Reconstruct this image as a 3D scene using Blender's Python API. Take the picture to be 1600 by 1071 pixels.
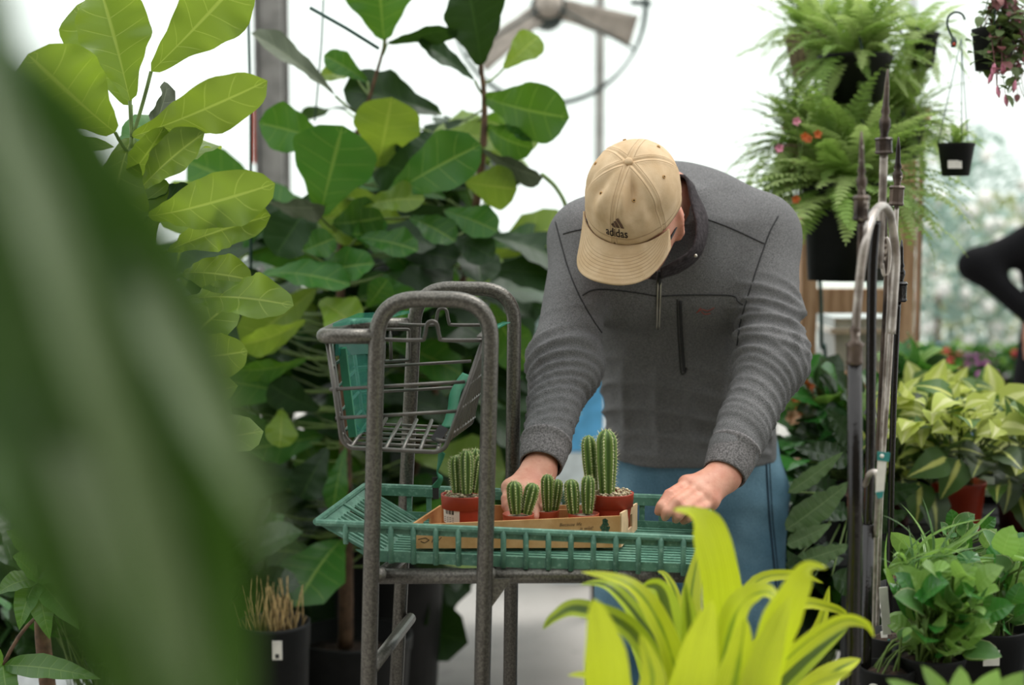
import bpy, math, random
import numpy as np
from mathutils import Vector, Matrix
from mathutils.bvhtree import BVHTree

for o in list(bpy.data.objects):
    bpy.data.objects.remove(o)
SC = bpy.context.scene
COL = SC.collection
PI = math.pi
rnd = random.Random(7)

# ------------------------------------------------------------------ camera
FPX, PITCH, CAMZ = 2222.2, math.atan(190 / 2222.2), 1.45
cd = bpy.data.cameras.new('camera')
cam = bpy.data.objects.new('camera', cd)
COL.objects.link(cam)
cam.location = (0, 0, CAMZ)
cam.rotation_euler = (PI / 2 - PITCH, 0, 0)
cd.sensor_width = 36
cd.lens = 50
cd.clip_start = 0.02
cd.dof.use_dof = True
cd.dof.focus_distance = 2.44
cd.dof.aperture_fstop = 2.2
SC.camera = cam

# ------------------------------------------------------------------ sky, sun, exposure
w = bpy.data.worlds.new('overcast sky')
SC.world = w
w.use_nodes = True
nt = w.node_tree
nt.nodes.clear()
out = nt.nodes.new('ShaderNodeOutputWorld')
bg = nt.nodes.new('ShaderNodeBackground')
tc = nt.nodes.new('ShaderNodeTexCoord')
sep = nt.nodes.new('ShaderNodeSeparateXYZ')
mr = nt.nodes.new('ShaderNodeMapRange')
mr.inputs['From Min'].default_value = 0
mr.inputs['From Max'].default_value = 1
mr.inputs['To Min'].default_value = 1.12
mr.inputs['To Max'].default_value = 1.5
nt.links.new(tc.outputs['Generated'], sep.inputs[0])
nt.links.new(sep.outputs['Z'], mr.inputs['Value'])
nt.links.new(mr.outputs[0], bg.inputs['Strength'])
bg.inputs['Color'].default_value = (0.975, 1.0, 0.99, 1)
nt.links.new(bg.outputs[0], out.inputs[0])
sd = bpy.data.lights.new('soft_sun', 'SUN')
sd.energy = 1.5
sd.angle = math.radians(30)
sd.color = (1.0, 0.97, 0.92)
sun = bpy.data.objects.new('soft_sun', sd)
COL.objects.link(sun)
sun.rotation_euler = Vector((0.38, 0.42, -1)).to_track_quat('-Z', 'Y').to_euler() if False else Vector((-0.45, -0.25, -1.0)).to_track_quat('-Z', 'Y').to_euler()
SC.view_settings.view_transform = 'Standard'
SC.view_settings.look = 'None'
SC.view_settings.gamma = 1
SC.view_settings.use_curve_mapping = False
SC.view_settings.exposure = 0.32

# ------------------------------------------------------------------ helpers
fwd = np.array([0, math.cos(PITCH), -math.sin(PITCH)])
upv = np.array([0, math.sin(PITCH), math.cos(PITCH)])
CAM = np.array([0, 0, CAMZ])


def ray(px, py):
    return fwd + np.array([(px - 800) / FPX, 0, 0]) + upv * ((535.5 - py) / FPX)


def P(px, py, Y):
    "the point at depth Y (metres along the ground) that is seen at this place of the photograph"
    d = ray(px, py)
    return CAM + d * (Y / d[1])


def C(h, a=1.0):
    h = h.lstrip('#')
    v = [int(h[i:i + 2], 16) / 255 for i in (0, 2, 4)]
    return tuple((x / 12.92 if x <= 0.04045 else ((x + 0.055) / 1.055) ** 2.4) for x in v) + (a,)


W = {}                                      # world origin of each object's own frame


def link(o, parent=None):
    COL.objects.link(o)
    if parent is not None:
        o.parent = parent
    return o


def tag(o, label=None, cat=None, group=None, kind=None):
    if label: o['label'] = label
    if cat: o['category'] = cat
    if group: o['group'] = group
    if kind: o['kind'] = kind
    return o


def root(name, label, cat, loc, group=None, kind=None):
    o = bpy.data.objects.new(name, None)
    o.empty_display_size = 0.05
    o.location = Vector([float(x) for x in loc])
    W[o.name] = np.array(loc, float)
    link(o)
    return tag(o, label, cat, group, kind)


def mk(name, V, F, mat, parent=None, smooth=True, uv=None, attr=None, kind=None, label=None):
    "one mesh object from world coordinates"
    V = np.asarray(V, float)
    if parent is not None:
        org = W[parent.name]
    else:
        lo, hi = V.min(0), V.max(0)
        org = np.array([(lo[0] + hi[0]) / 2, (lo[1] + hi[1]) / 2, lo[2]])
    me = bpy.data.meshes.new(name)
    me.from_pydata((V - org).tolist(), [], [tuple(int(i) for i in f) for f in F])
    if smooth:
        me.polygons.foreach_set('use_smooth', [True] * len(me.polygons))
    if uv is not None:
        ul = me.uv_layers.new(name='UVMap')
        li = np.empty(len(me.loops), int)
        me.loops.foreach_get('vertex_index', li)
        ul.data.foreach_set('uv', np.asarray(uv, float)[li].ravel())
    if attr:
        for k, a in attr.items():
            at = me.attributes.new(k, 'FLOAT', 'POINT')
            at.data.foreach_set('value', np.asarray(a, float))
    for m in (mat if isinstance(mat, (list, tuple)) else [mat]):
        me.materials.append(m)
    me.update()
    o = bpy.data.objects.new(name, me)
    if parent is None:
        o.location = Vector(org.tolist())
    link(o, parent)
    W[o.name] = org
    if kind: o['kind'] = kind
    if label: o['label'] = label
    return o


def inst(name, me, M, parent):
    "an object sharing mesh data, world matrix M"
    o = bpy.data.objects.new(name, me)
    org = W[parent.name]
    M = M.copy()
    M.translation = M.translation - Vector(org.tolist())
    o.matrix_local = M
    link(o, parent)
    o.matrix_local = M
    W[o.name] = np.array(org) + np.array(M.translation)
    return o


class MB:
    def __init__(s):
        s.V, s.F, s.U, s.n = [], [], [], 0

    def add(s, V, F, U=None):
        V = np.asarray(V, float)
        s.V.append(V)
        s.U.append(np.zeros((len(V), 2)) if U is None else np.asarray(U, float))
        n = s.n
        s.F += [tuple(i + n for i in f) for f in F]
        s.n += len(V)
        return s

    def build(s, name, mat, parent=None, **k):
        return mk(name, np.vstack(s.V), s.F, mat, parent, uv=np.vstack(s.U), **k)


def nrm(v):
    v = np.asarray(v, float)
    return v / (np.linalg.norm(v, axis=-1, keepdims=True) + 1e-12)


def smooth_path(pts, n=6, closed=False):
    pts = np.asarray(pts, float)
    m = len(pts)
    out = []
    rng = range(m if closed else m - 1)
    for i in rng:
        if closed:
            a, b, c, d = pts[(i - 1) % m], pts[i], pts[(i + 1) % m], pts[(i + 2) % m]
        else:
            a, b, c, d = pts[max(i - 1, 0)], pts[i], pts[i + 1], pts[min(i + 2, m - 1)]
        for k in range(n):
            t = k / n
            out.append(0.5 * (2 * b + (c - a) * t + (2 * a - 5 * b + 4 * c - d) * t * t + (3 * b - a - 3 * c + d) * t ** 3))
    if not closed:
        out.append(pts[-1])
    return np.array(out)


def fillet(pts, r, n=6):
    "polyline with rounded corners"
    pts = [np.asarray(p, float) for p in pts]
    out = [pts[0]]
    for i in range(1, len(pts) - 1):
        a, b, c = pts[i - 1], pts[i], pts[i + 1]
        la, lc = np.linalg.norm(a - b), np.linalg.norm(c - b)
        rr = min(r, la * .49, lc * .49)
        p0, p1 = b + (a - b) / la * rr, b + (c - b) / lc * rr
        for k in range(n + 1):
            t = k / n
            out.append(p0 * (1 - t) ** 2 + b * 2 * t * (1 - t) + p1 * t * t)
    out.append(pts[-1])
    return np.array(out)


def tube(path, r, seg=8, closed=False, cap=True, flat=None):
    path = np.asarray(path, float)
    n = len(path)
    r = np.broadcast_to(np.asarray(r, float), (n,))
    T = nrm(np.roll(path, -1, 0) - np.roll(path, 1, 0)) if closed else nrm(np.gradient(path, axis=0))
    a = np.array([0, 0, 1.0]) if abs(T[0][2]) < 0.9 else np.array([1.0, 0, 0])
    N = nrm(a - T[0] * a.dot(T[0]))
    V, U = [], []
    fl = 1.0 if flat is None else flat
    for i in range(n):
        N = nrm(N - T[i] * N.dot(T[i]))
        B = np.cross(T[i], N)
        for k in range(seg):
            t = 2 * PI * k / seg
            V.append(path[i] + (N * math.cos(t) + B * math.sin(t) * fl) * r[i])
            U.append((k / seg, i / max(n - 1, 1)))
    F = []
    for i in range(n if closed else n - 1):
        j = (i + 1) % n
        for k in range(seg):
            l = (k + 1) % seg
            F.append((i * seg + k, i * seg + l, j * seg + l, j * seg + k))
    if cap and not closed:
        F.append(tuple(range(seg - 1, -1, -1)))
        F.append(tuple((n - 1) * seg + k for k in range(seg)))
    return np.array(V), F, np.array(U)


def box(c, s, X=(1, 0, 0), Yv=(0, 1, 0), Z=(0, 0, 1)):
    c = np.asarray(c, float)
    X, Yv, Z = (np.asarray(v, float) for v in (X, Yv, Z))
    V = [c + X * s[0] / 2 * a + Yv * s[1] / 2 * b + Z * s[2] / 2 * d for d in (-1, 1) for b in (-1, 1) for a in (-1, 1)]
    return np.array(V), [(0, 2, 3, 1), (4, 5, 7, 6), (0, 1, 5, 4), (2, 6, 7, 3), (0, 4, 6, 2), (1, 3, 7, 5)]


def bbox(lo, hi):
    lo, hi = np.asarray(lo, float), np.asarray(hi, float)
    return box((lo + hi) / 2, hi - lo)


def prism(pa, pb, wx, wy, side=None):
    "a rectangular bar between two points"
    pa, pb = np.asarray(pa, float), np.asarray(pb, float)
    Z = nrm(pb - pa)
    s = np.array([1.0, 0, 0]) if side is None else np.asarray(side, float)
    X = nrm(s - Z * s.dot(Z))
    return box((pa + pb) / 2, (wx, wy, np.linalg.norm(pb - pa)), X, np.cross(Z, X), Z)


def lathe(prof, c, seg=20, axis=(0, 0, 1)):
    prof = np.asarray(prof, float)
    Z = nrm(axis)
    a = np.array([1.0, 0, 0]) if abs(Z[0]) < 0.9 else np.array([0, 1.0, 0])
    X = nrm(a - Z * a.dot(Z))
    Yv = np.cross(Z, X)
    V, U, F = [], [], []
    for i, (r, z) in enumerate(prof):
        for k in range(seg):
            t = 2 * PI * k / seg
            V.append(np.asarray(c, float) + X * r * math.cos(t) + Yv * r * math.sin(t) + Z * z)
            U.append((k / seg, i / (len(prof) - 1)))
    for i in range(len(prof) - 1):
        for k in range(seg):
            l = (k + 1) % seg
            F.append((i * seg + k, i * seg + l, (i + 1) * seg + l, (i + 1) * seg + k))
    F.append(tuple(range(seg - 1, -1, -1)))
    F.append(tuple((len(prof) - 1) * seg + k for k in range(seg)))
    return np.array(V), F, np.array(U)


def ball(c, r, seg=10, rings=6):
    r = np.broadcast_to(np.asarray(r, float), (3,))
    prof = [(max(math.sin(PI * i / rings), 1e-3), -math.cos(PI * i / rings)) for i in range(rings + 1)]
    V, F, U = lathe(prof, (0, 0, 0), seg)
    return V * r + np.asarray(c, float), F, U


def wob(V, seed=0, f=6.0, n=5):
    "cheap smooth 3-D noise in -1..1"
    rs = np.random.RandomState(seed)
    V = np.asarray(V, float)
    s = np.zeros(len(V))
    for i in range(n):
        k = rs.normal(size=3) * f * (0.6 + 0.35 * i)
        s += np.sin(V @ k + rs.uniform(0, 6.28)) / (1 + .4 * i)
    return s / 2.4


# ------------------------------------------------------------------ materials
class N:
    "tiny node helper"
    def __init__(s, name):
        s.m = bpy.data.materials.new(name)
        s.m.use_nodes = True
        s.t = s.m.node_tree
        s.t.nodes.clear()
        s.out = s.new('ShaderNodeOutputMaterial')

    def new(s, t, **kw):
        n = s.t.nodes.new(t)
        for k, v in kw.items():
            setattr(n, k, v)
        return n

    def put(s, sock, v):
        if isinstance(v, bpy.types.NodeSocket):
            s.t.links.new(v, sock)
        elif v is not None:
            sock.default_value = v

    def math(s, op, a, b=None, c=None, clamp=False):
        n = s.new('ShaderNodeMath', operation=op, use_clamp=clamp)
        for i, v in enumerate((a, b, c)):
            s.put(n.inputs[i], v)
        return n.outputs[0]

    def mix(s, f, a, b, mode='MIX'):
        n = s.new('ShaderNodeMix', data_type='RGBA', blend_type=mode)
        s.put(n.inputs[0], f)
        s.put(n.inputs[6], a)
        s.put(n.inputs[7], b)
        return n.outputs[2]

    def step(s, x, lo, hi):
        n = s.new('ShaderNodeMapRange', interpolation_type='SMOOTHSTEP')
        s.put(n.inputs[0], x)
        n.inputs[1].default_value = lo
        n.inputs[2].default_value = hi
        return n.outputs[0]

    def noise(s, scale, detail=3, rough=.55, vec=None, coord='Object'):
        n = s.new('ShaderNodeTexNoise')
        n.inputs['Scale'].default_value = scale
        n.inputs['Detail'].default_value = detail
        n.inputs['Roughness'].default_value = rough
        s.put(n.inputs['Vector'], vec if vec is not None else s.coord(coord))
        return n.outputs[0]

    def coord(s, k='Object'):
        return s.new('ShaderNodeTexCoord').outputs[k]

    def bump(s, h, strength=.3, dist=.002):
        n = s.new('ShaderNodeBump')
        n.inputs['Strength'].default_value = strength
        n.inputs['Distance'].default_value = dist
        s.put(n.inputs['Height'], h)
        return n.outputs[0]

    def bsdf(s, col, rough=.5, metal=0, normal=None, spec=None, sss=None, alpha=None, trans=None):
        n = s.new('ShaderNodeBsdfPrincipled')
        s.put(n.inputs['Base Color'], col)
        s.put(n.inputs['Roughness'], rough)
        s.put(n.inputs['Metallic'], metal)
        s.put(n.inputs['Normal'], normal)
        if spec is not None: s.put(n.inputs['Specular IOR Level'], spec)
        if trans is not None: s.put(n.inputs['Transmission Weight'], trans)
        if sss:
            n.inputs['Subsurface Weight'].default_value = sss
            n.inputs['Subsurface Radius'].default_value = (.012, .005, .003)
            n.inputs['Subsurface Scale'].default_value = .5
        return n.outputs[0]

    def mixs(s, f, a, b):
        n = s.new('ShaderNodeMixShader')
        s.put(n.inputs[0], f)
        s.t.links.new(a, n.inputs[1])
        s.t.links.new(b, n.inputs[2])
        return n.outputs[0]

    def done(s, sh):
        s.t.links.new(sh, s.out.inputs[0])
        return s.m


def plain(name, h, rough=.5, metal=0, var=.12, scale=20, bump=0, bscale=None, spec=None, dist=.002):
    n = N(name)
    c = C(h)
    nz = n.noise(scale, 4)
    dk = tuple(x * (1 - var * 1.6) for x in c[:3]) + (1,)
    lt = tuple(min(1, x * (1 + var)) for x in c[:3]) + (1,)
    col = n.mix(n.step(nz, .3, .7), dk, lt)
    nb = n.bump(n.noise(bscale or scale * 4, 3), bump, dist) if bump else None
    return n.done(n.bsdf(col, rough, metal, nb, spec))


def leafmat(name, top, vein=None, back=None, trans=.35, tcol=None, rough=.38, veins=7, slant=.9, stripe=None, stripe_w=.3, var=.35, vstr=.55, edge=None, bumpd=.002, spec=.5, streak=0):
    "leaf with mid-rib and side veins from its UVs (u across, v along)"
    n = N(name)
    uv = n.new('ShaderNodeSeparateXYZ')
    n.put(uv.inputs[0], n.coord('UV'))
    a = n.math('ABSOLUTE', n.math('MULTIPLY_ADD', uv.outputs[0], 2.0, -1.0))
    v = uv.outputs[1]
    nz = n.noise(9, 3)
    info = n.new('ShaderNodeObjectInfo').outputs['Random']
    c = C(top)
    dk = tuple(x * (1 - var) for x in c[:3]) + (1,)
    lt = tuple(min(1, x * (1 + var)) for x in c[:3]) + (1,)
    col = n.mix(info, dk, lt)
    col = n.mix(n.math('MULTIPLY', n.step(nz, .35, .75), .35), col, tuple(x * .6 for x in c[:3]) + (1,))
    h = None
    if streak:
        mp = n.new('ShaderNodeMapping')
        mp.inputs['Scale'].default_value = (26, 1.6, 1)
        n.put(mp.inputs[0], n.coord('UV'))
        sk = n.noise(1.0, 4, .6, mp.outputs[0])
        col = n.mix(n.math('MULTIPLY', n.step(sk, .42, .70), streak), col, tuple(x * .62 for x in c[:3]) + (1,))
        col = n.mix(n.math('MULTIPLY', n.step(sk, .48, .30), streak * .8), col, tuple(min(1, x * 1.25 + .03) for x in c[:3]) + (1,))
    if stripe:
        ns = n.noise(14, 2)
        d = n.math('ADD', a, n.math('MULTIPLY_ADD', ns, .5, -.25))
        f = n.step(d, stripe_w + .12, stripe_w - .06)
        col = n.mix(f, col, C(stripe))
    if vein:
        mid = n.step(a, .07, .02)
        ph = n.math('FRACT', n.math('SUBTRACT', n.math('MULTIPLY', v, veins), n.math('MULTIPLY', a, slant)))
        tri = n.math('ABSOLUTE', n.math('SUBTRACT', ph, .5))
        side = n.math('MULTIPLY', n.step(tri, .042, .008), n.step(a, 1.0, .7))
        vm = n.math('MAXIMUM', mid, n.math('MULTIPLY', side, .7))
        col = n.mix(n.math('MULTIPLY', vm, vstr), col, C(vein))
        h = n.math('SUBTRACT', n.math('MULTIPLY', tri, -1.6), vm) if False else n.math('ADD', n.math('MULTIPLY', tri, 1.4), n.math('MULTIPLY', vm, -.6))
    else:
        h = n.math('SINE', n.math('MULTIPLY', a, 40))
    if edge:
        col = n.mix(n.step(a, .93, .99), col, C(edge))
    if back:
        g = n.new('ShaderNodeNewGeometry').outputs['Backfacing']
        col = n.mix(g, col, C(back))
    nb = n.bump(h, .35, bumpd)
    sh = n.bsdf(col, rough, 0, nb, spec)
    if trans:
        tb = n.new('ShaderNodeBsdfTranslucent')
        tcv = n.mix(.55, col, C(tcol or top)) if tcol else col
        n.put(tb.inputs[0], tcv)
        sh = n.mixs(trans, sh, tb.outputs[0])
    return n.done(sh)


# ------------------------------------------------------------------ leaf blades
def prof_fiddle(v):
    v = np.clip(v, 0, 1)
    return np.maximum((v ** .46) * (1.0 - v ** 5) ** .5 * (0.82 + .22 * np.cos((v - .70) * 5.5)), 0) * 1.02


def prof_lance(v):
    return np.maximum(np.sin(PI * np.clip(v, 0, 1) ** .72) ** .9, 0) * 1.0


def prof_strap(v):
    return np.maximum((1 - v ** 2.2) ** .8 * (.35 + .65 * np.clip(v / .3, 0, 1) ** .8), 0)


def prof_oval(v):
    return np.maximum(np.sin(PI * np.clip(v, 0, 1) ** .85) ** .62, 0)


def prof_heart(v):
    v = np.clip(v, 0, 1)
    return np.maximum(np.sin(PI * v ** .62) ** .8, 0) * (1 - .25 * v)


def blade(spine, hint, hw, prof=prof_lance, m=8, fold=.15, curl=0.0, wave=0., wfreq=3., seed=0, twist=0., nn=None):
    spine = np.asarray(spine, float)
    n = len(spine)
    rs = random.Random(seed)
    T = nrm(np.gradient(spine, axis=0))
    ph = (rs.uniform(0, 6.28), rs.uniform(0, 6.28))
    V, U, F = [], [], []
    hint = np.asarray(hint, float)
    for i in range(n):
        v = i / (n - 1)
        t = T[i]
        Nn = nrm(hint - t * hint.dot(t))
        if twist:
            ang = twist * v
            Nn = nrm(Nn * math.cos(ang) + np.cross(t, Nn) * math.sin(ang))
        S = np.cross(t, Nn)
        ww = hw * float(prof(np.float64(v)))
        for k in range(m + 1):
            a = -1 + 2 * k / m
            side = 0 if a < 0 else 1
            hgt = fold * abs(a) * ww + curl * a * a * ww + wave * hw * (abs(a) ** 1.6) * (math.sin(wfreq * 2 * PI * v + ph[side]) + .45 * math.sin(wfreq * 4.7 * PI * v + 2 * ph[side])) * min(1, ww / hw * 1.5)
            V.append(spine[i] + S * a * ww * (1 + .04 * math.sin(v * 23 + ph[side])) + Nn * hgt)
            U.append((k / m, v))
    for i in range(n - 1):
        for k in range(m):
            p = i * (m + 1) + k
            F.append((p, p + 1, p + m + 2, p + m + 1))
    return np.array(V), F, np.array(U)


def bez(a, b, c, n=12):
    t = np.linspace(0, 1, n)[:, None]
    return (1 - t) ** 2 * np.asarray(a, float) + 2 * t * (1 - t) * np.asarray(b, float) + t * t * np.asarray(c, float)


def leafpx(b, t, Yb, Yt, wpx, roll=0., sag=.12, prof=prof_fiddle, **kw):
    "a leaf from base to tip (photo places with depths), its apparent width, its roll away from facing the viewer"
    n = kw.pop('n', 16)
    A, B = P(b[0], b[1], Yb), P(t[0], t[1], Yt)
    L = np.linalg.norm(B - A)
    ax = nrm(B - A)
    mid = (A + B) / 2
    n0 = CAM - mid
    n0 = nrm(n0 - ax * n0.dot(ax))
    r = math.radians(roll)
    nn = n0 * math.cos(r) + np.cross(ax, n0) * math.sin(r)
    hw = wpx / 2 * (Yb + Yt) / 2 / FPX / max(abs(math.cos(r)), .4)
    mp = mid + nn * sag * L
    return blade(bez(A, mp, B, n), nn, hw, prof, **kw)


def leafmesh(name, L, hw, prof, mat, sag=.15, n=8, **kw):
    "a leaf mesh in its own frame: base at 0, along +Y, upper side +Z"
    V, F, U = blade(bez((0, 0, 0), (0, L * .5, L * sag), (0, L, -L * sag * .6), n), (0, 0, 1), hw, prof, **kw)
    me = bpy.data.meshes.new(name)
    me.from_pydata(V.tolist(), [], F)
    me.polygons.foreach_set('use_smooth', [True] * len(me.polygons))
    ul = me.uv_layers.new(name='UVMap')
    li = np.empty(len(me.loops), int)
    me.loops.foreach_get('vertex_index', li)
    ul.data.foreach_set('uv', U[li].ravel())
    me.materials.append(mat)
    return me


def frame(d, up, loc, s=1.0):
    "matrix that takes +Y to d and +Z near up"
    y = Vector(nrm(d).tolist())
    z = Vector(nrm(up).tolist())
    x = y.cross(z)
    if x.length < 1e-4:
        x = Vector((1, 0, 0))
    x.normalize()
    z = x.cross(y)
    M = Matrix((x, y, z)).transposed().to_4x4() @ Matrix.Scale(s, 4)
    M.translation = Vector([float(q) for q in loc])
    return M


# ------------------------------------------------------------------ smooth solids (distance fields turned into one mesh)
def cone(a, b, ra, rb):
    a, b = np.asarray(a, float), np.asarray(b, float)
    d = b - a
    L2 = d.dot(d)

    def f(p):
        t = np.clip(((p - a) @ d) / L2, 0, 1)
        return np.linalg.norm(p - a - t[:, None] * d, axis=1) - (ra + (rb - ra) * t)
    return f


def ell(c, r, R=None):
    c, r = np.asarray(c, float), np.asarray(r, float)

    def f(p):
        q = p - c
        if R is not None:
            q = q @ R
        k0 = np.linalg.norm(q / r, axis=1)
        k1 = np.linalg.norm(q / (r * r), axis=1)
        return k0 * (k0 - 1) / np.maximum(k1, 1e-6)
    return f


def sections(pts, rx, ry):
    "body of elliptic cross-sections along a path that rises; widths along world X"
    pts = np.asarray(pts, float)
    z = pts[:, 2]
    o = np.argsort(z)
    z, pts, rx, ry = z[o], pts[o], np.asarray(rx)[o], np.asarray(ry)[o]

    def f(p):
        zz = np.clip(p[:, 2], z[0], z[-1])
        cx, cy = np.interp(zz, z, pts[:, 0]), np.interp(zz, z, pts[:, 1])
        a, b = np.interp(zz, z, rx), np.interp(zz, z, ry)
        qx, qy = (p[:, 0] - cx), (p[:, 1] - cy)
        k = (np.abs(qx / a) ** 2.3 + np.abs(qy / b) ** 2.3) ** (1 / 2.3)
        d = (k - 1) * np.minimum(a, b)
        dz = np.abs(p[:, 2] - zz)
        return np.where(dz > 0, np.sqrt(np.maximum(d, 0) ** 2 + dz ** 2) + np.minimum(d, 0) * (dz <= 0), d)
    return f


def smin(a, b, k):
    h = np.maximum(k - np.abs(a - b), 0) / k
    return np.minimum(a, b) - h * h * k * .25


def union(fs, k):
    def f(p):
        d = fs[0](p)
        for g in fs[1:]:
            d = smin(d, g(p), k)
        return d
    return f


def near(f, c, R):
    "evaluate f only within R of c"
    c = np.asarray(c, float)

    def g(p):
        d = np.linalg.norm(p - c, axis=1) - R
        m = d < .06
        out = d + .03
        if m.any():
            out[m] = f(p[m])
        return out
    return g


def nets(f, lo, hi, h, bs=8):
    lo, hi = np.asarray(lo, float), np.asarray(hi, float)
    nb = np.ceil((hi - lo) / (h * bs)).astype(int)
    n = nb * bs
    G = np.full(n, 1.0, np.float32)
    bi = np.stack(np.meshgrid(*[np.arange(x) for x in nb], indexing='ij'), -1).reshape(-1, 3)
    ctr = lo + (bi * bs + (bs - 1) / 2) * h
    d = f(ctr)
    act = np.abs(d) < h * bs * 1.05 + .004
    inside = (~act) & (d < 0)
    off = np.stack(np.meshgrid(*[np.arange(bs)] * 3, indexing='ij'), -1).reshape(-1, 3)
    for b in bi[inside]:
        G[b[0] * bs:b[0] * bs + bs, b[1] * bs:b[1] * bs + bs, b[2] * bs:b[2] * bs + bs] = -1
    A = bi[act]
    for s in range(0, len(A), 2000):
        idx = (A[s:s + 2000, None, :] * bs + off[None]).reshape(-1, 3)
        G[idx[:, 0], idx[:, 1], idx[:, 2]] = f(lo + idx * h)
    S = G < 0
    cnt = np.zeros(n - 1, np.int8)
    for i in (0, 1):
        for j in (0, 1):
            for k in (0, 1):
                cnt += S[i:n[0] - 1 + i, j:n[1] - 1 + j, k:n[2] - 1 + k]
    cells = np.argwhere((cnt > 0) & (cnt < 8))
    ids = np.full(n - 1, -1, np.int32)
    ids[cells[:, 0], cells[:, 1], cells[:, 2]] = np.arange(len(cells))
    acc = np.zeros((len(cells), 3))
    num = np.zeros(len(cells))
    cor = [(i, j, k) for i in (0, 1) for j in (0, 1) for k in (0, 1)]
    val = {c: G[cells[:, 0] + c[0], cells[:, 1] + c[1], cells[:, 2] + c[2]] for c in cor}
    for c in cor:
        for ax in range(3):
            if c[ax] == 0:
                e = list(c)
                e[ax] = 1
                g0, g1 = val[c], val[tuple(e)]
                m = (g0 < 0) != (g1 < 0)
                t = np.where(m, g0 / np.where(m, g0 - g1, 1), 0)
                pt = np.tile(np.array(c, float), (len(cells), 1))
                pt[:, ax] += t
                acc += pt * m[:, None]
                num += m
    V = lo + (cells + acc / num[:, None]) * h
    F = []
    for ax in range(3):
        sl0, sl1 = [slice(None)] * 3, [slice(None)] * 3
        sl0[ax], sl1[ax] = slice(0, -1), slice(1, None)
        s0, s1 = S[tuple(sl0)], S[tuple(sl1)]
        E = np.argwhere(s0 != s1)
        u, v = (ax + 1) % 3, (ax + 2) % 3
        E = E[(E[:, u] > 0) & (E[:, v] > 0) & (E[:, u] < n[u] - 1) & (E[:, v] < n[v] - 1)]
        q = []
        for du, dv in ((-1, -1), (0, -1), (0, 0), (-1, 0)):
            c = E.copy()
            c[:, u] += du
            c[:, v] += dv
            q.append(ids[c[:, 0], c[:, 1], c[:, 2]])
        q = np.stack(q, 1)
        flip = ~s0[E[:, 0], E[:, 1], E[:, 2]]
        q[flip] = q[flip][:, ::-1]
        F.append(q)
    F = np.vstack(F)
    return V, F[(F >= 0).all(1)]


def relax(V, F, it=2, lam=.5):
    for _ in range(it):
        s = np.zeros_like(V)
        c = np.zeros(len(V))
        for a, b in ((0, 1), (1, 2), (2, 3), (3, 0)):
            np.add.at(s, F[:, a], V[F[:, b]])
            np.add.at(s, F[:, b], V[F[:, a]])
            np.add.at(c, F[:, a], 1)
            np.add.at(c, F[:, b], 1)
        V = V + (s / np.maximum(c, 1)[:, None] - V) * lam
    return V


def vnormals(V, F):
    fn = np.cross(V[F[:, 2]] - V[F[:, 0]], V[F[:, 3]] - V[F[:, 1]])
    n = np.zeros_like(V)
    for k in range(4):
        np.add.at(n, F[:, k], fn)
    return nrm(n)


def bvh(V, F):
    return BVHTree.FromPolygons([tuple(v) for v in V.tolist()], [tuple(f) for f in F.tolist()])


def onto(tree, px, py, lift=0.0):
    "the spot of a surface that is seen at this place of the photograph, lifted along its normal"
    d = Vector(ray(px, py).tolist()).normalized()
    h = tree.ray_cast(Vector(CAM.tolist()), d)
    if h[0] is None:
        return None
    nn = h[1] if h[1].dot(d) < 0 else -h[1]
    return np.array(h[0] + nn * lift)
# ------------------------------------------------------------------ the greenhouse itself
n = N('concrete floor')
c1 = n.mix(n.step(n.noise(1.3, 5), .3, .7), C('#98938d'), C('#b3aea8'))
c2 = n.mix(n.math('MULTIPLY', n.step(n.noise(14, 4), .62, .72), .5), c1, C('#75706a'))
M_floor = n.done(n.bsdf(c2, .55, 0, n.bump(n.noise(60, 4), .15, .002)))
M_ground = plain('outside gravel', '#b9b7ae', .9, 0, .15, 3, .3, 30)
M_frame = plain('white painted frame', '#c9cdcb', .5, 0, .06)
M_steel = plain('weathered grey steel', '#8b8985', .55, .2, .18, 12, .15, 80)
M_red = plain('red strip', '#c4442c', .6)
n = N('milky greenhouse panel')
tr = n.new('ShaderNodeBsdfTransparent')
tr.inputs[0].default_value = (.97, 1, .985, 1)
tl = n.new('ShaderNodeBsdfTranslucent')
tl.inputs[0].default_value = (.93, .98, .96, 1)
gl = n.new('ShaderNodeBsdfGlossy')
gl.inputs['Roughness'].default_value = .25
M_pane = n.done(n.mixs(.03, n.mixs(.28, tr.outputs[0], tl.outputs[0]), gl.outputs[0]))

V, F = bbox((-9, -3.2, -.1), (11, 12.2, 0))
tag(mk('floor', V, F, M_floor, smooth=False), kind='structure')
V, F = bbox((-40, 12.2, -.3), (40, 60, -.06))
tag(mk('ground', V, F, M_ground, smooth=False), kind='structure')

wf = root('wall_far', None, None, (0, 12, 0), kind='structure')
V, F = bbox((-9, 11.94, 0), (11, 12.06, .35))
mk('sill_board', V, F, M_frame, wf, smooth=False)
xs = np.array([-9, P(418, 0, 12)[0], P(937, 0, 12)[0], P(1427, 0, 12)[0], 7, 11])
for i, x in enumerate(xs):
    V, F = bbox((x - .03, 11.95, .35), (x + .03, 12.05, 5.2))
    mk('mullion', V, F, M_frame, wf, smooth=False)
for z in (.35, 5.15):
    V, F = bbox((-9, 11.96, z), (11, 12.04, z + .05))
    mk('rail', V, F, M_frame, wf, smooth=False)
for x in xs[:-1]:
    for z0, z1 in ((.4, 5.15),):
        V, F = bbox((x + .03, 11.985, z0), (xs[list(xs).index(x) + 1] - .03, 11.995, z1))
        mk('pane', V, F, M_pane, wf, smooth=False)

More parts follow.
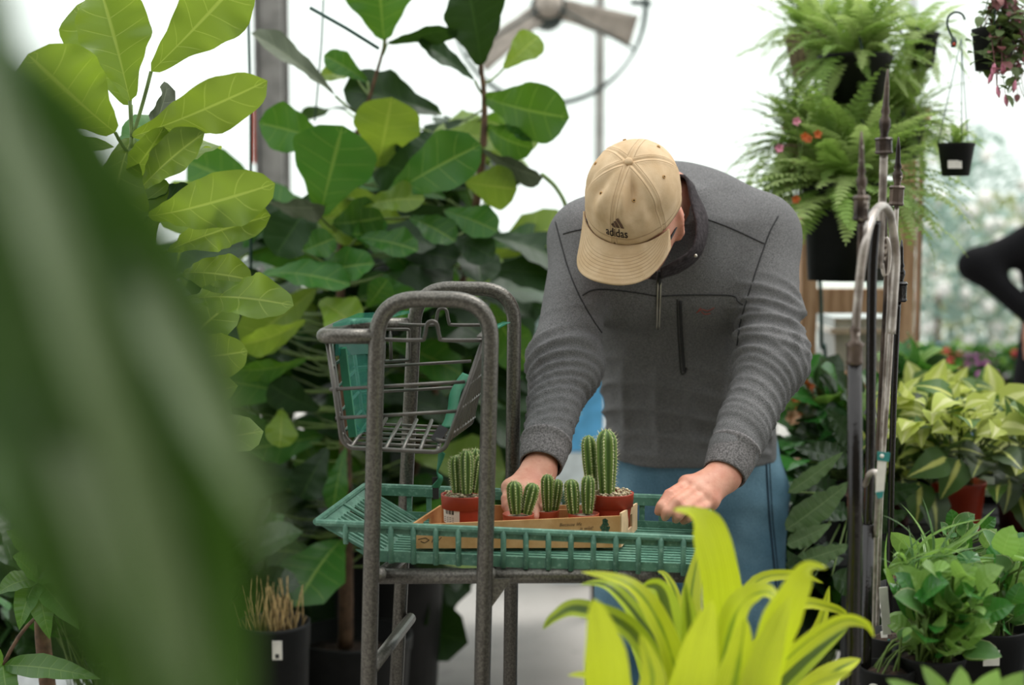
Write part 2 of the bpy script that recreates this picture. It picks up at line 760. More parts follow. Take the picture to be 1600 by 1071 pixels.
M_block = plain('painted block wall', '#5f5b50', .8, 0, .1, 4)
wr = root('wall_rear_shade', None, None, (0, -3, 0), kind='structure')  # unseen wall added behind the camera to darken surfaces that face it
V, F = bbox((-9, -3.2, 0), (11, -3.0, 5.2))
mk('shade_face', V, F, M_block, wr, smooth=False)

# grey steel pillar beside the fig tree
pl = root('greenhouse_pillar', None, None, P(418, 345, 5.2) * (1, 1, 0), kind='structure')
x0, x1 = P(397, 100, 5.2)[0], P(440, 100, 5.2)[0]
V, F = bbox((x0, 5.2, 0), (x1, 5.22, 5))
mk('flange', V, F, M_steel, pl, smooth=False)
V, F = bbox((x0, 5.36, 0), (x1, 5.38, 5))
mk('flange', V, F, M_steel, pl, smooth=False)
V, F = bbox(((x0 + x1) / 2 + .012, 5.22, 0), ((x0 + x1) / 2 + .022, 5.36, 5))
mk('web', V, F, M_steel, pl, smooth=False)
V, F = bbox((x0 + .012, 5.19, P(0, 300, 5.2)[2]), (x0 + .018, 5.2, 5))
mk('conduit', V, F, plain('dark conduit', '#4a4a48', .5), pl, smooth=False)
V, F = bbox((x0 - .012, 5.2, P(0, 255, 5.2)[2]), (x0 - .001, 5.23, P(0, 135, 5.2)[2]))
mk('marker_strip', V, F, M_red, pl, smooth=False)
# thin pole that carries the fan
pp = P(937, 100, 6.6)
pole = root('greenhouse_post', None, None, (pp[0], 6.6, 0), kind='structure')
V, F = bbox((pp[0] - .02, 6.58, 0), (pp[0] + .02, 6.62, 5))
mk('square_tube', V, F, plain('galvanised tube', '#b3b3ae', .5, .2), pole, smooth=False)

# hanging wires
M_wire = plain('dark green wire', '#2c4a44', .5, .3)
for a, b, Y, r, lab in (((386, -60), (392, 420), 3.3, .0035, 'thin dark plant wire hanging just beside the grey steel pillar'),
                      ((508, -60), (492, 190), 3.5, .0022, 'thin green wire hanging down between two fig crowns'),
                      ((484, 12), (592, 76), 3.2, .004, 'slanting dark stake that ends among the top fig leaves')):
    V, F, U = tube([P(a[0], a[1], Y), (P(a[0], a[1], Y) + P(b[0], b[1], Y + .05)) / 2 + np.array([.004, 0, 0]), P(b[0], b[1], Y + .05)], r, 6)
    tag(mk('plant_wire' if r < .0038 else 'plant_stake', V, F, M_wire), lab, 'wire' if r < .0038 else 'stake')

# air circulation fan
M_cage = plain('dark fan cage', '#31403d', .45, .5)
M_blade = plain('dusty fan blade', '#b5aba0', .55, .1)
fc = P(857, 8, 6.3)
fan = root('circulation_fan', 'round wire caged ceiling fan with broad dusty blades above the man', 'fan', fc)
R = 150 * 6.3 / FPX
ang = np.linspace(0, 2 * PI, 49)[:-1]
for rr, yy in ((R, -.06), (R, .09)):
    V, F, U = tube(np.stack([fc[0] + rr * np.cos(ang), np.full(48, 6.3 + yy), fc[2] + rr * np.sin(ang)], 1), .006, 6, closed=True)
    mk('guard_ring', V, F, M_cage, fan)
for k in range(3):
    a = math.radians(92 + 120 * k)
    p = np.array([fc[0] + R * math.cos(a), 6.24, fc[2] + R * math.sin(a)])
    q = np.array([fc[0] + .05 * math.cos(a), 6.24, fc[2] + .05 * math.sin(a)])
    V, F, U = tube([p, q], .006, 6)
    mk('guard_stay', V, F, M_cage, fan)
V, F, U = lathe([(.001, -.05), (.03, -.05), (.055, -.03), (.06, .03), (.03, .05)], fc, 20, (0, -1, 0))
mk('hub', V, F, M_blade, fan)
V, F, U = lathe([(.058, -.02), (.072, -.02), (.072, .02), (.058, .02)], fc, 24, (0, -1, 0))
mk('hub_rim', V, F, M_cage, fan)
V, F, U = lathe([(.03, 0), (.08, .02), (.08, .2), (.06, .24)], fc + np.array([0, .07, 0]), 18, (0, 1, 0))
mk('motor', V, F, M_cage, fan)
for a in (-16, 104, 218):
    r_ = math.radians(a)
    d = np.array([math.cos(r_), 0, math.sin(r_)])
    sp = np.array([fc + d * t * R * .92 for t in np.linspace(.12, 1, 8)])
    pr = lambda v: .75 + .35 * v
    V, F, U = blade(sp, (0.25 * d[2], -1, -.25 * d[0]), .058, pr, 4, 0, .12)
    ob = mk('blade', V, F, M_blade, fan)
    so = ob.modifiers.new('t', 'SOLIDIFY')
    so.thickness = .006
V, F = prism(P(985, 4, 6.45), P(1018, 6, 6.45), .02, .03)
mk('mount_clamp', V, F, M_cage, fan, smooth=False)
V, F = prism(P(860, 5, 6.5), P(1018, 5, 6.5), .014, .02)
mk('mount_arm', V, F, M_cage, fan, smooth=False)
# ------------------------------------------------------------------ the man
n = N('skin')
c = n.mix(n.step(n.noise(30, 4), .3, .75), C('#d8a088'), C('#c98770'))
c = n.mix(n.math('MULTIPLY', n.step(n.noise(90, 3), .55, .75), .35), c, C('#b86a58'))
M_skin = n.done(n.bsdf(c, .5, 0, n.bump(n.noise(160, 4), .25, .0012), .4, sss=.12))
n = N('heather grey knit')
vec = n.new('ShaderNodeMapping')
n.put(vec.inputs[0], n.coord('Object'))
vec.inputs['Scale'].default_value = (1, 1, 2.2)
n1 = n.noise(520, 2, .6, vec.outputs[0])
n2 = n.noise(9, 3)
c = n.mix(n.step(n1, .36, .64), C('#545455'), C('#828181'))
c = n.mix(n.math('MULTIPLY', n.step(n2, .3, .7), .25), c, C('#626263'))
M_knit = n.done(n.bsdf(c, .92, 0, n.bump(n.math('ADD', n.noise(420, 2), n.math('MULTIPLY', n.noise(35, 3), 1.2)), .35, .0022), .15))
M_rib = plain('ribbed grey cuff', '#757272', .92, 0, .3, 300, .4, 420, .15)
M_seam = plain('dark grey seam', '#3c3c3d', .9, spec=.1)
M_collar = plain('dark charcoal collar lining', '#3b3638', .85, 0, .3, 120, .4, 200, .15)
n = N('blue denim')
vec = n.new('ShaderNodeMapping')
n.put(vec.inputs[0], n.coord('Object'))
vec.inputs['Scale'].default_value = (3, 3, 1)
c = n.mix(n.step(n.noise(3.2, 4), .3, .7), C('#3d6074'), C('#7b9fb2'))
c = n.mix(n.math('MULTIPLY', n.step(n.noise(260, 3, .6, vec.outputs[0]), .4, .7), .4), c, C('#22394a'))
M_denim = n.done(n.bsdf(c, .85, 0, n.bump(n.noise(300, 2), .4, .002), .2))
M_denim2 = plain('denim seam thread', '#1c3446', .85)
M_shoe = plain('brown shoe', '#43352b', .6)
M_hair = plain('short grey hair', '#4c4540', .7, 0, .4, 200, .6, 300)
M_metal = plain('zip metal', '#b9b4a8', .35, .8)
M_black = plain('black plastic', '#151516', .4)
M_black.name = 'black plastic'

HC = P(988, 305, 2.56)
th, ps, ro = math.radians(53), math.radians(20), math.radians(12)


def Rx(a): return np.array([[1, 0, 0], [0, math.cos(a), -math.sin(a)], [0, math.sin(a), math.cos(a)]])
def Ry(a): return np.array([[math.cos(a), 0, math.sin(a)], [0, 1, 0], [-math.sin(a), 0, math.cos(a)]])
def Rz(a): return np.array([[math.cos(a), -math.sin(a), 0], [math.sin(a), math.cos(a), 0], [0, 0, 1]])


HR = Ry(ro) @ Rz(-ps) @ Rx(th)             # columns: X image side, Y back of head, Z crown


def H(x, f, u):
    "head frame: x sideways, f forward to the face, u to the crown"
    return HC + HR @ np.array([x, -f, u])


hips, waist, chest = P(1085, 740, 3.06), P(1078, 660, 3.03), P(1052, 470, 2.87)
upper, nbase = P(1047, 345, 2.81), P(1044, 300, 2.80)
shL, shR = P(913, 376, 2.79), P(1190, 372, 2.80)
elL, elR = P(882, 572, 2.64), P(1207, 562, 2.66)
wrL, wrR = P(845, 728, 2.46), P(1131, 743, 2.475)

# --- body: head, neck, arms, hands, trunk and legs in one skin
rs = []
headf = union([ell(H(0, -.010, -.014), (.074, .092, .084), HR), ell(H(0, .040, -.082), (.066, .045, .072), HR),
               ell(H(0, .048, -.128), (.042, .036, .030), HR), ell(H(0, -.012, -.075), (.071, .066, .07), HR)], .05)
nose = union([cone(H(0, .082, -.055), H(0, .099, -.090), .008, .013), ell(H(.011, .090, -.094), (.009, .011, .008), HR), ell(H(-.011, .090, -.094), (.009, .011, .008), HR)], .012)
lips = union([ell(H(0, .080, -.116), (.024, .010, .005), HR), ell(H(0, .078, -.126), (.021, .010, .006), HR)], .004)
brow = union([ell(H(.03, .073, -.044), (.026, .012, .008), HR), ell(H(-.03, .073, -.044), (.026, .012, .008), HR)], .01)
sock = [ell(H(s * .032, .088, -.056), (.019, .013, .011), HR) for s in (-1, 1)]
ears = []
for s in (-1, 1):
    E = HR @ Rz(s * .5)
    pos = H(s * .083, -.012, -.062)
    e = ell(pos, (.009, .021, .034), E)
    hole = ell(pos + HR @ np.array([s * .008, -.002, -.002]), (.008, .011, .019), E)
    lobe = ell(H(s * .080, -.004, -.093), (.007, .010, .011), E)
    base = ell(H(s * .072, .0, -.062), (.014, .012, .024), HR)
    ears.append(lambda p, e=e, h=hole, l=lobe, b=base: smin(smin(np.maximum(e(p), -h(p)), l(p), .006), b(p), .008))


def head(p):
    d = smin(headf(p), nose(p), .02)
    d = smin(d, brow(p), .02)
    for s in sock:
        d = np.maximum(d, -s(p) + .000)
    d = smin(d, lips(p), .008)
    for e in ears:
        d = smin(d, e(p), .008)
    return d


def finger(pts, r):
    return [cone(pts[i], pts[i + 1], r[i], r[i + 1]) for i in range(len(pts) - 1)]


def hand(wr, palm_r, fingers, thumb, knuck=.0122):
    fs = []
    for pts, r in fingers:
        fs.append(union(finger(pts, r), .003))
    palm = union([cone(wr, f[0][0], .0225, knuck) for f in fingers] + [cone(fingers[0][0][0], fingers[-1][0][0], knuck * .9, knuck * .85)], .018)
    tf = union(finger(*thumb), .008)
    kn = [ell(f[0][0] + np.array([0, -.002, .004]), (.0105, .0105, .0095)) for f in fingers]

    def f(p):
        d = palm(p)
        d = smin(d, tf(p), .014)
        for k in kn:
            d = smin(d, k(p), .008)
        for g in fs:
            d = smin(d, g(p), .0042)
        return d
    return f


R4 = [.0106, .0096, .0085, .0072]
hR = hand(wrR, 0, [
    ([P(1073, 757, 2.432), P(1046, 773, 2.377), P(1033, 791, 2.36), P(1028, 800, 2.362)], R4),
    ([P(1086, 765, 2.42), P(1057, 785, 2.357), P(1043, 801, 2.347), P(1039, 809, 2.352)], R4),
    ([P(1099, 775, 2.415), P(1070, 795, 2.355), P(1059, 807, 2.350), P(1056, 813, 2.357)], R4),
    ([P(1110, 785, 2.42), P(1088, 800, 2.368), P(1075, 810, 2.365), P(1068, 815, 2.375)], [.0102, .009, .008, .0068])],
    ([P(1108, 752, 2.475), P(1074, 770, 2.45), P(1052, 788, 2.425), P(1043, 799, 2.405)], [.016, .0125, .0105, .0085]))
hL = hand(P(841, 738, 2.46), 0, [
    ([P(832, 771, 2.40), P(834, 790, 2.375), P(836, 801, 2.36), P(836, 809, 2.35)], R4),
    ([P(818, 772, 2.395), P(815, 792, 2.37), P(816, 804, 2.36), P(818, 811, 2.352)], R4),
    ([P(806, 769, 2.40), P(800, 789, 2.375), P(801, 801, 2.362), P(804, 809, 2.355)], R4),
    ([P(797, 763, 2.415), P(791, 780, 2.39), P(791, 792, 2.38), P(795, 801, 2.37)], [.0102, .009, .008, .0068])],
    ([P(847, 748, 2.445), P(852, 768, 2.42), P(850, 786, 2.40), P(846, 798, 2.385)], [.016, .0125, .0105, .0085]))

trunk = sections([hips - (0, 0, .12), hips, waist, chest, upper, nbase], [.15, .165, .155, .165, .12, .06], [.10, .105, .105, .11, .085, .055])
kneeL, kneeR = P(965, 1150, 2.93), P(1168, 1150, 2.95)
ankL, ankR = np.array([kneeL[0] - .03, 3.02, .10]), np.array([kneeR[0] + .03, 3.04, .10])
hipL, hipR = P(1010, 775, 3.05), P(1158, 775, 3.07)
legs = union([cone(hipL, kneeL, .085, .06), cone(kneeL, ankL, .055, .042), cone(hipR, kneeR, .085, .06), cone(kneeR, ankR, .055, .042)], .03)
neck = cone(H(0, -.035, -.09), nbase - (0, -.02, .02), .056, .066)
armsf = union([cone(shL, elL, .045, .04), cone(elL, wrL, .042, .026), cone(shR, elR, .045, .04), cone(elR, wrR, .042, .026),
               cone(nbase - (0, -.02, .05), shL, .055, .05), cone(nbase - (0, -.02, .05), shR, .055, .05)], .03)
headN = near(head, H(0, 0, -.05), .17)
hRN, hLN = near(hR, P(1080, 775, 2.41), .13), near(hL, P(822, 770, 2.41), .13)


def bodyf(p):
    d = smin(trunk(p), legs(p), .06)
    d = smin(d, armsf(p), .05)
    d = smin(d, neck(p), .04)
    d = smin(d, headN(p), .035)
    d = smin(d, hRN(p), .016)
    d = smin(d, hLN(p), .016)
    return d


lo = np.array([P(780, 500, 2.4)[0], 2.28, .02])
hi = np.array([P(1280, 500, 2.8)[0], 3.22, 1.70])
bV, bF = nets(bodyf, lo, hi, .0036)
bV = relax(bV, bF, 1, .4)
man = mk('person', bV, bF, M_skin)
tag(man, 'man in tan cap and grey pullover bending over the cart tray', 'person')
W[man.name] = W[man.name]

# --- pullover
sw = union([sections([P(1080, 718, 3.04), waist, P(1066, 570, 2.95), chest, P(1046, 400, 2.84), upper, nbase],
                     [.188, .183, .177, .186, .178, .15, .085], [.128, .130, .130, .134, .125, .11, .07]),
            cone(P(1050, 338, 2.83), shL, .072, .064), cone(P(1050, 338, 2.83), shR, .072, .066),
            ell(P(1062, 332, 2.87), (.13, .075, .078)), cone(P(1075, 318, 2.87), P(1178, 352, 2.82), .058, .058), cone(P(1030, 318, 2.87), P(925, 362, 2.81), .056, .052),
            ell(P(965, 440, 2.76), (.08, .06, .09)), ell(P(1110, 440, 2.77), (.085, .06, .09))], .06)
slL = union([cone(shL, elL, .064, .058), cone(elL, wrL + (elL - wrL) * .18, .059, .043)], .04)
slR = union([cone(shR, elR, .067, .060), cone(elR, wrR + (elR - wrR) * .18, .061, .043)], .04)
neckhole = cone(H(0, -.02, -.07), nbase - (0, 0, .03), .062, .062)


def swf(p):
    d = smin(sw(p), slL(p), .035)
    d = smin(d, slR(p), .035)
    hem = (p[:, 2] - (P(1085, 733, 2.95)[2] + .10 * np.maximum(0, (P(1010, 700, 2.95)[0] - p[:, 0])) * 2.2))
    d = np.maximum(d, -hem)
    return np.maximum(d, -neckhole(p))


sV, sF = nets(swf, (lo[0] - .02, 2.4, .85), (hi[0] + .06, 3.25, 1.62), .0055)
sV = relax(sV, sF, 3, .5)
sN = vnormals(sV, sF)


def folds(V, a, b, R0, amp, lam, seed, lo_, hi_):
    a, b = np.asarray(a), np.asarray(b)
    d = b - a
    L = np.linalg.norm(d)
    t = ((V - a) @ d) / (L * L)
    dist = np.linalg.norm(V - a - np.clip(t, 0, 1)[:, None] * d, axis=1)
    w_ = np.clip((R0 - dist) / .02, 0, 1) * np.clip((t - lo_) / .3, 0, 1) ** 1.5 * np.clip((hi_ - t) / .2, 0, 1)
    ax_ = d / L
    sd_ = nrm(np.cross(ax_, (0, 1, 0)))
    q = V - a
    sx_ = q @ nrm(ax_ + .35 * sd_ * (1 if seed < 10 else -1))
    co_ = np.stack([sx_ * 2 * PI / lam, (q @ sd_) * 15, q[:, 1] * 15], 1)
    rs_ = np.random.RandomState(seed)
    nz = np.zeros(len(V))
    for k_ in range(5):
        kk = np.array([rs_.uniform(.45, 1.15), rs_.normal() * .8, rs_.normal() * .8])
        nz += np.sin(co_ @ kk + rs_.uniform(0, 6.28))
    nz /= 2.2
    return amp * w_ * ((1 - np.clip(np.abs(nz), 0, 1)) ** 2.2 * 1.9 - .5) * np.clip(.55 + .9 * wob(V, seed + 9, 9), .05, 1.5)


dsp = np.zeros(len(sV))
for (sh_, el_, wr_, sd_) in ((shL, elL, wrL, 3), (shR, elR, wrR, 17)):
    dsp += folds(sV, sh_, el_, .09, .0062, .050, sd_, .35, 1.15)
    dsp += folds(sV, el_, wr_, .085, .0085, .040, sd_ + 1, -.35, .85)
    dsp += folds(sV, sh_, el_, .09, .0045, .070, sd_ + 3, .4, 1.2)
tw = np.clip((sV[:, 2] - .93) / .05, 0, 1) * np.clip((1.22 - sV[:, 2]) / .18, 0, 1)
side = sV @ np.array([.55, .2, .75])
tors = np.clip((np.abs(sV[:, 0] - P(1065, 600, 2.9)[0]) < .2), 0, 1) * (sV[:, 1] > 2.72)
s_ = (np.sin(side / .062 * 2 * PI + 2.2 * wob(sV, 41, 5)) + np.sin((sV @ np.array([-.35, .2, .9])) / .075 * 2 * PI + 2.4 * wob(sV, 42, 5))) / 1.5
s_ = (1 - np.clip(np.abs(s_), 0, 1)) ** 1.8 * 1.6 - .5
dsp += .0115 * tw * tors * s_ * (.55 + .6 * wob(sV, 44, 6))
dsp += .0016 * wob(sV, 51, 28)
dsp += .003 * wob(sV, 52, 10)
sV = sV + sN * dsp[:, None]
sV = relax(sV, sF, 2, .4)
swo = mk('pullover', sV, sF, M_knit, man)
T_s = bvh(sV, sF)


def stroke(name, pts, r, mat, parent, tree=T_s, lift=.0006, n=6, flat=None, label=None, seg=6):
    q = [onto(tree, x, y, lift) for x, y in smooth_path(np.array([(x, y, 0) for x, y in pts], float), n)[:, :2]]
    q = [p for p in q if p is not None]
    # drop jumps in depth
    keep = [q[0]]
    for p in q[1:]:
        if np.linalg.norm(p - keep[-1]) < .06:
            keep.append(p)
    V, F, U = tube(keep, r, seg)
    return mk(name, V, F, mat, parent, label=label)


seams = [[(1094, 339), (1140, 356), (1194, 381)], [(1216, 338), (1203, 362), (1192, 392), (1176, 440), (1158, 500), (1152, 540)],
         [(880, 366), (898, 361), (915, 358)], [(868, 347), (878, 385), (888, 420), (904, 460), (925, 498), (940, 520)],
         [(910, 462), (930, 453), (975, 455), (1027, 463)], [(1034, 463), (1080, 461), (1142, 462), (1153, 471), (1161, 477)]]
for q in seams:
    stroke('seam', q, .0013, M_seam, swo)
for dx in (-2.2, 2.2):
    stroke('zip_track', [(1030 + dx, 440), (1029 + dx, 470), (1028 + dx * .8, 513)], .0017, M_metal, swo, lift=.002)
stroke('zip_tape', [(1031, 425), (1029, 470), (1028, 514)], .0034, M_seam, swo, lift=-.001)
V, F, U = ball(onto(T_s, 1030, 436, .004), (.004, .003, .012), 8, 6)
mk('zip_pull', V, F, M_black, swo)
stroke('pocket_zip', [(1063, 470), (1064, 510), (1066, 545), (1069, 580)], .0032, M_seam, swo, lift=.0005)
stroke('pocket_edge', [(1058, 468), (1059, 510), (1061, 545), (1064, 582), (1070, 583), (1073, 575)], .0013, M_seam, swo)
M_emb = plain('red brown embroidery', '#8d4a42', .8)
for i, q in enumerate(([(1088, 489), (1097, 484), (1106, 486), (1116, 481)], [(1096, 487), (1101, 491), (1110, 490)], [(1091, 486), (1095, 481)])):
    stroke('embroidery', q, .0011, M_emb, swo, lift=.0004)


def cuff(a, b, ra, rb, name, rs_):
    ax = nrm(b - a)
    L = np.linalg.norm(b - a)
    prof = [(ra * .93, 0), (ra * 1.05, .002), (ra * 1.07, .008), (ra * 1.0, .011), (ra * .98, L * .5), (rb * 1.0, L - .004), (rb * .97, L), (rb * .9, L - .001), (rb * .86, L - .012), (rb * .86, L - .03)]
    V, F, U = lathe(prof, a, 40, ax)
    V = V + .0012 * wob(V, rs_, 30)[:, None] * ax
    return mk(name, V, F[:-2], M_rib, swo)


cuff(wrL + (elL - wrL) * .24, wrL + (elL - wrL) * .0 - (0, .0, .000), .044, .0385, 'cuff', 3)
cuff(wrR + (elR - wrR) * .24, wrR + (elR - wrR) * .0, .0445, .039, 'cuff', 4)

# collar: a standing band round the neck, open at the zip
up_ = [(1033, 424, 2.60), (1060, 408, 2.595), (1084, 388, 2.60), (1091, 352, 2.625), (1083, 316, 2.665), (1069, 274, 2.70),
       (1030, 280, 2.74), (975, 290, 2.73), (940, 320, 2.69), (935, 360, 2.64), (960, 400, 2.60), (1000, 420, 2.59), (1026, 426, 2.595)]
lo_ = [(1033, 436, 2.66), (1066, 424, 2.665), (1096, 398, 2.68), (1106, 352, 2.71), (1096, 312, 2.75), (1078, 288, 2.79),
       (1030, 285, 2.82), (970, 300, 2.80), (928, 325, 2.76), (920, 370, 2.71), (945, 412, 2.67), (995, 432, 2.655), (1026, 438, 2.655)]
uw = smooth_path([P(*q) for q in up_], 5)
lw = smooth_path([P(*q) for q in lo_], 5)
V, F, U = [], [], []
K = 6
for i in range(len(uw)):
    for k in range(K + 1):
        t = k / K
        p = lw[i] * (1 - t) + uw[i] * t
        c_ = (np.mean(uw, 0) * t + np.mean(lw, 0) * (1 - t))
        V.append(p + nrm(p - c_) * .006 * math.sin(t * PI))
for i in range(len(uw) - 1):
    for k in range(K):
        F.append((i * (K + 1) + k, (i + 1) * (K + 1) + k, (i + 1) * (K + 1) + k + 1, i * (K + 1) + k + 1))
V = np.array(V)
V = V + .002 * wob(V, 8, 40)[:, None]
co = mk('collar', V, F, M_collar, swo, label='dark charcoal stand-up collar')
so = co.modifiers.new('t', 'SOLIDIFY')
so.thickness = .005
V, F, U = ball(P(1087, 400, 2.592), .0035, 8, 6)
mk('snap', V, F, M_metal, swo)

# --- jeans and shoes
hipLJ, hipRJ = P(1018, 790, 3.05), P(1152, 780, 3.07)
je = union([sections([hips - (0, 0, .14), hips - (0, 0, .05), P(1085, 700, 3.05), P(1080, 650, 3.03)], [.15, .188, .180, .168], [.10, .135, .126, .118]),
            cone(hipLJ, kneeL, .105, .082), cone(kneeL, ankL - (0, 0, .05), .082, .072), cone(hipRJ, kneeR, .103, .082), cone(kneeR, ankR - (0, 0, .05), .082, .072)], .05)


def jef(p):
    return np.maximum(je(p), .055 - p[:, 2])


jV, jF = nets(jef, (lo[0], 2.75, .03), (hi[0] + .05, 3.3, 1.08), .0068)
jV = relax(jV, jF, 2, .5)
jN = vnormals(jV, jF)
s_ = np.sin((jV @ np.array([.5, .3, 1.0])) / .09 * 2 * PI + 2.5 * wob(jV, 61, 5))
jV = jV + jN * (.005 * s_ * (.3 + .7 * wob(jV, 62, 4)) + .004 * wob(jV, 63, 9))[:, None]
jo = mk('jeans', jV, jF, M_denim, man)
T_j = bvh(jV, jF)
stroke('side_seam', [(1196, 700), (1199, 760), (1203, 820), (1209, 880), (1216, 960), (1220, 1040)], .0022, M_denim2, jo, T_j)
stroke('side_seam', [(1201, 700), (1204, 760), (1208, 820), (1214, 880), (1221, 960)], .0012, M_denim2, jo, T_j)
for q, nm in ((ankL, 'shoe'), (ankR, 'shoe')):
    V, F, U = tube([q + (0, .09, -.05), q + (0, .03, -.045), q + (0, -.06, -.055), q + (0, -.14, -.065), q + (0, -.18, -.07)], [.035, .045, .042, .04, .022], 12)
    V[:, 2] = np.maximum(V[:, 2], .002)
    mk(nm, V, F, M_shoe, man)

# --- hair, glasses
def hairf(p):
    q = (p - HC) @ HR
    d = ell(H(0, -.014, -.018), (.0775, .096, .088), HR)(p)
    d = np.maximum(d, q[:, 2] - .0)                      # under the cap
    d = np.maximum(d, -q[:, 2] - .105)
    d = np.maximum(d, -(q[:, 1] + .018 + np.clip((-.05 - q[:, 2]), 0, 1) * -1.2))
    cut = np.maximum(np.abs(q[:, 1] - .004) - .024, np.abs(q[:, 2] + .07) - .034)
    return np.maximum(d, -cut)


hV, hF = nets(hairf, HC - .16, HC + .16, .005)
hV = relax(hV, hF, 1)
mk('hair', hV, hF, M_hair, man)
gl = MB()
for s in (-1, 1):
    a = np.linspace(0, 2 * PI, 25)[:-1]
    gl.add(*tube([H(s * .034 + .025 * math.cos(t), .099, -.070 + .017 * math.sin(t)) for t in a], .0016, 6, closed=True))
    gl.add(*tube([H(s * .060, .098, -.064), H(s * .074, .080, -.062), H(s * .082, .02, -.054), H(s * .084, -.015, -.052), H(s * .083, -.032, -.066)], .0022, 6))
gl.add(*tube([H(-.010, .100, -.066), H(0, .103, -.064), H(.010, .100, -.066)], .0016, 6))
gl.build('eyeglasses', M_black, man)
for s in (-1, 1):
    V, F, U = ball(H(s * .032, .070, -.056), .0125, 12, 8)
    mk('eye', V, F, plain('eye white', '#d9d4cc', .3), man)

# --- cap
n = N('tan cotton twill')
at = n.new('ShaderNodeAttribute', attribute_name='seam').outputs['Fac']
at2 = n.new('ShaderNodeAttribute', attribute_name='row').outputs['Fac']
col = n.mix(n.step(n.noise(26, 4), .3, .7), C('#c4a884'), C('#d3ba98'))
d1 = n.math('ABSOLUTE', n.math('SUBTRACT', n.math('ABSOLUTE', at), .0052))
st = n.step(d1, .0011, .0003)
fr = n.math('ABSOLUTE', n.math('SUBTRACT', n.math('FRACT', at2), .5))
st2 = n.step(fr, .13, .05)
col = n.mix(n.math('MULTIPLY', n.math('MAXIMUM', st, st2), .5), col, C('#8a6e50'))
hh = n.math('ADD', n.math('MULTIPLY', n.noise(500, 2), .6), n.math('MULTIPLY', n.math('MAXIMUM', st, st2), -1.0))
M_cap = n.done(n.bsdf(col, .9, 0, n.bump(hh, .4, .0014), .15))
M_hole = plain('eyelet hole', '#2a1c10', .9)
M_thread = plain('tan thread', '#bd955f', .85)
M_logo = plain('dark brown embroidery thread', '#2e1d1b', .8)


def capsurf(t, v):
    "t angle round the head (0 = image side, 90 deg = front), v 0 crown .. 1 band"
    t, v = np.asarray(t, float), np.asarray(v, float)
    s = np.sin(v * PI / 2) ** .88
    c_ = np.cos(v * PI / 2) ** .80
    a = .0855
    b = np.where(np.sin(t) > 0, .099, .102)
    x, f, u = a * np.cos(t) * s, b * np.sin(t) * s, .092 * c_ - .004 - .016 * np.clip((v - .8) / .2, 0, 1)
    return x, f, u


def capP(t, v, lift=0.0):
    x, f, u = capsurf(t, v)
    q = np.stack([x, f, u], -1)
    nn = nrm(np.stack([x / .0835 ** 2, f / .105 ** 2, (u + .02) / .100 ** 2], -1))
    dn = np.zeros_like(x)
    # slack panels: soft dents either side of the crown front
    for (t0, v0, w_t, w_v, dp) in ((1.15, .55, .20, .20, -.006), (1.02, .36, .12, .16, -.006), (2.25, .50, .16, .22, -.005), (1.38, .52, .10, .22, .005), (1.95, .62, .14, .2, .004),
                                   (.75, .62, .14, .2, -.004), (2.75, .7, .14, .2, -.005), (.62, .8, .2, .1, -.004), (1.25, .85, .15, .1, .003)):
        dn += 1.5 * dp * np.exp(-((t - t0) / w_t) ** 2 - ((v - v0) / w_v) ** 2)
    sea = np.abs(((t - PI / 2) / (PI / 3) + .5) % 1.0 - .5) * (PI / 3) * np.sin(v * PI / 2) * .092
    dn += -.0012 * np.exp(-(sea / .0016) ** 2) + .0011 * np.exp(-((sea - .0045) / .004) ** 2)
    dn += .0016 * wob(q, 71, 38) + .0012 * wob(q, 72, 80)
    q = q + nn * (dn + lift)[..., None]
    return np.array([H(*p) for p in q]), sea


NT, NV = 180, 46
tt = np.linspace(0, 2 * PI, NT + 1)[:-1]
vv = np.linspace(.015, 1, NV)
T2, V2 = np.meshgrid(tt, vv, indexing='ij')
V, sea = capP(T2.ravel(), V2.ravel())
F = []
for i in range(NT):
    for k in range(NV - 1):
        j = (i + 1) % NT
        F.append((i * NV + k, j * NV + k, j * NV + k + 1, i * NV + k + 1))
F.append(tuple(i * NV for i in range(NT - 1, -1, -1)))
row = np.where(V2.ravel() > .93, (V2.ravel() - .93) / .05 + .1, 0.0)
capo = mk('baseball_cap', V, F, M_cap, man, attr={'seam': sea, 'row': np.where(V2.ravel() > .9, row, 0.0)}, label='tan baseball cap with dark brown logo on the front')
so = capo.modifiers.new('t', 'SOLIDIFY')
so.thickness = .002
so.offset = -1
# brim
NB, NR = 48, 22
Vb, rowa = [], []
for i in range(NB + 1):
    a = math.radians(90 + 67 * (1 - 2 * i / NB))
    s_ = (2 * i / NB - 1)
    x, f, u = capsurf(a, 1.0)
    L = .071 * max(1 - abs(s_) ** 2.6, 0.0) ** .62 + .001
    for k in range(NR + 1):
        t = k / NR
        xx = x * (1 + .10 * t * (1 - s_ * s_)) * 1.0
        ff = f + L * t
        uu = u - .002 - .022 * t - .105 * ((abs(xx) / .085) ** 2.0) * .34 * (.02 + .98 * t)
        Vb.append(H(xx, ff + .001, uu))
        e = L * (1 - t)
        rowa.append((e / .0062) if .008 < e < .052 else 0.0)
Vb = np.array(Vb)
Fb = []
for i in range(NB):
    for k in range(NR):
        p = i * (NR + 1) + k
        Fb.append((p, p + NR + 1, p + NR + 2, p + 1))
br = mk('brim', Vb, Fb, M_cap, capo, attr={'row': rowa, 'seam': np.full(len(Vb), .05)})
so = br.modifiers.new('t', 'SOLIDIFY')
so.thickness = .0035
V, F, U = lathe([(.0001, .0045), (.004, .0042), (.0068, .0028), (.0078, .0), (.007, -.003)], H(0, 0, .0885), 20, HR @ np.array([0, 0, 1.]))
mk('button', V, F, M_cap, capo, attr={'row': np.zeros(len(V)), 'seam': np.full(len(V), .05)})
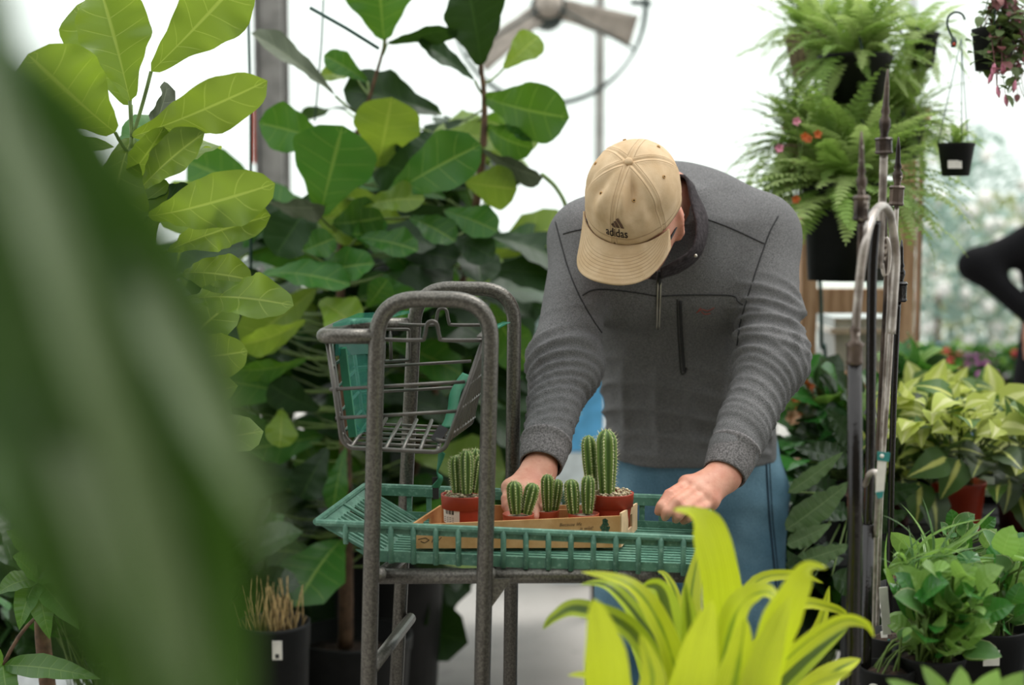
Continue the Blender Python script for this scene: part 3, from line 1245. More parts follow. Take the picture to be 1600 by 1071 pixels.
for t_ in (math.radians(60 + 60 * k) for k in range(6)):
    for _ in (0,):
        c0 = capP(np.array([t_]), np.array([.50]), .0012)[0][0]
        c1 = capP(np.array([t_]), np.array([.50]), .004)[0][0]
        ax = nrm(c1 - c0)
        V, F, U = lathe([(.0012, .0), (.0018, .0008), (.0030, .0008), (.0034, -.001)], c0, 14, ax)
        ey = mk('eyelet', V, F, M_thread, capo)
        V, F, U = lathe([(.0001, .0006), (.0016, .0005), (.0016, -.001)], c0, 10, ax)
        mk('eyelet_hole', V, F, M_hole, capo)


def on_cap(xy, cx=0.0, lift=.0009):
    "flat logo coordinates (metres, y up) laid on the front of the cap"
    xy = np.asarray(xy, float)
    # arc along the front: x across, y towards the crown
    t = PI / 2 - (xy[:, 0] + cx) / .096
    v = .93 - xy[:, 1] / (.100 * 1.45)
    return capP(t, v, lift)[0]


fcv = bpy.data.curves.new('logo_text', 'FONT')
fcv.body = 'adidas'
fcv.size = .0158
fcv.offset = .00022
fcv.align_x = 'CENTER'
fcv.resolution_u = 3
fo = bpy.data.objects.new('logo_text', fcv)
COL.objects.link(fo)
dg = bpy.context.evaluated_depsgraph_get()
tm = bpy.data.meshes.new_from_object(fo.evaluated_get(dg))
LX = .006
tv = np.array([v.co[:2] for v in tm.vertices])
wtxt = tv[:, 0].max() - tv[:, 0].min()
tv[:, 0] *= .044 / wtxt
tv[:, 1] *= 1.02
mk('logo_lettering', on_cap(tv, LX), [tuple(p.vertices) for p in tm.polygons], M_logo, capo, smooth=False)
bpy.data.objects.remove(fo)
# three slanted bars above the word
lg = MB()
for k, (xb, hgt) in enumerate(((-.0125, .0075), (-.0045, .0128), (.0040, .0185))):
    w_, y0 = .0062, .0128
    sl = .62
    pts = []
    top = y0 + hgt
    # bar leans to the left as it rises and is cut on a slope at its foot
    quad = [(xb + .004, y0), (xb + .004 + w_, y0), (xb + .004 + w_ - sl * hgt, top - .001), (xb + .004 - sl * hgt + .0012, top - .0035)]
    g = []
    for i in range(7):
        t = i / 6
        for j in range(3):
            s2 = j / 2
            a = np.array(quad[0]) * (1 - s2) + np.array(quad[1]) * s2
            b = np.array(quad[3]) * (1 - s2) + np.array(quad[2]) * s2
            g.append(a * (1 - t) + b * t)
    FF = [(i * 3 + j, i * 3 + j + 1, i * 3 + j + 4, i * 3 + j + 3) for i in range(6) for j in range(2)]
    lg.add(on_cap(np.array(g), LX + .002), FF)
lg.build('logo_bars', plain('brown embroidery thread', '#5f4636', .8), capo, smooth=False)
# ------------------------------------------------------------------ the nursery cart
n = N('hammered grey paint')
c = n.mix(n.step(n.noise(260, 2), .35, .65), C('#54514c'), C('#6d6a63'))
M_cart = n.done(n.bsdf(c, .36, .6, n.bump(n.noise(300, 2), .5, .0012)))
n = N('green moulded plastic')
c = n.mix(n.step(n.noise(40, 5), .3, .7), C('#426f5d'), C('#5d8a76'))
c = n.mix(n.math('MULTIPLY', n.step(n.noise(160, 4), .55, .7), .4), c, C('#8fb3a2'))
M_tray = n.done(n.bsdf(c, .5, 0, n.bump(n.noise(150, 3), .3, .0015)))
n = N('clear green plastic')
g1 = n.bsdf((.10, .42, .34, 1), .12, 0, None, .6)
t1 = n.new('ShaderNodeBsdfTransparent')
t1.inputs[0].default_value = (.62, .90, .82, 1)
M_clear = n.done(n.mixs(.80, g1, t1.outputs[0]))
M_strap = plain('green webbing', '#1f6b4c', .7)
M_wireg = plain('grey coated wire', '#5d5a55', .38, .5, .1, 60)

YN, YF = 2.17, 2.55
cart = root('utility_cart', 'grey tube frame garden cart with wire basket and green plastic tray', 'cart', P(680, 1071, 2.36) * (1, 1, 0))


def uframe(pl, pr, top, Y, name):
    a, b = P(pl[0], pl[1], Y), P(pr[0], pr[1], Y)
    pts = [a, P(pl[2], top[0], Y), P(pr[2], top[1], Y), b]
    V, F, U = tube(fillet(pts, .062, 10), .0125, 14)
    return mk(name, V, F, M_cart, cart)


def foot(px, py, Y, slope):
    "carry an upright on down to just above the floor"
    a = P(px, py, Y)
    return np.array([a[0] + slope * a[2], Y, .09])


# near U (uprights run on below the picture to the castors)
def upright(top_px, low_px, Y):
    t, l = P(*top_px, Y), P(*low_px, Y)
    k = (l - t) / (t[2] - l[2])
    return l + k * (l[2] - .08)


fN1, fN2 = upright((589, 560), (577, 1050), YN), upright((768, 560), (755, 1050), YN)
fF1, fF2 = upright((650, 560), (640, 740), YF), upright((803, 560), (798, 1000), YF)
cs = {}
for (f1, f2, tl, tr_, Y) in ((fN1, fN2, (590, 467), (768, 469), YN), (fF1, fF2, (650, 450), (804, 452), YF)):
    V, F, U = tube(fillet([f1, P(*tl, Y), P(*tr_, Y), f2], .064, 10), .0128, 14)
    mk('handle_frame', V, F, M_cart, cart)
M_rubber = plain('castor rubber', '#232323', .7)
for f in (fN1, fN2, fF1, fF2):
    V, F, U = lathe([(.012, -.012), (.036, -.014), (.040, -.008), (.040, .008), (.036, .014), (.012, .012)], f * (1, 1, 0) + (0, 0, .0405), 18, (1, 0, 0))
    wh = mk('castor_wheel', V, F, M_rubber, cart)
    V, F, U = tube([f + (0, 0, .004), f * (1, 1, 0) + (.018, 0, .07), f * (1, 1, 0) + (.018, 0, .036)], .006, 6)
    mk('castor_fork', V, F, M_cart, wh)

# tray corners
NL, FL, FR, NR_ = P(494, 816, 2.205), P(569, 760, 2.49), P(1102, 781, 2.50), P(1112, 843, 2.205)
fz = np.array([0, 0, -.055])


def onY(px, Y, za, zb, t): return None


def lerp(a, b, t): return np.asarray(a) * (1 - t) + np.asarray(b) * t


# floor of the tray (parallel to its rim)
fl_NL = lerp(NL, NR_, .16) + fz + (0, .006, 0)
fl_FL = lerp(FL, FR, .16) + fz + (0, -.006, 0)
fl_NR = lerp(NL, NR_, .985) + fz + (0, .006, 0)
fl_FR = lerp(FL, FR, .985) + fz + (0, -.006, 0)


def trayz(p, up=0.0):
    "point on the tray floor below/above p's place"
    q = np.asarray(p, float)
    A = fl_NL
    e1, e2 = fl_NR - fl_NL, fl_FL - fl_NL
    nn = nrm(np.cross(e1, e2))
    z = A[2] - (nn[0] * (q[0] - A[0]) + nn[1] * (q[1] - A[1])) / nn[2]
    return np.array([q[0], q[1], z + up])


# under-tray bars
for (a, b) in ((P(592, 901, YN + .03), P(1100, 899, YN + .05)), (P(650, 856, YF - .04), P(1085, 850, YF - .04))):
    V, F, U = tube([a, b], .0125, 12)
    mk('side_rail', V, F, M_cart, cart)
for (a, b) in ((P(590, 901, YN), P(649, 857, YF)), (P(762, 901, YN), P(800, 855, YF)), (P(580, 1046, YN), P(641, 967, YF))):
    V, F, U = tube([a, b], .0105, 12)
    mk('cross_tube', V, F, M_cart, cart)
# posts at the far end of the bars, behind the lime plant
for x, Y in ((1092, YN + .05), (1080, YF - .04)):
    a = P(x, 899 if Y < 2.4 else 850, Y)
    V, F, U = tube([a, (a[0], a[1], .08)], .0128, 12)
    mk('corner_post', V, F, M_cart, cart)
    V, F, U = lathe([(.012, -.012), (.036, -.014), (.040, -.008), (.040, .008), (.036, .014), (.012, .012)], (a[0], a[1], .0405), 18, (1, 0, 0))
    mk('castor_wheel', V, F, M_rubber, cart)
g = P(768, 905, YN)
V = [g, g + (.0, 0, -.045), g + (.028, 0, -.006), g + (.028, 0, 0)]
V = np.array(V + [v + np.array([0, .004, 0]) for v in V])
mk('gusset', V, [(0, 1, 2, 3), (7, 6, 5, 4), (0, 4, 5, 1), (1, 5, 6, 2), (2, 6, 7, 3), (3, 7, 4, 0)], M_cart, cart, smooth=False)

# --- tray: walls, ribs, slats
tray = MB()
def wall(a, b, fa, fb, inward, t=.004):
    "one side wall: top lip, upper band, open windows, lower band"
    dv = lambda k: (lerp(a, fa, k), lerp(b, fb, k))
    for k0, k1, off in ((0, .24, 0), (.70, 1.0, 0)):
        p0, q0 = dv(k0)
        p1, q1 = dv(k1)
        V = [p0, q0, q1, p1]
        V = np.array(V + [v + np.asarray(inward) * t for v in V])
        tray.add(V, [(0, 3, 2, 1), (4, 5, 6, 7), (0, 1, 5, 4), (1, 2, 6, 5), (2, 3, 7, 6), (3, 0, 4, 7)])
    V, F, U = tube([a - np.asarray(inward) * .003, b - np.asarray(inward) * .003], .0055, 8)
    tray.add(V, F)
fzN = np.array([0, .003, -.060])
wN0, wN1 = lerp(NL, NR_, .045), lerp(NL, NR_, .99)
wall(NL, NR_, lerp(NL, NR_, .14) + fzN, lerp(NL, NR_, .985) + fzN, (0, 1, 0))
fzF = np.array([0, -.003, -.060])
wall(FL, FR, lerp(FL, FR, .14) + fzF, lerp(FL, FR, .985) + fzF, (0, -1, 0))
wall(NR_, FR, NR_ + fz * 1.05 - (.004, 0, 0), FR + fz * 1.05 - (.004, 0, 0), (-1, 0, 0))
V, F, U = tube([NL, FL], .0055, 8)
tray.add(V, F)
# frame of the sloping end
V = np.array([NL, FL, lerp(FL, fl_FL, .18), lerp(NL, fl_NL, .18), lerp(NL, fl_NL, .92), lerp(FL, fl_FL, .92), fl_FL, fl_NL])
tray.add(V, [(0, 1, 2, 3), (4, 5, 6, 7)])
for k in (0.02, .5, .97):
    V, F = prism(lerp(NL, FL, k), lerp(fl_NL, fl_FL, k), .014, .004, (0, 1, 0))
    tray.add(V, F)
to = tray.build('tray', M_tray, cart, smooth=False, label='green moulded plastic tray with slatted floor')
nr = 17
for k in range(nr):
    t = .075 + k * (.985 - .075) / (nr - 1)
    a = lerp(NL, NR_, t) + (0, -.004, .001)
    t2 = .14 + (.985 - .14) * max(0, (t - .0)) if t < .14 else t
    b = lerp(NL, NR_, t) + fzN * (min(1, t / .14) if t < .14 else 1) + (0, -.004, 0)
    V, F, U = tube([a, lerp(a, b, .5), b], [.0050, .0044, .0042], 8)
    mk('rib', V, F, M_tray, to)
    if k % 1 == 0 and t > .1:
        a = lerp(FL, FR, t) + (0, .003, 0)
        V, F = prism(a, a + fzF, .009, .008)
        mk('rib', V, F, M_tray, to, smooth=False)
ns = 17
for k in range(ns):
    t = (k + .5) / ns
    a, b = lerp(fl_NL, fl_FL, t), lerp(fl_NR, fl_FR, t)
    V, F = prism(a, b, .0105, .005, (0, 1, 0))
    mk('slat', V, F, M_tray, to, smooth=False)
for k in range(7):
    t = (k + .3) / 6.6
    V, F = prism(lerp(fl_NL, fl_NR, min(t, .995)) + (0, 0, -.003), lerp(fl_FL, fl_FR, min(t, .995)) + (0, 0, -.003), .016, .005)
    mk('cross_bar', V, F, M_tray, to, smooth=False)
for k in range(16):
    t = .03 + (k + .5) / 16 * .94
    if abs(t - .5) < .03: continue
    a, b = lerp(NL, FL, t), lerp(fl_NL, fl_FL, t)
    V, F = prism(lerp(a, b, .16), lerp(a, b, .94), .0085, .0035, (0, 1, 0))
    mk('end_slat', V, F, M_tray, to, smooth=False)

# --- basket of bent wire
YB0, YB1 = YN + .02, YF - .02
bk = MB()
hb = tube(fillet([P(590, 526, YN), P(503, 526, YN + .004), P(540, 507, YF), P(652, 507, YF)], .03, 7), .0118, 12)
bo = mk('push_bar', hb[0], hb[1], M_cart, cart)


def bpt(x, y, d):
    "basket point: photo place on its near face, d 0..1 towards its far face"
    a = P(x, y, YB0)
    return a + np.array([0.0, (YB1 - YB0) * d, 0])


basket = mk('wire_basket', *tube(fillet([P(512, 536, YB0), P(534, 688, YB0), P(545, 700, YB0), P(683, 707, YB0), P(696, 700, YB0), P(757, 528, YB0)], .012, 4), .0036, 8)[:2], M_wireg, cart)
bl = MB()
bl.add(*tube(fillet([bpt(512, 536, .97), bpt(534, 688, .94), bpt(545, 700, .94), bpt(683, 707, .94), bpt(696, 700, .94), bpt(757, 528, .97)], .012, 4), .0036, 8))
w_ = [((515, 609), (727, 597)), ((524, 654), (714, 643)), ((531, 690), (697, 688))]
for d in (0.0, .96):
    for a, b in w_[:2]:
        mk('wire', *tube([bpt(*a, d), bpt(*b, d)], .0028, 8)[:2], M_wireg, basket)
    # top wire with a hump to hang bags from
    hp = [(597, 531), (655, 532), (663, 527), (667, 508), (672, 503), (678, 503), (683, 508), (687, 527), (695, 532), (757, 532)]
    mk('top_wire', *tube(smooth_path([bpt(x, y, d) for x, y in hp], 4), .0031, 8)[:2], M_wireg, basket)
for k in range(6):
    x = 548 + k * 27
    mk('floor_wire', *tube([bpt(x, 700 + k * 1.2, 0), bpt(x, 698 + k * 1.2, .95)], .0034, 8)[:2], M_wireg, basket)
for d in (.16, .32, .48, .64, .8):
    mk('floor_wire', *tube([bpt(546, 701, d), bpt(686, 707, d)], .0026, 8)[:2], M_wireg, basket)
# left end: three loops
for d in (.10, .5, .9):
    mk('end_wire', *tube(fillet([bpt(514, 540, d), bpt(534, 688, d), bpt(548, 701, d)], .01, 4), .003, 8)[:2], M_wireg, basket)
for y, x in ((575, 517), (612, 521), (650, 527), (683, 532)):
    mk('end_wire', *tube([bpt(x, y, 0), bpt(x, y, .95)], .0026, 8)[:2], M_wireg, basket)
# hinged right end: a fan of close upright wires that slopes inward
for k in range(9):
    d = .02 + k * .115
    a, b = lerp(P(757, 528, YB0), P(772, 511, YB1), d), lerp(P(700, 692, YB0), P(738, 664, YB1), d)
    mk('gate_wire', *tube(fillet([a + (-.012, 0, .0), a, lerp(a, b, .5), b, b + (-.02, 0, .004)], .01, 4), .0031, 8)[:2], M_wireg, basket)
for t in (.02, .22, .45, .68, .92):
    mk('gate_wire', *tube([lerp(P(757, 528, YB0), P(700, 692, YB0), t), lerp(P(772, 511, YB1), P(738, 664, YB1), t)], .0028, 8)[:2], M_wireg, basket)
# square wire loop on the far side
sq = [P(600, 515, YB1), P(640, 515, YB1), P(640, 563, YB1), P(600, 565, YB1)]
mk('wire_loop', *tube(fillet(sq + [sq[0]], .004, 3), .003, 8)[:2], M_wireg, basket)
mk('wire_loop', *tube([P(610, 517, YB1), P(611, 562, YB1)], .003, 8)[:2], M_wireg, basket)
# clear green flaps
hx = P(538, 546, 2.27)
cl = MB()
V, F = prism(P(548, 547, 2.24), P(560, 682, 2.24), .004, .012, (1, 0, 0))
pa, pb, pc, pd = P(534, 545, 2.235), P(574, 543, 2.40), P(580, 672, 2.40), P(551, 682, 2.25)
V = np.array([pa, pb, pc, pd])
nn_ = nrm(np.cross(pb - pa, pd - pa)) * .004
V = np.vstack([V, V + nn_])
mk('child_seat_flap', V, [(0, 1, 2, 3), (7, 6, 5, 4), (0, 4, 5, 1), (1, 5, 6, 2), (2, 6, 7, 3), (3, 7, 4, 0)], M_clear, basket, smooth=False, label='clear green plastic flap')
V, F = prism(lerp(pa, pb, .02) + (0, 0, .001), lerp(pd, pc, .02), .012, .014, (1, 0, 0))
mk('flap_edge', V, F, M_strap, basket, smooth=False)
V, F = prism(lerp(pa, pb, -.08) + (-.004, 0, 0), lerp(pa, pb, 1.1), .022, .006, (0, 0, 1))
mk('flap_lip', V, F, plain('green plastic edge', '#1f5e52', .25), basket, smooth=False)
pa, pb, pc, pd = P(520, 519, 2.22), P(577, 512, 2.22), P(640, 497, 2.50), P(560, 501, 2.50)
V = np.array([pa, pb, pc, pd]) + (0, 0, .008)
V = np.vstack([V, V + np.array([0, 0, .005])])
mk('seat_cover', V, [(0, 1, 2, 3), (7, 6, 5, 4), (0, 4, 5, 1), (1, 5, 6, 2), (2, 6, 7, 3), (3, 7, 4, 0)], M_clear, basket, smooth=False, label='clear green plastic cover')
# strap, buckle and tail
sp = [P(730, 585, 2.34), P(712, 612, 2.31), P(706, 645, 2.28), P(697, 668, 2.25)]
V, F, U = blade(smooth_path(sp, 6), (-.3, -1, .2), .009, lambda v: 1.0, 2, 0)
so = mk('strap', V, F, M_strap, basket)
so.modifiers.new('t', 'SOLIDIFY').thickness = .002
V, F = prism(P(694, 668, 2.235), P(680, 690, 2.225), .016, .008)
mk('buckle', V, F, M_black, basket, smooth=False)
sp = [P(690, 707, 2.24), P(686, 722, 2.25), P(682, 738, 2.26), P(687, 748, 2.26), P(680, 762, 2.27)]
V, F, U = blade(smooth_path(sp, 6), (-.3, -1, .2), .006, lambda v: 1.0, 2, 0, twist=2.5)
so = mk('strap_tail', V, F, M_strap, basket)
so.modifiers.new('t', 'SOLIDIFY').thickness = .002
V, F = prism(P(680, 746, 2.27), P(681, 780, 2.27), .010, .004)
mk('strap_end', V, F, M_black, basket, smooth=False)
V, F, U = blade(smooth_path([P(772, 512, 2.3), P(784, 506, 2.34), P(792, 503, 2.4)], 5), (0, -.5, 1), .006, lambda v: 1.0, 2, 0)
so = mk('cover_strip', V, F, M_clear, basket)
so.modifiers.new('t', 'SOLIDIFY').thickness = .002

# ------------------------------------------------------------------ cardboard tray
n = N('brown corrugated card')
c = n.mix(n.step(n.noise(30, 4), .3, .7), C('#b98a58'), C('#cda070'))
M_card = n.done(n.bsdf(c, .85, 0, n.bump(n.noise(200, 3), .2, .001), .2))
M_cardin = plain('pale card edge', '#d9bb92', .85)
M_ink = plain('dark green print', '#2e4a35', .8)
M_ink2 = plain('brown print', '#5a442c', .8)
bx = root('cardboard_box', 'low open cardboard box of small cacti on the green tray', 'box', trayz(P(800, 840, 2.33), .006))
tNL, tNR, tFL, tFR = P(645, 820, 2.25), P(968, 806, 2.315), P(690, 790, 2.40), P(993, 790, 2.45)
bNL, bNR, bFL, bFR = (trayz(p, .0085) for p in (tNL, tNR, tFL, tFR))


def panel(name, q, t, mat, parent, label=None):
    q = np.array(q)
    nn = nrm(np.cross(q[1] - q[0], q[3] - q[0])) * t
    V = np.vstack([q, q + nn])
    return mk(name, V, [(0, 3, 2, 1), (4, 5, 6, 7), (0, 1, 5, 4), (1, 2, 6, 5), (2, 3, 7, 6), (3, 0, 4, 7)], mat, parent, smooth=False, label=label)


def holed(name, q, u0, u1, v0, v1, t, mat, parent):
    "panel with a hand hole"
    q = np.array(q)
    g = lambda u, v: lerp(lerp(q[0], q[1], u), lerp(q[3], q[2], u), v)
    nn = nrm(np.cross(q[1] - q[0], q[3] - q[0])) * t
    m = MB()
    for a in ((0, 0, 1, v0), (0, v1, 1, 1), (0, v0, u0, v1), (u1, v0, 1, v1)):
        p = np.array([g(a[0], a[1]), g(a[2], a[1]), g(a[2], a[3]), g(a[0], a[3])])
        m.add(np.vstack([p, p + nn]), [(0, 3, 2, 1), (4, 5, 6, 7), (0, 1, 5, 4), (1, 2, 6, 5), (2, 3, 7, 6), (3, 0, 4, 7)])
    return m.build(name, mat, parent, smooth=False)


panel('base', [bNL, bNR, bFR, bFL], .003, M_card, bx)
nw = panel('long_side', [bNL, bNR, tNR, tNL], .0035, M_card, bx)
panel('long_side', [bFL, bFR, tFR, tFL], -.0035, M_card, bx)
holed('short_side', [bNL, bFL, tFL, tNL], .35, .62, .45, .8, -.0035, M_card, bx)
holed('short_side', [bNR, bFR, tFR + (0, 0, .004), tNR + (0, 0, .004)], .42, .66, .3, .75, .0035, M_cardin, bx)
panel('corner_tab', [lerp(tNR, tFR, .35) + (0, 0, .003), lerp(tNR, tFR, .75) + (0, 0, .003), lerp(tNR, tFR, .75) + (-.012, 0, .007), lerp(tNR, tFR, .35) + (-.012, 0, .007)], .003, M_cardin, bx)
panel('inner_tab', [P(872, 797, 2.405), P(889, 797, 2.405), P(885, 818, 2.405), P(873, 818, 2.405)], .003, M_card, bx)
# printed words and emblem on the near side
e1, e2 = nrm(tNR - tNL), nrm(tNL - bNL)
nface = -np.cross(e1, e2) if np.cross(e1, e2)[1] > 0 else np.cross(e1, e2)


def ontoside(u, dv, xy):
    o_ = lerp(tNL, tNR, u) + nface * .0042
    xy = np.asarray(xy, float)
    return o_[None] + e1[None] * xy[:, :1] + e2[None] * (xy[:, 1:2] + dv)


def print_text(body, size, u, dv, mat, name, shear=.25):
    cv = bpy.data.curves.new('print', 'FONT')
    cv.body = body
    cv.size = size
    cv.shear = shear
    cv.resolution_u = 2
    ob = bpy.data.objects.new('print', cv)
    COL.objects.link(ob)
    m_ = bpy.data.meshes.new_from_object(ob.evaluated_get(bpy.context.evaluated_depsgraph_get()))
    xy = np.array([v.co[:2] for v in m_.vertices])
    mk(name, ontoside(u, dv, xy), [tuple(p.vertices) for p in m_.polygons], mat, bx, smooth=False)
    bpy.data.objects.remove(ob)


print_text('Because life', .0080, .70, -.0130, M_ink2, 'print_words')
print_text('is wild!', .0080, .80, -.0205, M_ink2, 'print_words')
em = MB()
for (x, y, r) in ((0, 0, .0042), (-.003, -.004, .003), (.0035, -.003, .003), (-.001, .004, .0032), (.002, .003, .003), (-.006, -.008, .0026), (.001, -.009, .004), (.006, -.009, .0028), (-.003, -.012, .003), (.004, -.013, .003)):
    a = np.linspace(0, 2 * PI, 11)[:-1]
    rr = r * (1 + .18 * np.sin(a * 3 + x * 900))
    xy = np.stack([x + rr * np.cos(a), y + rr * np.sin(a)], 1)
    em.add(ontoside(.925, -.010, xy), [tuple(range(10))])
em.build('printed_emblem', M_ink, bx, smooth=False)
sw_ = MB()
for pts in ([(.008, -.024), (.02, -.022), (.026, -.026), (.018, -.03), (.012, -.027)], [(.03, -.03), (.034, -.02), (.04, -.028), (.046, -.022)]):
    for a, b in zip(pts[:-1], pts[1:]):
        a, b = np.array(a), np.array(b)
        d = nrm(b - a)
        s = np.array([-d[1], d[0]]) * .0007
        sw_.add(ontoside(.0, 0, np.array([a - s, b - s, b + s, a + s])), [(0, 1, 2, 3)])
sw_.build('printed_scroll', M_ink2, bx, smooth=False)

# ------------------------------------------------------------------ cacti
M_terra = plain('red brown plastic pot', '#a63a24', .45, 0, .12, 20, .1, 80)
M_terra2 = plain('pale red plastic pot', '#b4553a', .5, 0, .12, 20)
n = N('cactus skin')
info = n.new('ShaderNodeObjectInfo').outputs['Random']
ua = n.new('ShaderNodeSeparateXYZ')
n.put(ua.inputs[0], n.coord('UV'))
rg = ua.outputs[0]
c = n.mix(n.step(rg, .15, .75), C('#3a5420'), C('#7a9448'))
c = n.mix(n.step(rg, .93, .99), c, C('#d9d49a'))
c = n.mix(n.math('MULTIPLY', n.noise(60, 3), .35), c, C('#5b7434'))
M_cact = n.done(n.bsdf(c, .5, 0, n.bump(n.noise(220, 3), .2, .001), .4))
M_areole = plain('cream areole felt', '#e9e3bd', .9)
n = N('pale grit')
vo = n.new('ShaderNodeTexVoronoi')
vo.inputs['Scale'].default_value = 260
n.put(vo.inputs['Vector'], n.coord('Object'))
c = n.mix(vo.outputs['Color'], C('#7d6a50'), C('#e3d8bd'))
M_grit = n.done(n.bsdf(c, .9, 0, n.bump(vo.outputs['Distance'], .6, .003)))
M_grit2 = plain('pale grit stone', '#cbbd9e', .9, 0, .45, 200)
M_label = plain('white paper label', '#e7e3da', .6)
M_bar = plain('label print', '#3a3a3a', .8)


def cactus(parent, base, top, R, ribs, seed):
    rs_ = random.Random(seed)
    base, top = np.asarray(base, float), np.asarray(top, float)
    ax = nrm(top - base)
    L = np.linalg.norm(top - base)
    X = nrm(np.array([1, .2, 0]) - ax * ax.dot(np.array([1, .2, 0])))
    Yv = np.cross(ax, X)
    ph = rs_.uniform(0, 6.28)
    nu, nv = ribs * 8, 22
    V, U, F = [], [], []

    def rad(v):
        z = v
        tp = math.sqrt(max(1 - max((z - .78) / .22, 0) ** 2, 0.0004)) if z > .78 else 1
        return R * (.74 + .26 * min(1, z / .5)) * tp

    for j in range(nv + 1):
        v = (j / nv) ** .8
        for i in range(nu):
            t = i / nu
            k = abs((t * ribs) % 1 - .5) * 2          # 1 on rib crest
            cr = k ** 1.3
            r = rad(v) * (.76 + .24 * cr)
            a = 2 * PI * t + ph
            V.append(base + ax * L * v + (X * math.cos(a) + Yv * math.sin(a)) * r)
            U.append((cr, v))
    for j in range(nv):
        for i in range(nu):
            l = (i + 1) % nu
            F.append((j * nu + i, j * nu + l, (j + 1) * nu + l, (j + 1) * nu + i))
    F.append(tuple(nv * nu + i for i in range(nu)))
    st_ = mk('cactus_stem', V, F, M_cact, parent, uv=U)
    ar, sp_ = MB(), MB()
    for q in range(ribs):
        t = q / ribs
        a = 2 * PI * t + ph
        s = .008
        while s < L * .995:
            v = s / L
            r = rad(v)
            dirv = X * math.cos(a) + Yv * math.sin(a)
            c_ = base + ax * s + dirv * r
            if v > .8:
                dirv = nrm(dirv + ax * (v - .8) * 6)
            b_ = R * .062 + .0002
            tng = np.cross(ax, dirv)
            oc = [c_ + dirv * b_ * .8, c_ + ax * b_, c_ + tng * b_, c_ - ax * b_, c_ - tng * b_, c_ - dirv * b_]
            ar.add(oc, [(0, 2, 1), (0, 3, 2), (0, 4, 3), (0, 1, 4), (5, 1, 2), (5, 2, 3), (5, 3, 4), (5, 4, 1)])
            for _ in range(5):
                d_ = nrm(dirv + ax * rs_.uniform(-.9, .9) + tng * rs_.uniform(-1.1, 1.1))
                e_ = c_ + d_ * R * rs_.uniform(.25, .5)
                wv = nrm(np.cross(d_, ax + .1)) * .00022
                sp_.add([c_ - wv, c_ + wv, e_, c_ + np.cross(d_, wv)], [(0, 1, 2), (1, 3, 2), (3, 0, 2)])
            s += .0048 * (R / .014) ** .5
    ar.build('areoles', M_areole, st_, kind='stuff')
    sp_.build('spines', M_areole, st_, smooth=False, kind='stuff')


def potted_cactus(rim, Y, pr, ph, mat, stems, label, grit, seed, sticker=None):
    c = P(rim[0], rim[1], Y)
    r_ = root('potted_cactus', label, 'cactus', c - (0, 0, ph), 'cacti in the cardboard box')
    prof = [(pr * .70, 0), (pr * .72, .001), (pr * .90, ph * .68), (pr * .90, ph * .69), (pr * .97, ph * .70), (pr * 1.0, ph * .985), (pr * 1.0, ph), (pr * .93, ph), (pr * .91, ph * .88)]
    V, F, U = lathe(prof, c - (0, 0, ph), 32)
    po = mk('pot', V, F, mat, r_)
    V, F, U = lathe([(pr * .92, -.006), (pr * .6, -.004), (.001, -.002)], c - (0, 0, .0), 20)
    so_ = mk('soil', V, F[:-1], M_grit, r_)
    rs_ = random.Random(seed)
    gm = MB()
    for _ in range(grit):
        a, q = rs_.uniform(0, 6.28), pr * .9 * math.sqrt(rs_.random())
        s = rs_.uniform(.0018, .0036)
        V, F, U = ball(c + (q * math.cos(a), q * math.sin(a), rs_.uniform(-.003, .003 + .004 * (1 - q / pr))), (s, s * .8, s * .6), 6, 4)
        gm.add(V, F)
    if grit:
        gm.build('grit', M_grit2, r_, kind='stuff')
    for (bx_, by_, tx, ty, rp, dy, ribs) in stems:
        b, t = P(bx_, by_, Y + dy), P(tx, ty, Y + dy)
        cactus(r_, b, t, rp * (Y + dy) / FPX, ribs, seed + bx_)
    if sticker:
        x0, y0, x1, y1 = sticker
        g_ = []
        for j in range(3):
            for i in range(7):
                x = x0 + (x1 - x0) * i / 6
                X_ = (x - rim[0]) * Y / FPX
                z_ = P(x, y0 + (y1 - y0) * j / 2, Y)[2]
                k_ = (z_ - (c[2] - ph)) / ph
                rr = pr * (.72 + .18 * min(k_ / .68, 1)) + .0008
                g_.append((c[0] + X_, Y - math.sqrt(max(rr * rr - X_ * X_, 1e-8)), z_))
        FF = [(j * 7 + i, j * 7 + i + 1, j * 7 + i + 8, j * 7 + i + 7) for j in range(2) for i in range(6)]
        lb = mk('price_label', g_, FF, M_label, po, label='white printed barcode label')
        g_ = np.array(g_)
        bm_ = MB()
        for k in range(9):
            u = .14 + k * .06
            i0 = u * 6
            a_ = lerp(g_[int(i0)], g_[int(i0) + 1], i0 % 1)
            b_ = lerp(g_[7 + int(i0)], g_[8 + int(i0)], i0 % 1)
            V, F = prism(lerp(a_, b_, .2) + (0, -.0004, 0), lerp(a_, b_, .75) + (0, -.0004, 0), .0006 + .0005 * (k % 3), .0002)
            bm_.add(V, F)
        for rw in (1.15, 1.4, 1.65):
            for k in range(4):
                u0 = .14 + k * .16
                a_ = lerp(lerp(g_[7], g_[13], u0), lerp(g_[14], g_[20], u0), rw - 1)
                i0 = u0 * 6
                a_ = lerp(lerp(g_[7 + int(i0)], g_[8 + int(i0)], i0 % 1), lerp(g_[14 + int(i0)], g_[15 + int(i0)], i0 % 1), rw - 1)
                V, F = box(a_ + (0, -.0003, 0), (.0042, .0003, .0008))
                bm_.add(V, F)
        bm_.build('label_print', M_bar, po, smooth=False)
    return r_


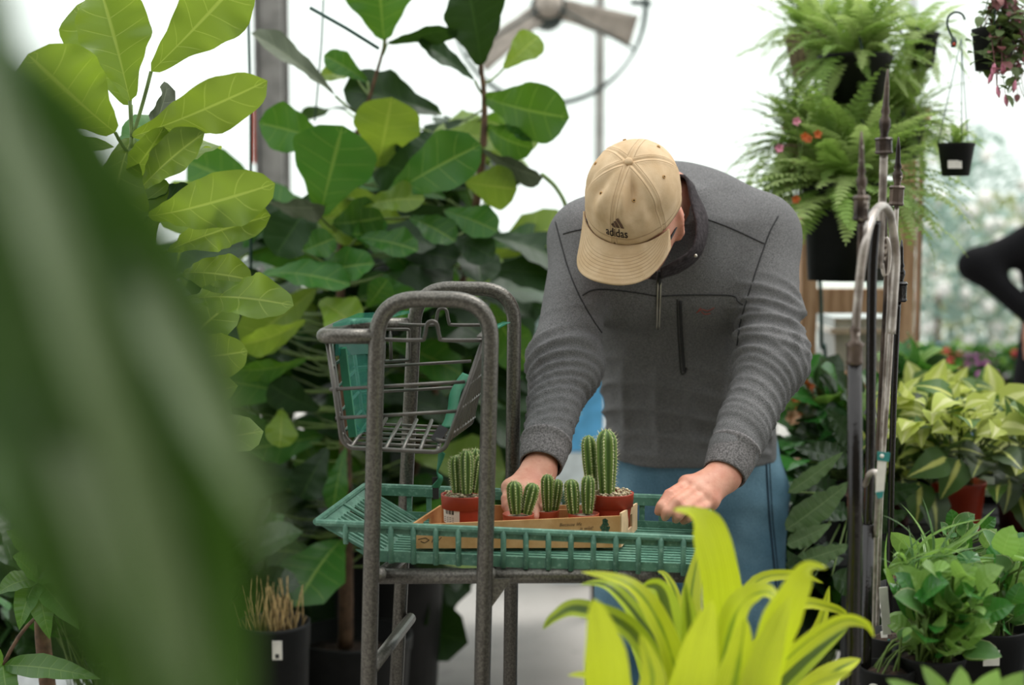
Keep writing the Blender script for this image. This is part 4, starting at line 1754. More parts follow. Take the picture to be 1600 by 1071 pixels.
potted_cactus((725, 772), 2.335, .0385, .074, M_terra,
              [(714, 770, 711, 712, 10.5, -.012, 8), (729, 771, 728, 703, 12, -.018, 8), (725, 768, 720, 709, 11, .012, 8), (738, 768, 744, 701, 11.5, .010, 8), (743, 770, 752, 712, 10, -.008, 8)],
              'stout cactus clump in red pot with a white barcode label', 70, 11, (693, 790, 719, 815))
potted_cactus((955, 770), 2.385, .0385, .075, M_terra,
              [(926, 768, 919, 680, 12.5, .004, 7), (948, 770, 947, 671, 17, -.012, 7)],
              'tallest cactus, two dark columns in a large gravelly red pot', 160, 12)
potted_cactus((810, 803), 2.328, .0262, .045, M_terra2, [(806, 803, 803, 752, 12.5, -.004, 8), (822, 803, 834, 755, 12, .002, 8)],
              'small cactus pair spreading in a V in front of the hand', 0, 13)
potted_cactus((854, 797), 2.372, .0215, .045, M_terra2, [(856, 798, 855, 741, 10.5, -.004, 8), (866, 797, 872, 749, 9.5, .004, 8)],
              'small dark cactus with a paler shoot behind it, middle of the small pots', 0, 14)
potted_cactus((912, 802), 2.348, .0262, .045, M_terra2, [(896, 802, 892, 749, 12, -.002, 8), (918, 802, 919, 743, 11.5, .0, 8)],
              'small cactus of two upright hairy columns before the tallest cactus', 0, 15)
# ------------------------------------------------------------------ fiddle leaf figs
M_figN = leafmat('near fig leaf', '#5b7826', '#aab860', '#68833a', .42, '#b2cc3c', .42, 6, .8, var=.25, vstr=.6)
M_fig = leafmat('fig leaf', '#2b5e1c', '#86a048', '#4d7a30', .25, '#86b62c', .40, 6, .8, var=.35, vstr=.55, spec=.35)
M_figY = leafmat('backlit fig leaf', '#6f8f2c', '#a9b655', '#7f9a3c', .42, '#b4cc3c', .4, 6, .8, var=.2, vstr=.5)  # light shining through the leaf is put into this colour
M_figD = leafmat('shaded fig leaf', '#1a3715', '#4c6b35', '#2a4420', .12, '#5f8a28', .45, 6, .8, var=.3, vstr=.3, spec=.3)  # same leaf with the shade of the inner crown put into its colour
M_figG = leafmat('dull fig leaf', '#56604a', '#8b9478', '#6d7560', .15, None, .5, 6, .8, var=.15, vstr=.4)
M_bark = plain('brown bark', '#5f4733', .85, 0, .3, 40, .5, 90)
M_stemg = plain('green stem', '#5d7434', .6, 0, .2, 30)
M_potk = plain('black nursery pot', '#151616', .6, 0, .2, 20, spec=.25)
M_soil = plain('dark potting soil', '#3a2a1f', .95, 0, .5, 120, .8, 150, dist=.006)


def pot(parent, c, r, h, mat=None, name='pot', soil=True, seg=28, taper=.78, rimh=.09):
    "a tapered plastic pot standing at c"
    mat = mat or M_potk
    prof = [(r * taper, 0), (r * (taper + (1 - taper) * .82), h * (.985 - rimh)), (r * .985, h * (1 - rimh)), (r, h * .985), (r, h), (r * .94, h), (r * .92, h * .86)]
    V, F, U = lathe(prof, c, seg)
    po = mk(name, V, F, mat, parent)
    if soil:
        V, F, U = lathe([(r * .93, -.002), (r * .5, .006), (.001, .008)], np.asarray(c) + (0, 0, h * .87), seg)
        V = V + .004 * wob(V, 5, 60)[:, None] * np.array([0, 0, 1])
        mk('soil', V, F[:-1], M_soil, parent)
    return po


# --- the near fig, sharp leaves at the left
g0 = P(205, 345, 2.45) * (1, 1, 0)
fig1 = root('fiddle_leaf_fig', 'bright yellow green fiddle leaf fig whose wavy leaves catch the light beside the blurred leaf', 'plant', g0, 'fiddle leaf figs')
stem = smooth_path([P(188, 1240, 2.5), P(196, 800, 2.48), P(205, 500, 2.45), P(206, 330, 2.43), P(206, 215, 2.42)], 6)
stem[0] = (stem[0][0], stem[0][1], .30)
sm = MB()
sm.add(*tube(stem, np.linspace(.011, .004, len(stem)), 8))


def petiole(mb, b, stem, r=.0032, drop=.03):
    "short stalk from a leaf base to the stem below it"
    i = np.argmin(np.linalg.norm(stem - (b - np.array([0, 0, drop])), axis=1))
    q = stem[i]
    mb.add(*tube(bez(q, (q + b) / 2 + np.array([0, 0, -.01]), b, 6), r, 6))


L1 = [  # base, tip, depths, width, roll, sag, fold, wave, material
    ((180, 207), (44, 84), 2.40, 2.26, 150, -14, .10, .16, .07, M_figN),
    ((203, 158), (158, -14), 2.43, 2.40, 118, 20, .05, .22, .06, M_figN),
    ((236, 112), (384, -44), 2.44, 2.36, 118, -12, -.10, .12, .07, M_figN),
    ((205, 214), (418, 126), 2.42, 2.27, 82, 14, .10, .20, .10, M_figN),
    ((188, 290), (256, 198), 2.43, 2.36, 56, 30, .10, .3, .06, M_figN),
    ((216, 300), (320, 207), 2.42, 2.33, 60, -22, .14, .42, .09, M_figN),
    ((232, 338), (430, 287), 2.42, 2.24, 92, 10, .16, .16, .10, M_figN),
    ((262, 392), (423, 337), 2.42, 2.27, 70, -20, .08, .32, .15, M_figN),
    ((285, 428), (394, 438), 2.43, 2.33, 64, -16, .22, .2, .08, M_figN),
    ((288, 470), (459, 478), 2.41, 2.25, 66, -26, .16, .28, .17, M_figN),
    ((285, 562), (387, 549), 2.40, 2.28, 74, 6, .10, .12, .07, M_figN),
    ((205, 165), (120, 8), 2.47, 2.52, 90, -30, .06, .2, .06, M_figN),
    ((206, 215), (170, 390), 2.44, 2.34, 110, 20, .2, .2, .08, M_figN),
    ((205, 300), (110, 420), 2.45, 2.36, 110, -20, .2, .2, .08, M_figN),
    ((215, 250), (262, 130), 2.47, 2.52, 40, 55, .1, .3, .08, M_figG),
    ((205, 330), (300, 300), 2.5, 2.56, 60, 40, .1, .3, .08, M_figD),
    ((204, 430), (300, 540), 2.46, 2.40, 90, 10, .2, .2, .08, M_figN),
    ((202, 520), (90, 620), 2.46, 2.40, 100, 10, .2, .2, .08, M_figN),
    ((200, 600), (310, 680), 2.46, 2.40, 100, 10, .2, .2, .08, M_figN),
]
for i, (b, t, Yb, Yt, wd, roll, sag, fold, wave, m_) in enumerate(L1):
    V, F, U = leafpx(b, t, Yb, Yt, wd * 1.16, roll, sag, fold=fold, wave=wave * 1.5, wfreq=2.4, seed=i + 3, m=12, n=26)
    mk('leaf', V, F, m_, fig1, uv=U)
    petiole(sm, V[5], stem)
fmN = [leafmesh('near_fig_leaf_%d' % k, .23, .075, prof_fiddle, mm, .12, 14, m=8, fold=.2, wave=.10, wfreq=2.2, seed=k) for k, mm in enumerate((M_figN, M_fig))]
r1 = random.Random(4)
for i in range(26):
    py = 230 + i * 22
    c = P(205 + r1.uniform(-45, 35), py, 2.47 + r1.uniform(-.02, .08))
    q = stem[np.argmin(np.linalg.norm(stem - c, axis=1))]
    d = nrm(nrm(c - q) + np.array([r1.uniform(-.9, .5), r1.uniform(-.7, .2), r1.uniform(-.2, .7)]))
    inst('leaf', fmN[i % 3 == 1], frame(d, nrm(np.array([r1.uniform(-.5, .5), -.7, r1.uniform(.1, .9)])), c, r1.uniform(.7, 1.0)), fig1)
sm.build('trunk', M_stemg, fig1)
pot(fig1, g0, .15, .30)

# --- the two figs behind the cart
gA, gB = np.array([P(540, 0, 3.55)[0], 3.55, 0]), np.array([P(600, 0, 3.95)[0], 3.95, 0])
figA = root('fiddle_leaf_fig', 'wide dark green fiddle leaf fig filling the space behind the wire basket', 'plant', gA, 'fiddle leaf figs')
figB = root('fiddle_leaf_fig', 'taller fiddle leaf fig with open top leaves below the round fan', 'plant', gB, 'fiddle leaf figs')
stA = smooth_path([P(540, 1012, 3.55), P(541, 860, 3.55), P(540, 720, 3.54), P(536, 560, 3.5), P(532, 420, 3.48), P(545, 260, 3.47), P(578, 150, 3.46), P(594, 95, 3.46), P(603, 60, 3.46)], 6)
stB = smooth_path([P(600, 950, 3.95), P(640, 760, 3.9), P(690, 560, 3.75), P(730, 400, 3.6), P(752, 260, 3.5), P(757, 170, 3.5), P(752, 110, 3.5), P(735, 20, 3.5), P(730, -40, 3.5)], 6)
smA, smB, peA, peB = MB(), MB(), MB(), MB()
smA.add(*tube(stA, np.interp(np.linspace(0, 1, len(stA)), [0, .35, .7, 1], [.020, .013, .005, .0028]), 8))
smB.add(*tube(stB, np.interp(np.linspace(0, 1, len(stB)), [0, .4, .7, 1], [.017, .011, .006, .003]), 8))
L2 = [
    # big face-on heart of the crown and its neighbours
    ('A', (500, 338), (536, 196), 3.36, 3.30, 138, -6, .10, .10, .03, M_fig),
    ('A', (508, 222), (404, 192), 3.46, 3.36, 78, 14, .16, .2, .08, M_fig),
    ('A', (590, 262), (612, 152), 3.46, 3.38, 108, 8, .05, .16, .06, M_figY),
    ('A', (604, 308), (752, 226), 3.40, 3.30, 92, -14, .14, .18, .08, M_fig),
    ('A', (690, 178), (536, 140), 3.52, 3.48, 76, 30, .12, .25, .10, M_figD),
    ('A', (574, 128), (506, 86), 3.48, 3.44, 40, 20, .15, .2, .06, M_fig),
    ('A', (555, 118), (500, 118), 3.49, 3.46, 24, 40, .1, .2, .06, M_figY),
    ('A', (524, 150), (392, 52), 3.46, 3.30, 34, 52, .08, .35, .06, M_figG),
    ('A', (600, 64), (590, -66), 3.46, 3.42, 132, -10, .04, .24, .06, M_fig),
    ('A', (604, 68), (716, 46), 3.46, 3.38, 30, 48, -.06, .25, .05, M_figD),
    ('B', (742, 126), (652, 64), 3.50, 3.42, 32, 46, .08, .25, .06, M_figD),
    ('B', (752, 104), (728, -30), 3.50, 3.38, 100, 18, .10, .2, .06, M_figD),
    ('B', (757, 152), (890, 184), 3.50, 3.36, 96, 16, .16, .22, .08, M_fig),
    ('B', (786, 108), (842, 56), 3.56, 3.60, 52, -10, .1, .12, .05, M_figY),
    ('B', (762, 196), (834, 232), 3.50, 3.42, 54, 24, .34, .25, .05, M_fig),
    ('B', (752, 232), (848, 278), 3.48, 3.38, 34, 54, .10, .2, .04, M_figG),
    ('B', (726, 284), (808, 296), 3.46, 3.42, 72, 8, .12, .14, .05, M_figY),
    ('B', (735, 255), (840, 205), 3.58, 3.62, 60, -20, .1, .2, .05, M_figY),
    ('A', (566, 322), (664, 312), 3.40, 3.34, 46, -30, .16, .3, .12, M_figY),
    ('A', (558, 372), (654, 392), 3.40, 3.33, 46, -28, .14, .3, .12, M_fig),
    ('A', (478, 432), (586, 412), 3.38, 3.32, 54, -24, .14, .28, .10, M_fig),
    ('A', (408, 428), (548, 446), 3.40, 3.30, 48, -34, .16, .3, .10, M_fig),
    ('A', (474, 392), (524, 372), 3.36, 3.30, 50, 0, .1, .24, .06, M_fig),
    ('A', (420, 316), (508, 322), 3.40, 3.34, 34, 50, .14, .25, .08, M_figG),
    ('B', (694, 330), (778, 362), 3.46, 3.40, 56, -24, .12, .2, .05, M_fig),
    ('A', (640, 340), (712, 378), 3.42, 3.36, 50, -26, .14, .25, .06, M_fig),
    ('B', (706, 372), (772, 404), 3.46, 3.40, 54, -18, .12, .2, .05, M_figD),
    ('A', (574, 480), (606, 436), 3.36, 3.32, 44, 8, .1, .2, .05, M_fig),
    ('A', (500, 470), (560, 512), 3.36, 3.28, 70, -10, .15, .2, .06, M_figY),
    ('A', (598, 430), (640, 500), 3.40, 3.36, 70, 12, .15, .2, .06, M_fig),
    ('A', (520, 350), (600, 340), 3.44, 3.40, 80, 10, .15, .2, .06, M_fig),
    ('A', (478, 500), (372, 540), 3.40, 3.30, 44, -30, .18, .3, .10, M_figY),
    ('A', (480, 560), (360, 578), 3.42, 3.34, 36, -36, .2, .3, .14, M_fig),
    ('A', (500, 300), (430, 400), 3.46, 3.40, 86, 10, .15, .2, .06, M_figD),
    ('A', (560, 240), (640, 268), 3.50, 3.46, 80, 16, .15, .2, .06, M_figD),
    ('B', (690, 210), (640, 250), 3.52, 3.46, 64, 16, .15, .2, .06, M_figD),
    ('A', (440, 640), (436, 700), 3.42, 3.36, 54, -10, .2, .12, .04, M_figY),
    ('A', (500, 640), (420, 600), 3.46, 3.42, 60, -20, .2, .2, .06, M_figD),
    ('A', (512, 700), (470, 780), 3.46, 3.42, 64, 10, .2, .2, .06, M_figD),
    ('A', (540, 700), (520, 800), 3.46, 3.40, 40, 10, .2, .2, .06, M_fig),
]
for i, (k, b, t, Yb, Yt, wd, roll, sag, fold, wave, m_) in enumerate(L2):
    V, F, U = leafpx(b, t, Yb, Yt, wd * 1.16, roll, sag, fold=fold, wave=wave * 1.5, wfreq=2.2, seed=i + 50, m=10, n=18)
    mk('leaf', V, F, m_, figA if k == 'A' else figB, uv=U)
    petiole(peA if k == 'A' else peB, V[4], stA if k == 'A' else stB)
# the crowded, shaded leaves further in
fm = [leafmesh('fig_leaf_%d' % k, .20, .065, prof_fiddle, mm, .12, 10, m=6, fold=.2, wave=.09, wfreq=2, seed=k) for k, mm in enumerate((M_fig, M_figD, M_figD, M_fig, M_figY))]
rs_ = random.Random(21)


def crowd(parent, stem, mb, n, x0, x1, y0, y1, Y0, Y1, s0=.75, s1=1.15, pick=(1, 2, 0, 3, 4)):
    for i in range(n):
        px, py = rs_.uniform(x0, x1), rs_.uniform(y0, y1)
        c = P(px, py, rs_.uniform(Y0, Y1))
        q = stem[np.argmin(np.linalg.norm(stem - c, axis=1))]
        d = nrm(nrm(c - q) + np.array([rs_.uniform(-.5, .5), rs_.uniform(-.9, .2), rs_.uniform(-.5, .35)]))
        up = nrm(np.array([rs_.uniform(-.6, .6), -.8, rs_.uniform(.1, .9)]))
        inst('leaf', fm[pick[min(int(rs_.random() ** 1.5 * 5), 4)]], frame(d, up, c, rs_.uniform(s0, s1)), parent)
        if mb is not None:
            mb.add(*tube(np.array([q, (q + c) / 2 - (0, 0, .01), c]), .0028, 5, cap=False))


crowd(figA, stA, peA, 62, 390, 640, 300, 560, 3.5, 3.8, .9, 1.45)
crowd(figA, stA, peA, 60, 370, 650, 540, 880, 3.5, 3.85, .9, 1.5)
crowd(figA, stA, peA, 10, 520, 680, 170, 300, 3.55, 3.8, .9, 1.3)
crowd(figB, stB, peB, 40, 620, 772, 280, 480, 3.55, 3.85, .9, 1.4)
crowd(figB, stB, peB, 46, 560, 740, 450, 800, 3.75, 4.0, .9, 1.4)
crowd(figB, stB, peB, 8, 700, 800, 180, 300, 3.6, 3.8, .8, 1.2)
smA.build('trunk', M_bark, figA)
smB.build('trunk', M_bark, figB)
peA.build('petioles', M_stemg, figA)
peB.build('petioles', M_stemg, figB)
pot(figA, gA, .155, .40)
pot(figB, gB, .165, .55)
# a darker fig further back fills the gap to the pillar
gC = np.array([P(430, 0, 4.3)[0], 4.3, 0])
figC = root('fiddle_leaf_fig', 'dim fiddle leaf fig in deep shade at the foot of the grey steel pillar', 'plant', gC, 'fiddle leaf figs')
stC = smooth_path([gC + (0, 0, .3), gC + (.02, 0, .9), gC + (-.02, 0, 1.5)], 6)
smC = MB()
smC.add(*tube(stC, .014, 8))
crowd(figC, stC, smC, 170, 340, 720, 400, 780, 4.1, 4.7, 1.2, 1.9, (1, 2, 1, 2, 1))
crowd(figC, stC, smC, 90, 330, 600, 760, 980, 4.1, 4.6, 1.2, 1.9, (1, 2, 1, 2, 1))
smC.build('trunk', M_stemg, figC)
pot(figC, gC, .17, .34)

# --- straw-like dry plant in a pot with a tag
M_straw = plain('dry straw stalks', '#9c8456', .9, 0, .3, 60)
g = np.array([P(412, 0, 3.15)[0], 3.15, 0])
zt = P(412, 985, 3.15)[2]
dry = root('dry_potted_grass', 'pot of dry straw coloured stalks with a small white tag', 'plant', g)
pot(dry, g, .085, zt + .02, M_potk)
sm = MB()
for i in range(70):
    a, q = rs_.uniform(0, 6.28), .07 * math.sqrt(rs_.random())
    b = g + (q * math.cos(a), q * math.sin(a), zt - .03)
    t = b + (rs_.uniform(-.03, .03), rs_.uniform(-.03, .03), rs_.uniform(.06, .15))
    sm.add(*tube([b, t], [.0022, .001], 4))
sm.build('stalks', M_straw, dry, kind='stuff')
V, F = box(P(433, 1017, 3.055), (.022, .002, .042))
mk('tag', V, F, M_label, dry, smooth=False, label='white paper tag')
V, F = box(P(433, 1026, 3.053), (.008, .001, .009))
mk('tag_print', V, F, M_bar, dry, smooth=False)

# ------------------------------------------------------------------ very near, out of focus leaves
M_front = leafmat('broad dark leaf', '#37561f', '#7d9060', '#3a5528', .20, '#66902c', .34, 5, .6, var=.3, vstr=.4, spec=.6)
M_frontsheen = leafmat('broad leaf sheen', '#66794f', '#8c9b74', '#5c6f46', .15, '#7c9a48', .42, 5, .6, var=.15, vstr=.35)  # pale colour stands in for the sheen on the dark leaves
gF = np.array([P(-170, 0, .48)[0], .48, .60])
fp = root('potted_foliage_plant', 'dark glossy plant close to the viewer, its arching leaves completely out of focus', 'plant', gF)
stand = root('plant_stand', 'slim wooden plant stand under the out of focus plant', 'stand', gF * (1, 1, 0))
V, F = box(gF + (0, 0, -.012), (.24, .24, .024))
mk('stand_top', V, F, M_bark, stand, smooth=False)
for sx in (-1, 1):
    for sy in (-1, 1):
        V, F = prism(gF * (1, 1, 0) + (sx * .09, sy * .09, 0), gF + (sx * .09, sy * .09, -.024), .022, .022)
        mk('leg', V, F, M_bark, stand, smooth=False)
pot(fp, gF, .085, .15)
F1 = [
    (((-130, -60), (90, 420), (330, 1190)), (.50, .46, .44), 230, M_front, .15),
    (((-110, 20), (200, 330), (452, 900)), (.52, .48, .46), 190, M_front, .2),
    (((-120, 60), (50, 500), (130, 960)), (.46, .44, .44), 210, M_front, .1),
    (((-60, 60), (180, 500), (270, 1150)), (.46, .40, .39), 80, M_frontsheen, .2),
    (((150, 330), (340, 640), (446, 900)), (.50, .45, .44), 84, M_frontsheen, .2),
    (((-110, 180), (-30, 600), (40, 900)), (.47, .44, .42), 170, M_front, .1),
    (((20, 260), (230, 700), (320, 1230)), (.52, .49, .47), 220, M_front, .15),
    (((0, 130), (260, 430), (420, 780)), (.54, .50, .48), 160, M_front, .15),
    (((-120, -260), (-10, 60), (40, 330)), (.50, .47, .45), 110, M_front, .15),
    (((150, 560), (260, 860), (330, 1180)), (.45, .42, .41), 70, M_frontsheen, .15),
    (((60, 560), (150, 800), (190, 1010)), (.46, .43, .42), 70, M_frontsheen, .15),
    (((80, 480), (200, 880), (230, 1260)), (.53, .50, .49), 190, M_front, .15),
    (((220, 560), (340, 880), (380, 1240)), (.53, .50, .49), 150, M_front, .15),
    (((-60, 500), (60, 760), (130, 1030)), (.53, .50, .49), 170, M_front, .15),
]
FS = smooth_path([gF + (0, 0, .12), P(-190, 900, .49), P(-180, 300, .5), P(-150, -200, .52)], 6)
sm = MB()
for i, (pp_, ys, wd, m_, fo) in enumerate(F1):
    q = [P(p[0], p[1], y) for p, y in zip(pp_, ys)]
    V, F, U = blade(bez(*q, 18), CAM - q[1], wd / 2 * ys[1] / FPX, prof_lance, 8, fo, .1, .03, 2, i)
    mk('leaf', V, F, m_, fp, uv=U)
    h_ = FS[np.argmin(np.linalg.norm(FS - q[0], axis=1))]
    sm.add(*tube(bez(h_, (h_ + q[0]) / 2 + (0, 0, .01), q[0], 6), .003, 6))
sm.add(*tube(FS, .006, 8))
sm.build('stems', M_stemg, fp)

# --- plant with fingered leaves in the lower left corner
M_money = leafmat('fingered leaf', '#3f6a26', '#8aa45c', None, .3, '#8fb83a', .38, 9, .5, var=.3, vstr=.45)
g = np.array([P(70, 0, 2.6)[0], 2.6, 0])
mt = root('money_tree', 'brown stemmed plant with long fingered leaves beneath the blurred leaves', 'plant', g)
tk = smooth_path([g + (0, 0, .2), P(70, 1030, 2.6), P(66, 960, 2.6)], 5)
sm = MB()
sm.add(*tube(tk, np.linspace(.018, .013, len(tk)), 8))
for (hx, hy, hY, tips) in (((5), 1040, 2.5, [(158, 1062), (20, 1120), (-60, 1000)]), (60, 905, 2.55, [(-5, 930), (30, 985), (78, 1000), (125, 985), (140, 900), (20, 870)]),
                           (70, 880, 2.65, [(10, 830), (100, 820), (150, 850), (60, 800)])):
    h_ = P(hx, hy, hY)
    sm.add(*tube(bez(tk[-1], (tk[-1] + h_) / 2 + np.array([0, 0, .03]), h_, 6), .0035, 6))
    for j, (tx, ty) in enumerate(tips):
        t_ = P(tx, ty, hY - .06)
        V, F, U = blade(bez(h_, (h_ + t_) / 2 + np.array([0, -.02, .02]), t_, 14), (0, -.7, .7), .024, prof_lance, 6, .12, .1, .04, 3, j)
        mk('leaf', V, F, M_money, mt, uv=U)
sm.build('trunk', M_bark, mt)
pot(mt, g, .13, .24)
bk_ = np.array([P(30, 0, 3.4)[0], 3.4, 0])
pb = root('white_bucket', 'white plastic bucket on the floor behind the fingered plant', 'bucket', bk_)
V, F, U = lathe([(.10, 0), (.125, .30), (.13, .30), (.13, .32), (.118, .32), (.10, .02)], bk_, 24)
mk('bucket_body', V, F, plain('white bucket plastic', '#dfe3e3', .45), pb)
a = np.linspace(0, PI, 15)
V, F, U = tube([bk_ + (.128 * math.cos(t), -.05 * math.sin(t), .31 - .10 * math.sin(t)) for t in a], .0025, 6)
mk('handle', V, F, M_wire, pb)
# ------------------------------------------------------------------ hanging ferns
M_fern = leafmat('fern frond', '#7f9f4c', None, None, .4, '#a9c85c', .5, var=.3)
M_fern2 = leafmat('pale fern frond', '#adc278', None, None, .4, '#bdd878', .5, var=.2)
M_hang = plain('dark green hanger', '#23382f', .5)
M_coco = plain('coconut fibre liner', '#94806a', .95, 0, .3, 90, .6, 120)


def frondmesh(name, L, wd, droop, mat, seed, n=24):
    rs_ = random.Random(seed)
    t = np.linspace(0, 1, n)
    sp = np.stack([np.zeros(n), L * (t - .12 * droop * t ** 3), L * droop * (.55 * t - .95 * t ** 2)], 1)
    sp[:, 0] = L * .06 * np.sin(t * 2.2 + seed)
    mb = MB()
    mb.add(*tube(sp, np.linspace(.0016, .0004, n), 4, cap=False))
    T = nrm(np.gradient(sp, axis=0))
    for i in range(2, n):
        v = t[i]
        l = wd * (math.sin(PI * (0.08 + .92 * v) ** .8) ** .7 + .04) * (.9 + .2 * rs_.random())
        up = nrm(np.cross(np.array([1, 0, 0]), T[i]))
        S = np.cross(T[i], up)
        for s in (-1, 1):
            d = nrm(S * s + T[i] * .35 + up * rs_.uniform(-.25, .1))
            b = sp[i]
            hw = L / n * .72
            m_ = b + d * l * .55 + up * .04 * l
            e = b + d * l - up * .10 * l
            mb.add([b - T[i] * hw * .6, b + T[i] * hw * .6, m_ + T[i] * hw * .55, m_ - T[i] * hw * .55, e], [(0, 1, 2, 3), (3, 2, 4)], [(0, v), (0, v), (.5, v), (.5, v), (1, v)])
    V, U = np.vstack(mb.V), np.vstack(mb.U)
    me = bpy.data.meshes.new(name)
    me.from_pydata(V.tolist(), [], mb.F)
    me.uv_layers.new(name='UVMap')
    me.materials.append(mat)
    return me


FR_ = [frondmesh('fern_frond_%d' % k, .42, .056, d, m_, k) for k, (d, m_) in enumerate(((.35, M_fern), (.6, M_fern), (.9, M_fern), (.45, M_fern2), (.8, M_fern2)))]


def fern(label, c, pr, ph, n, s, seed, potmat, hook=None, ymin=-9, lift=(.1, 1.2), tp=.7, sect=(0, 2 * PI)):
    rs_ = random.Random(seed)
    r_ = root('hanging_fern', label, 'fern', c, 'hanging ferns')
    pot(r_, c, pr, ph, potmat, taper=tp)
    top = np.asarray(c) + (0, 0, ph * .9)
    for i in range(n):
        a = sect[0] + (sect[1] - sect[0]) * (i + rs_.random()) / n
        e = rs_.uniform(*lift)
        d = np.array([math.cos(a) * math.cos(e), math.sin(a) * math.cos(e), math.sin(e)])
        b = top + np.array([math.cos(a), math.sin(a), 0]) * pr * .5 * rs_.random()
        inst('frond', FR_[rs_.choice((0, 1, 2, 3, 4))], frame(d, nrm(np.array([-d[0] * .5, -d[1] * .5, 1])), b, s * rs_.uniform(.6, 1.1)), r_)
    if hook is not None:
        for k in range(3):
            a = 2 * PI * k / 3 + .5
            b = top + np.array([math.cos(a), math.sin(a), 0]) * pr * .97
            V, F = prism(b, hook, .006, .003)
            mk('hanger_strap', V, F, M_hang, r_, smooth=False)
        pts = [np.asarray(hook) + (0, 0, -.005), np.asarray(hook) + (0, 0, .03), np.asarray(hook) + (.012, 0, .045), np.asarray(hook) + (.024, 0, .03)]
        V, F, U = tube(smooth_path(pts, 5), .003, 6)
        mk('hanger_hook', V, F, M_hang, r_)
    return r_


Yf = 3.55
fern('fern basket with brown fibre liner under the first dark pointed hanger', P(1276, 118, Yf + .1), .085, .10, 80, .46, 31, M_coco, P(1258, 28, Yf + .1), lift=(-.9, 1.45))
fern('fern with upright bright fronds in the middle of the hanging row', P(1335, 160, Yf - .1), .09, .11, 110, .52, 32, M_potk, P(1332, 2, Yf - .1), lift=(-.8, 1.5))
fern('fern in a square black pot hanging beside the bare hook', P(1438, 106, Yf + .05), .045, .085, 26, .40, 33, M_potk, P(1392, 18, Yf + .05), lift=(-1.1, .9))
fern('biggest fern, fronds spilling all over a tall black hanging pot', P(1322, 438, Yf - .15), .105, .23, 170, .68, 34, M_potk, P(1334, 215, Yf - .15), lift=(-.4, 1.5), tp=.86)
fern('airy fern spreading towards the small labelled black pot', P(1400, 250, Yf + .15), .075, .10, 90, .52, 36, M_potk, P(1405, 120, Yf + .15), lift=(-.7, 1.4))
fern('fern with loose pale fronds hanging lowest, close behind the shoulder of the man', P(1262, 290, Yf), .085, .10, 110, .50, 37, M_coco, P(1275, 130, Yf), lift=(-.9, 1.4))
fern('fern in the dark heart of the group, half hidden by brighter fronds', P(1330, 300, Yf + .2), .09, .11, 80, .62, 38, M_potk, P(1330, 150, Yf + .2), lift=(-.1, 1.45))
# orange blooms showing through the ferns
M_or = plain('orange petals', '#e0733a', .6, 0, .2, 60)
M_pk = plain('pink petals', '#d98aa2', .6, 0, .2, 60)
fb = root('hanging_begonia', 'few small orange and pink blooms showing between the fern fronds', 'flower', P(1255, 214, Yf - .28))
for (x, y, m_) in ((1257, 214, M_or), (1262, 217, M_or), (1277, 210, M_or), (1244, 190, M_pk), (1217, 232, M_pk), (1243, 312, M_or)):
    c_ = P(x, y, Yf - .26)
    mb = MB()
    for k in range(5):
        a = k * 1.257 + x
        d = np.array([math.cos(a), -.5, math.sin(a)])
        mb.add(*blade(bez(c_, c_ + d * .006 + (0, -.003, 0), c_ + d * .011, 5), (0, -1, .2), .005, prof_oval, 2, .2))
    mb.build('blossom', m_, fb)
V, F, U = tube(smooth_path([P(1255, 330, Yf - .25), P(1250, 260, Yf - .25), P(1258, 214, Yf - .26), P(1278, 211, Yf - .26)], 6), .0015, 5)
mk('stem', V, F, M_stemg, fb)
V, F, U = tube(smooth_path([P(1250, 260, Yf - .25), P(1228, 240, Yf - .26), P(1217, 232, Yf - .26)], 6), .0015, 5)
mk('stem', V, F, M_stemg, fb)
V, F, U = tube(smooth_path([P(1245, 330, Yf - .25), P(1242, 312, Yf - .26), P(1250, 260, Yf - .25), P(1244, 190, Yf - .26)], 6), .0015, 5)
mk('stem', V, F, M_stemg, fb)

# small black hanging pot with a white sticker
c_ = P(1493, 275, 3.2)
sp_ = root('hanging_pot', 'small black hanging pot with a blank white sticker', 'pot', c_)
pot(sp_, c_, .041, .072, M_potk, taper=.72)
V, F = box(P(1492, 257, 3.2 - .0345), (.031, .0012, .018), (1, 0, 0), (0, 1, -.16), (0, .16, 1))
mk('sticker', V, F, M_label, sp_, smooth=False, label='blank white sticker')
hk = P(1502, 60, 3.2)
for a in (.6, 2.7, 4.7):
    V, F, U = tube([c_ + (.04 * math.cos(a), .04 * math.sin(a), .07), hk], .0011, 5)
    mk('hanger_wire', V, F, M_wire, sp_)
for i in range(14):
    a = rs_.uniform(0, 6.28)
    e = rs_.uniform(.3, 1.3)
    d = np.array([math.cos(a) * math.cos(e), math.sin(a) * math.cos(e), math.sin(e)])
    inst('frond', FR_[i % 3], frame(d, (0, 0, 1), c_ + (0, 0, .062), .20), sp_)

# bare hook
hk = [(1487, 74), (1489, 62), (1483, 48), (1480, 36), (1483, 25), (1493, 19), (1503, 22), (1508, 31)]
V, F, U = tube(smooth_path([P(x, y, 3.1) for x, y in hk], 5), .0026, 8)
ho = mk('hanging_hook', V, F, M_hang)
tag(ho, 'bare dark green metal hook with a small red mark', 'hook')
V, F, U = lathe([(.003, 0), (.006, .003), (.007, .012), (.003, .022)], P(1490, 74, 3.1), 10)
hp_ = mk('hook_tab', V, F, M_hang, ho)
V, F, U = ball(P(1491, 69, 3.09), .0035, 8, 6)
mk('red_mark', V, F, M_red, ho)

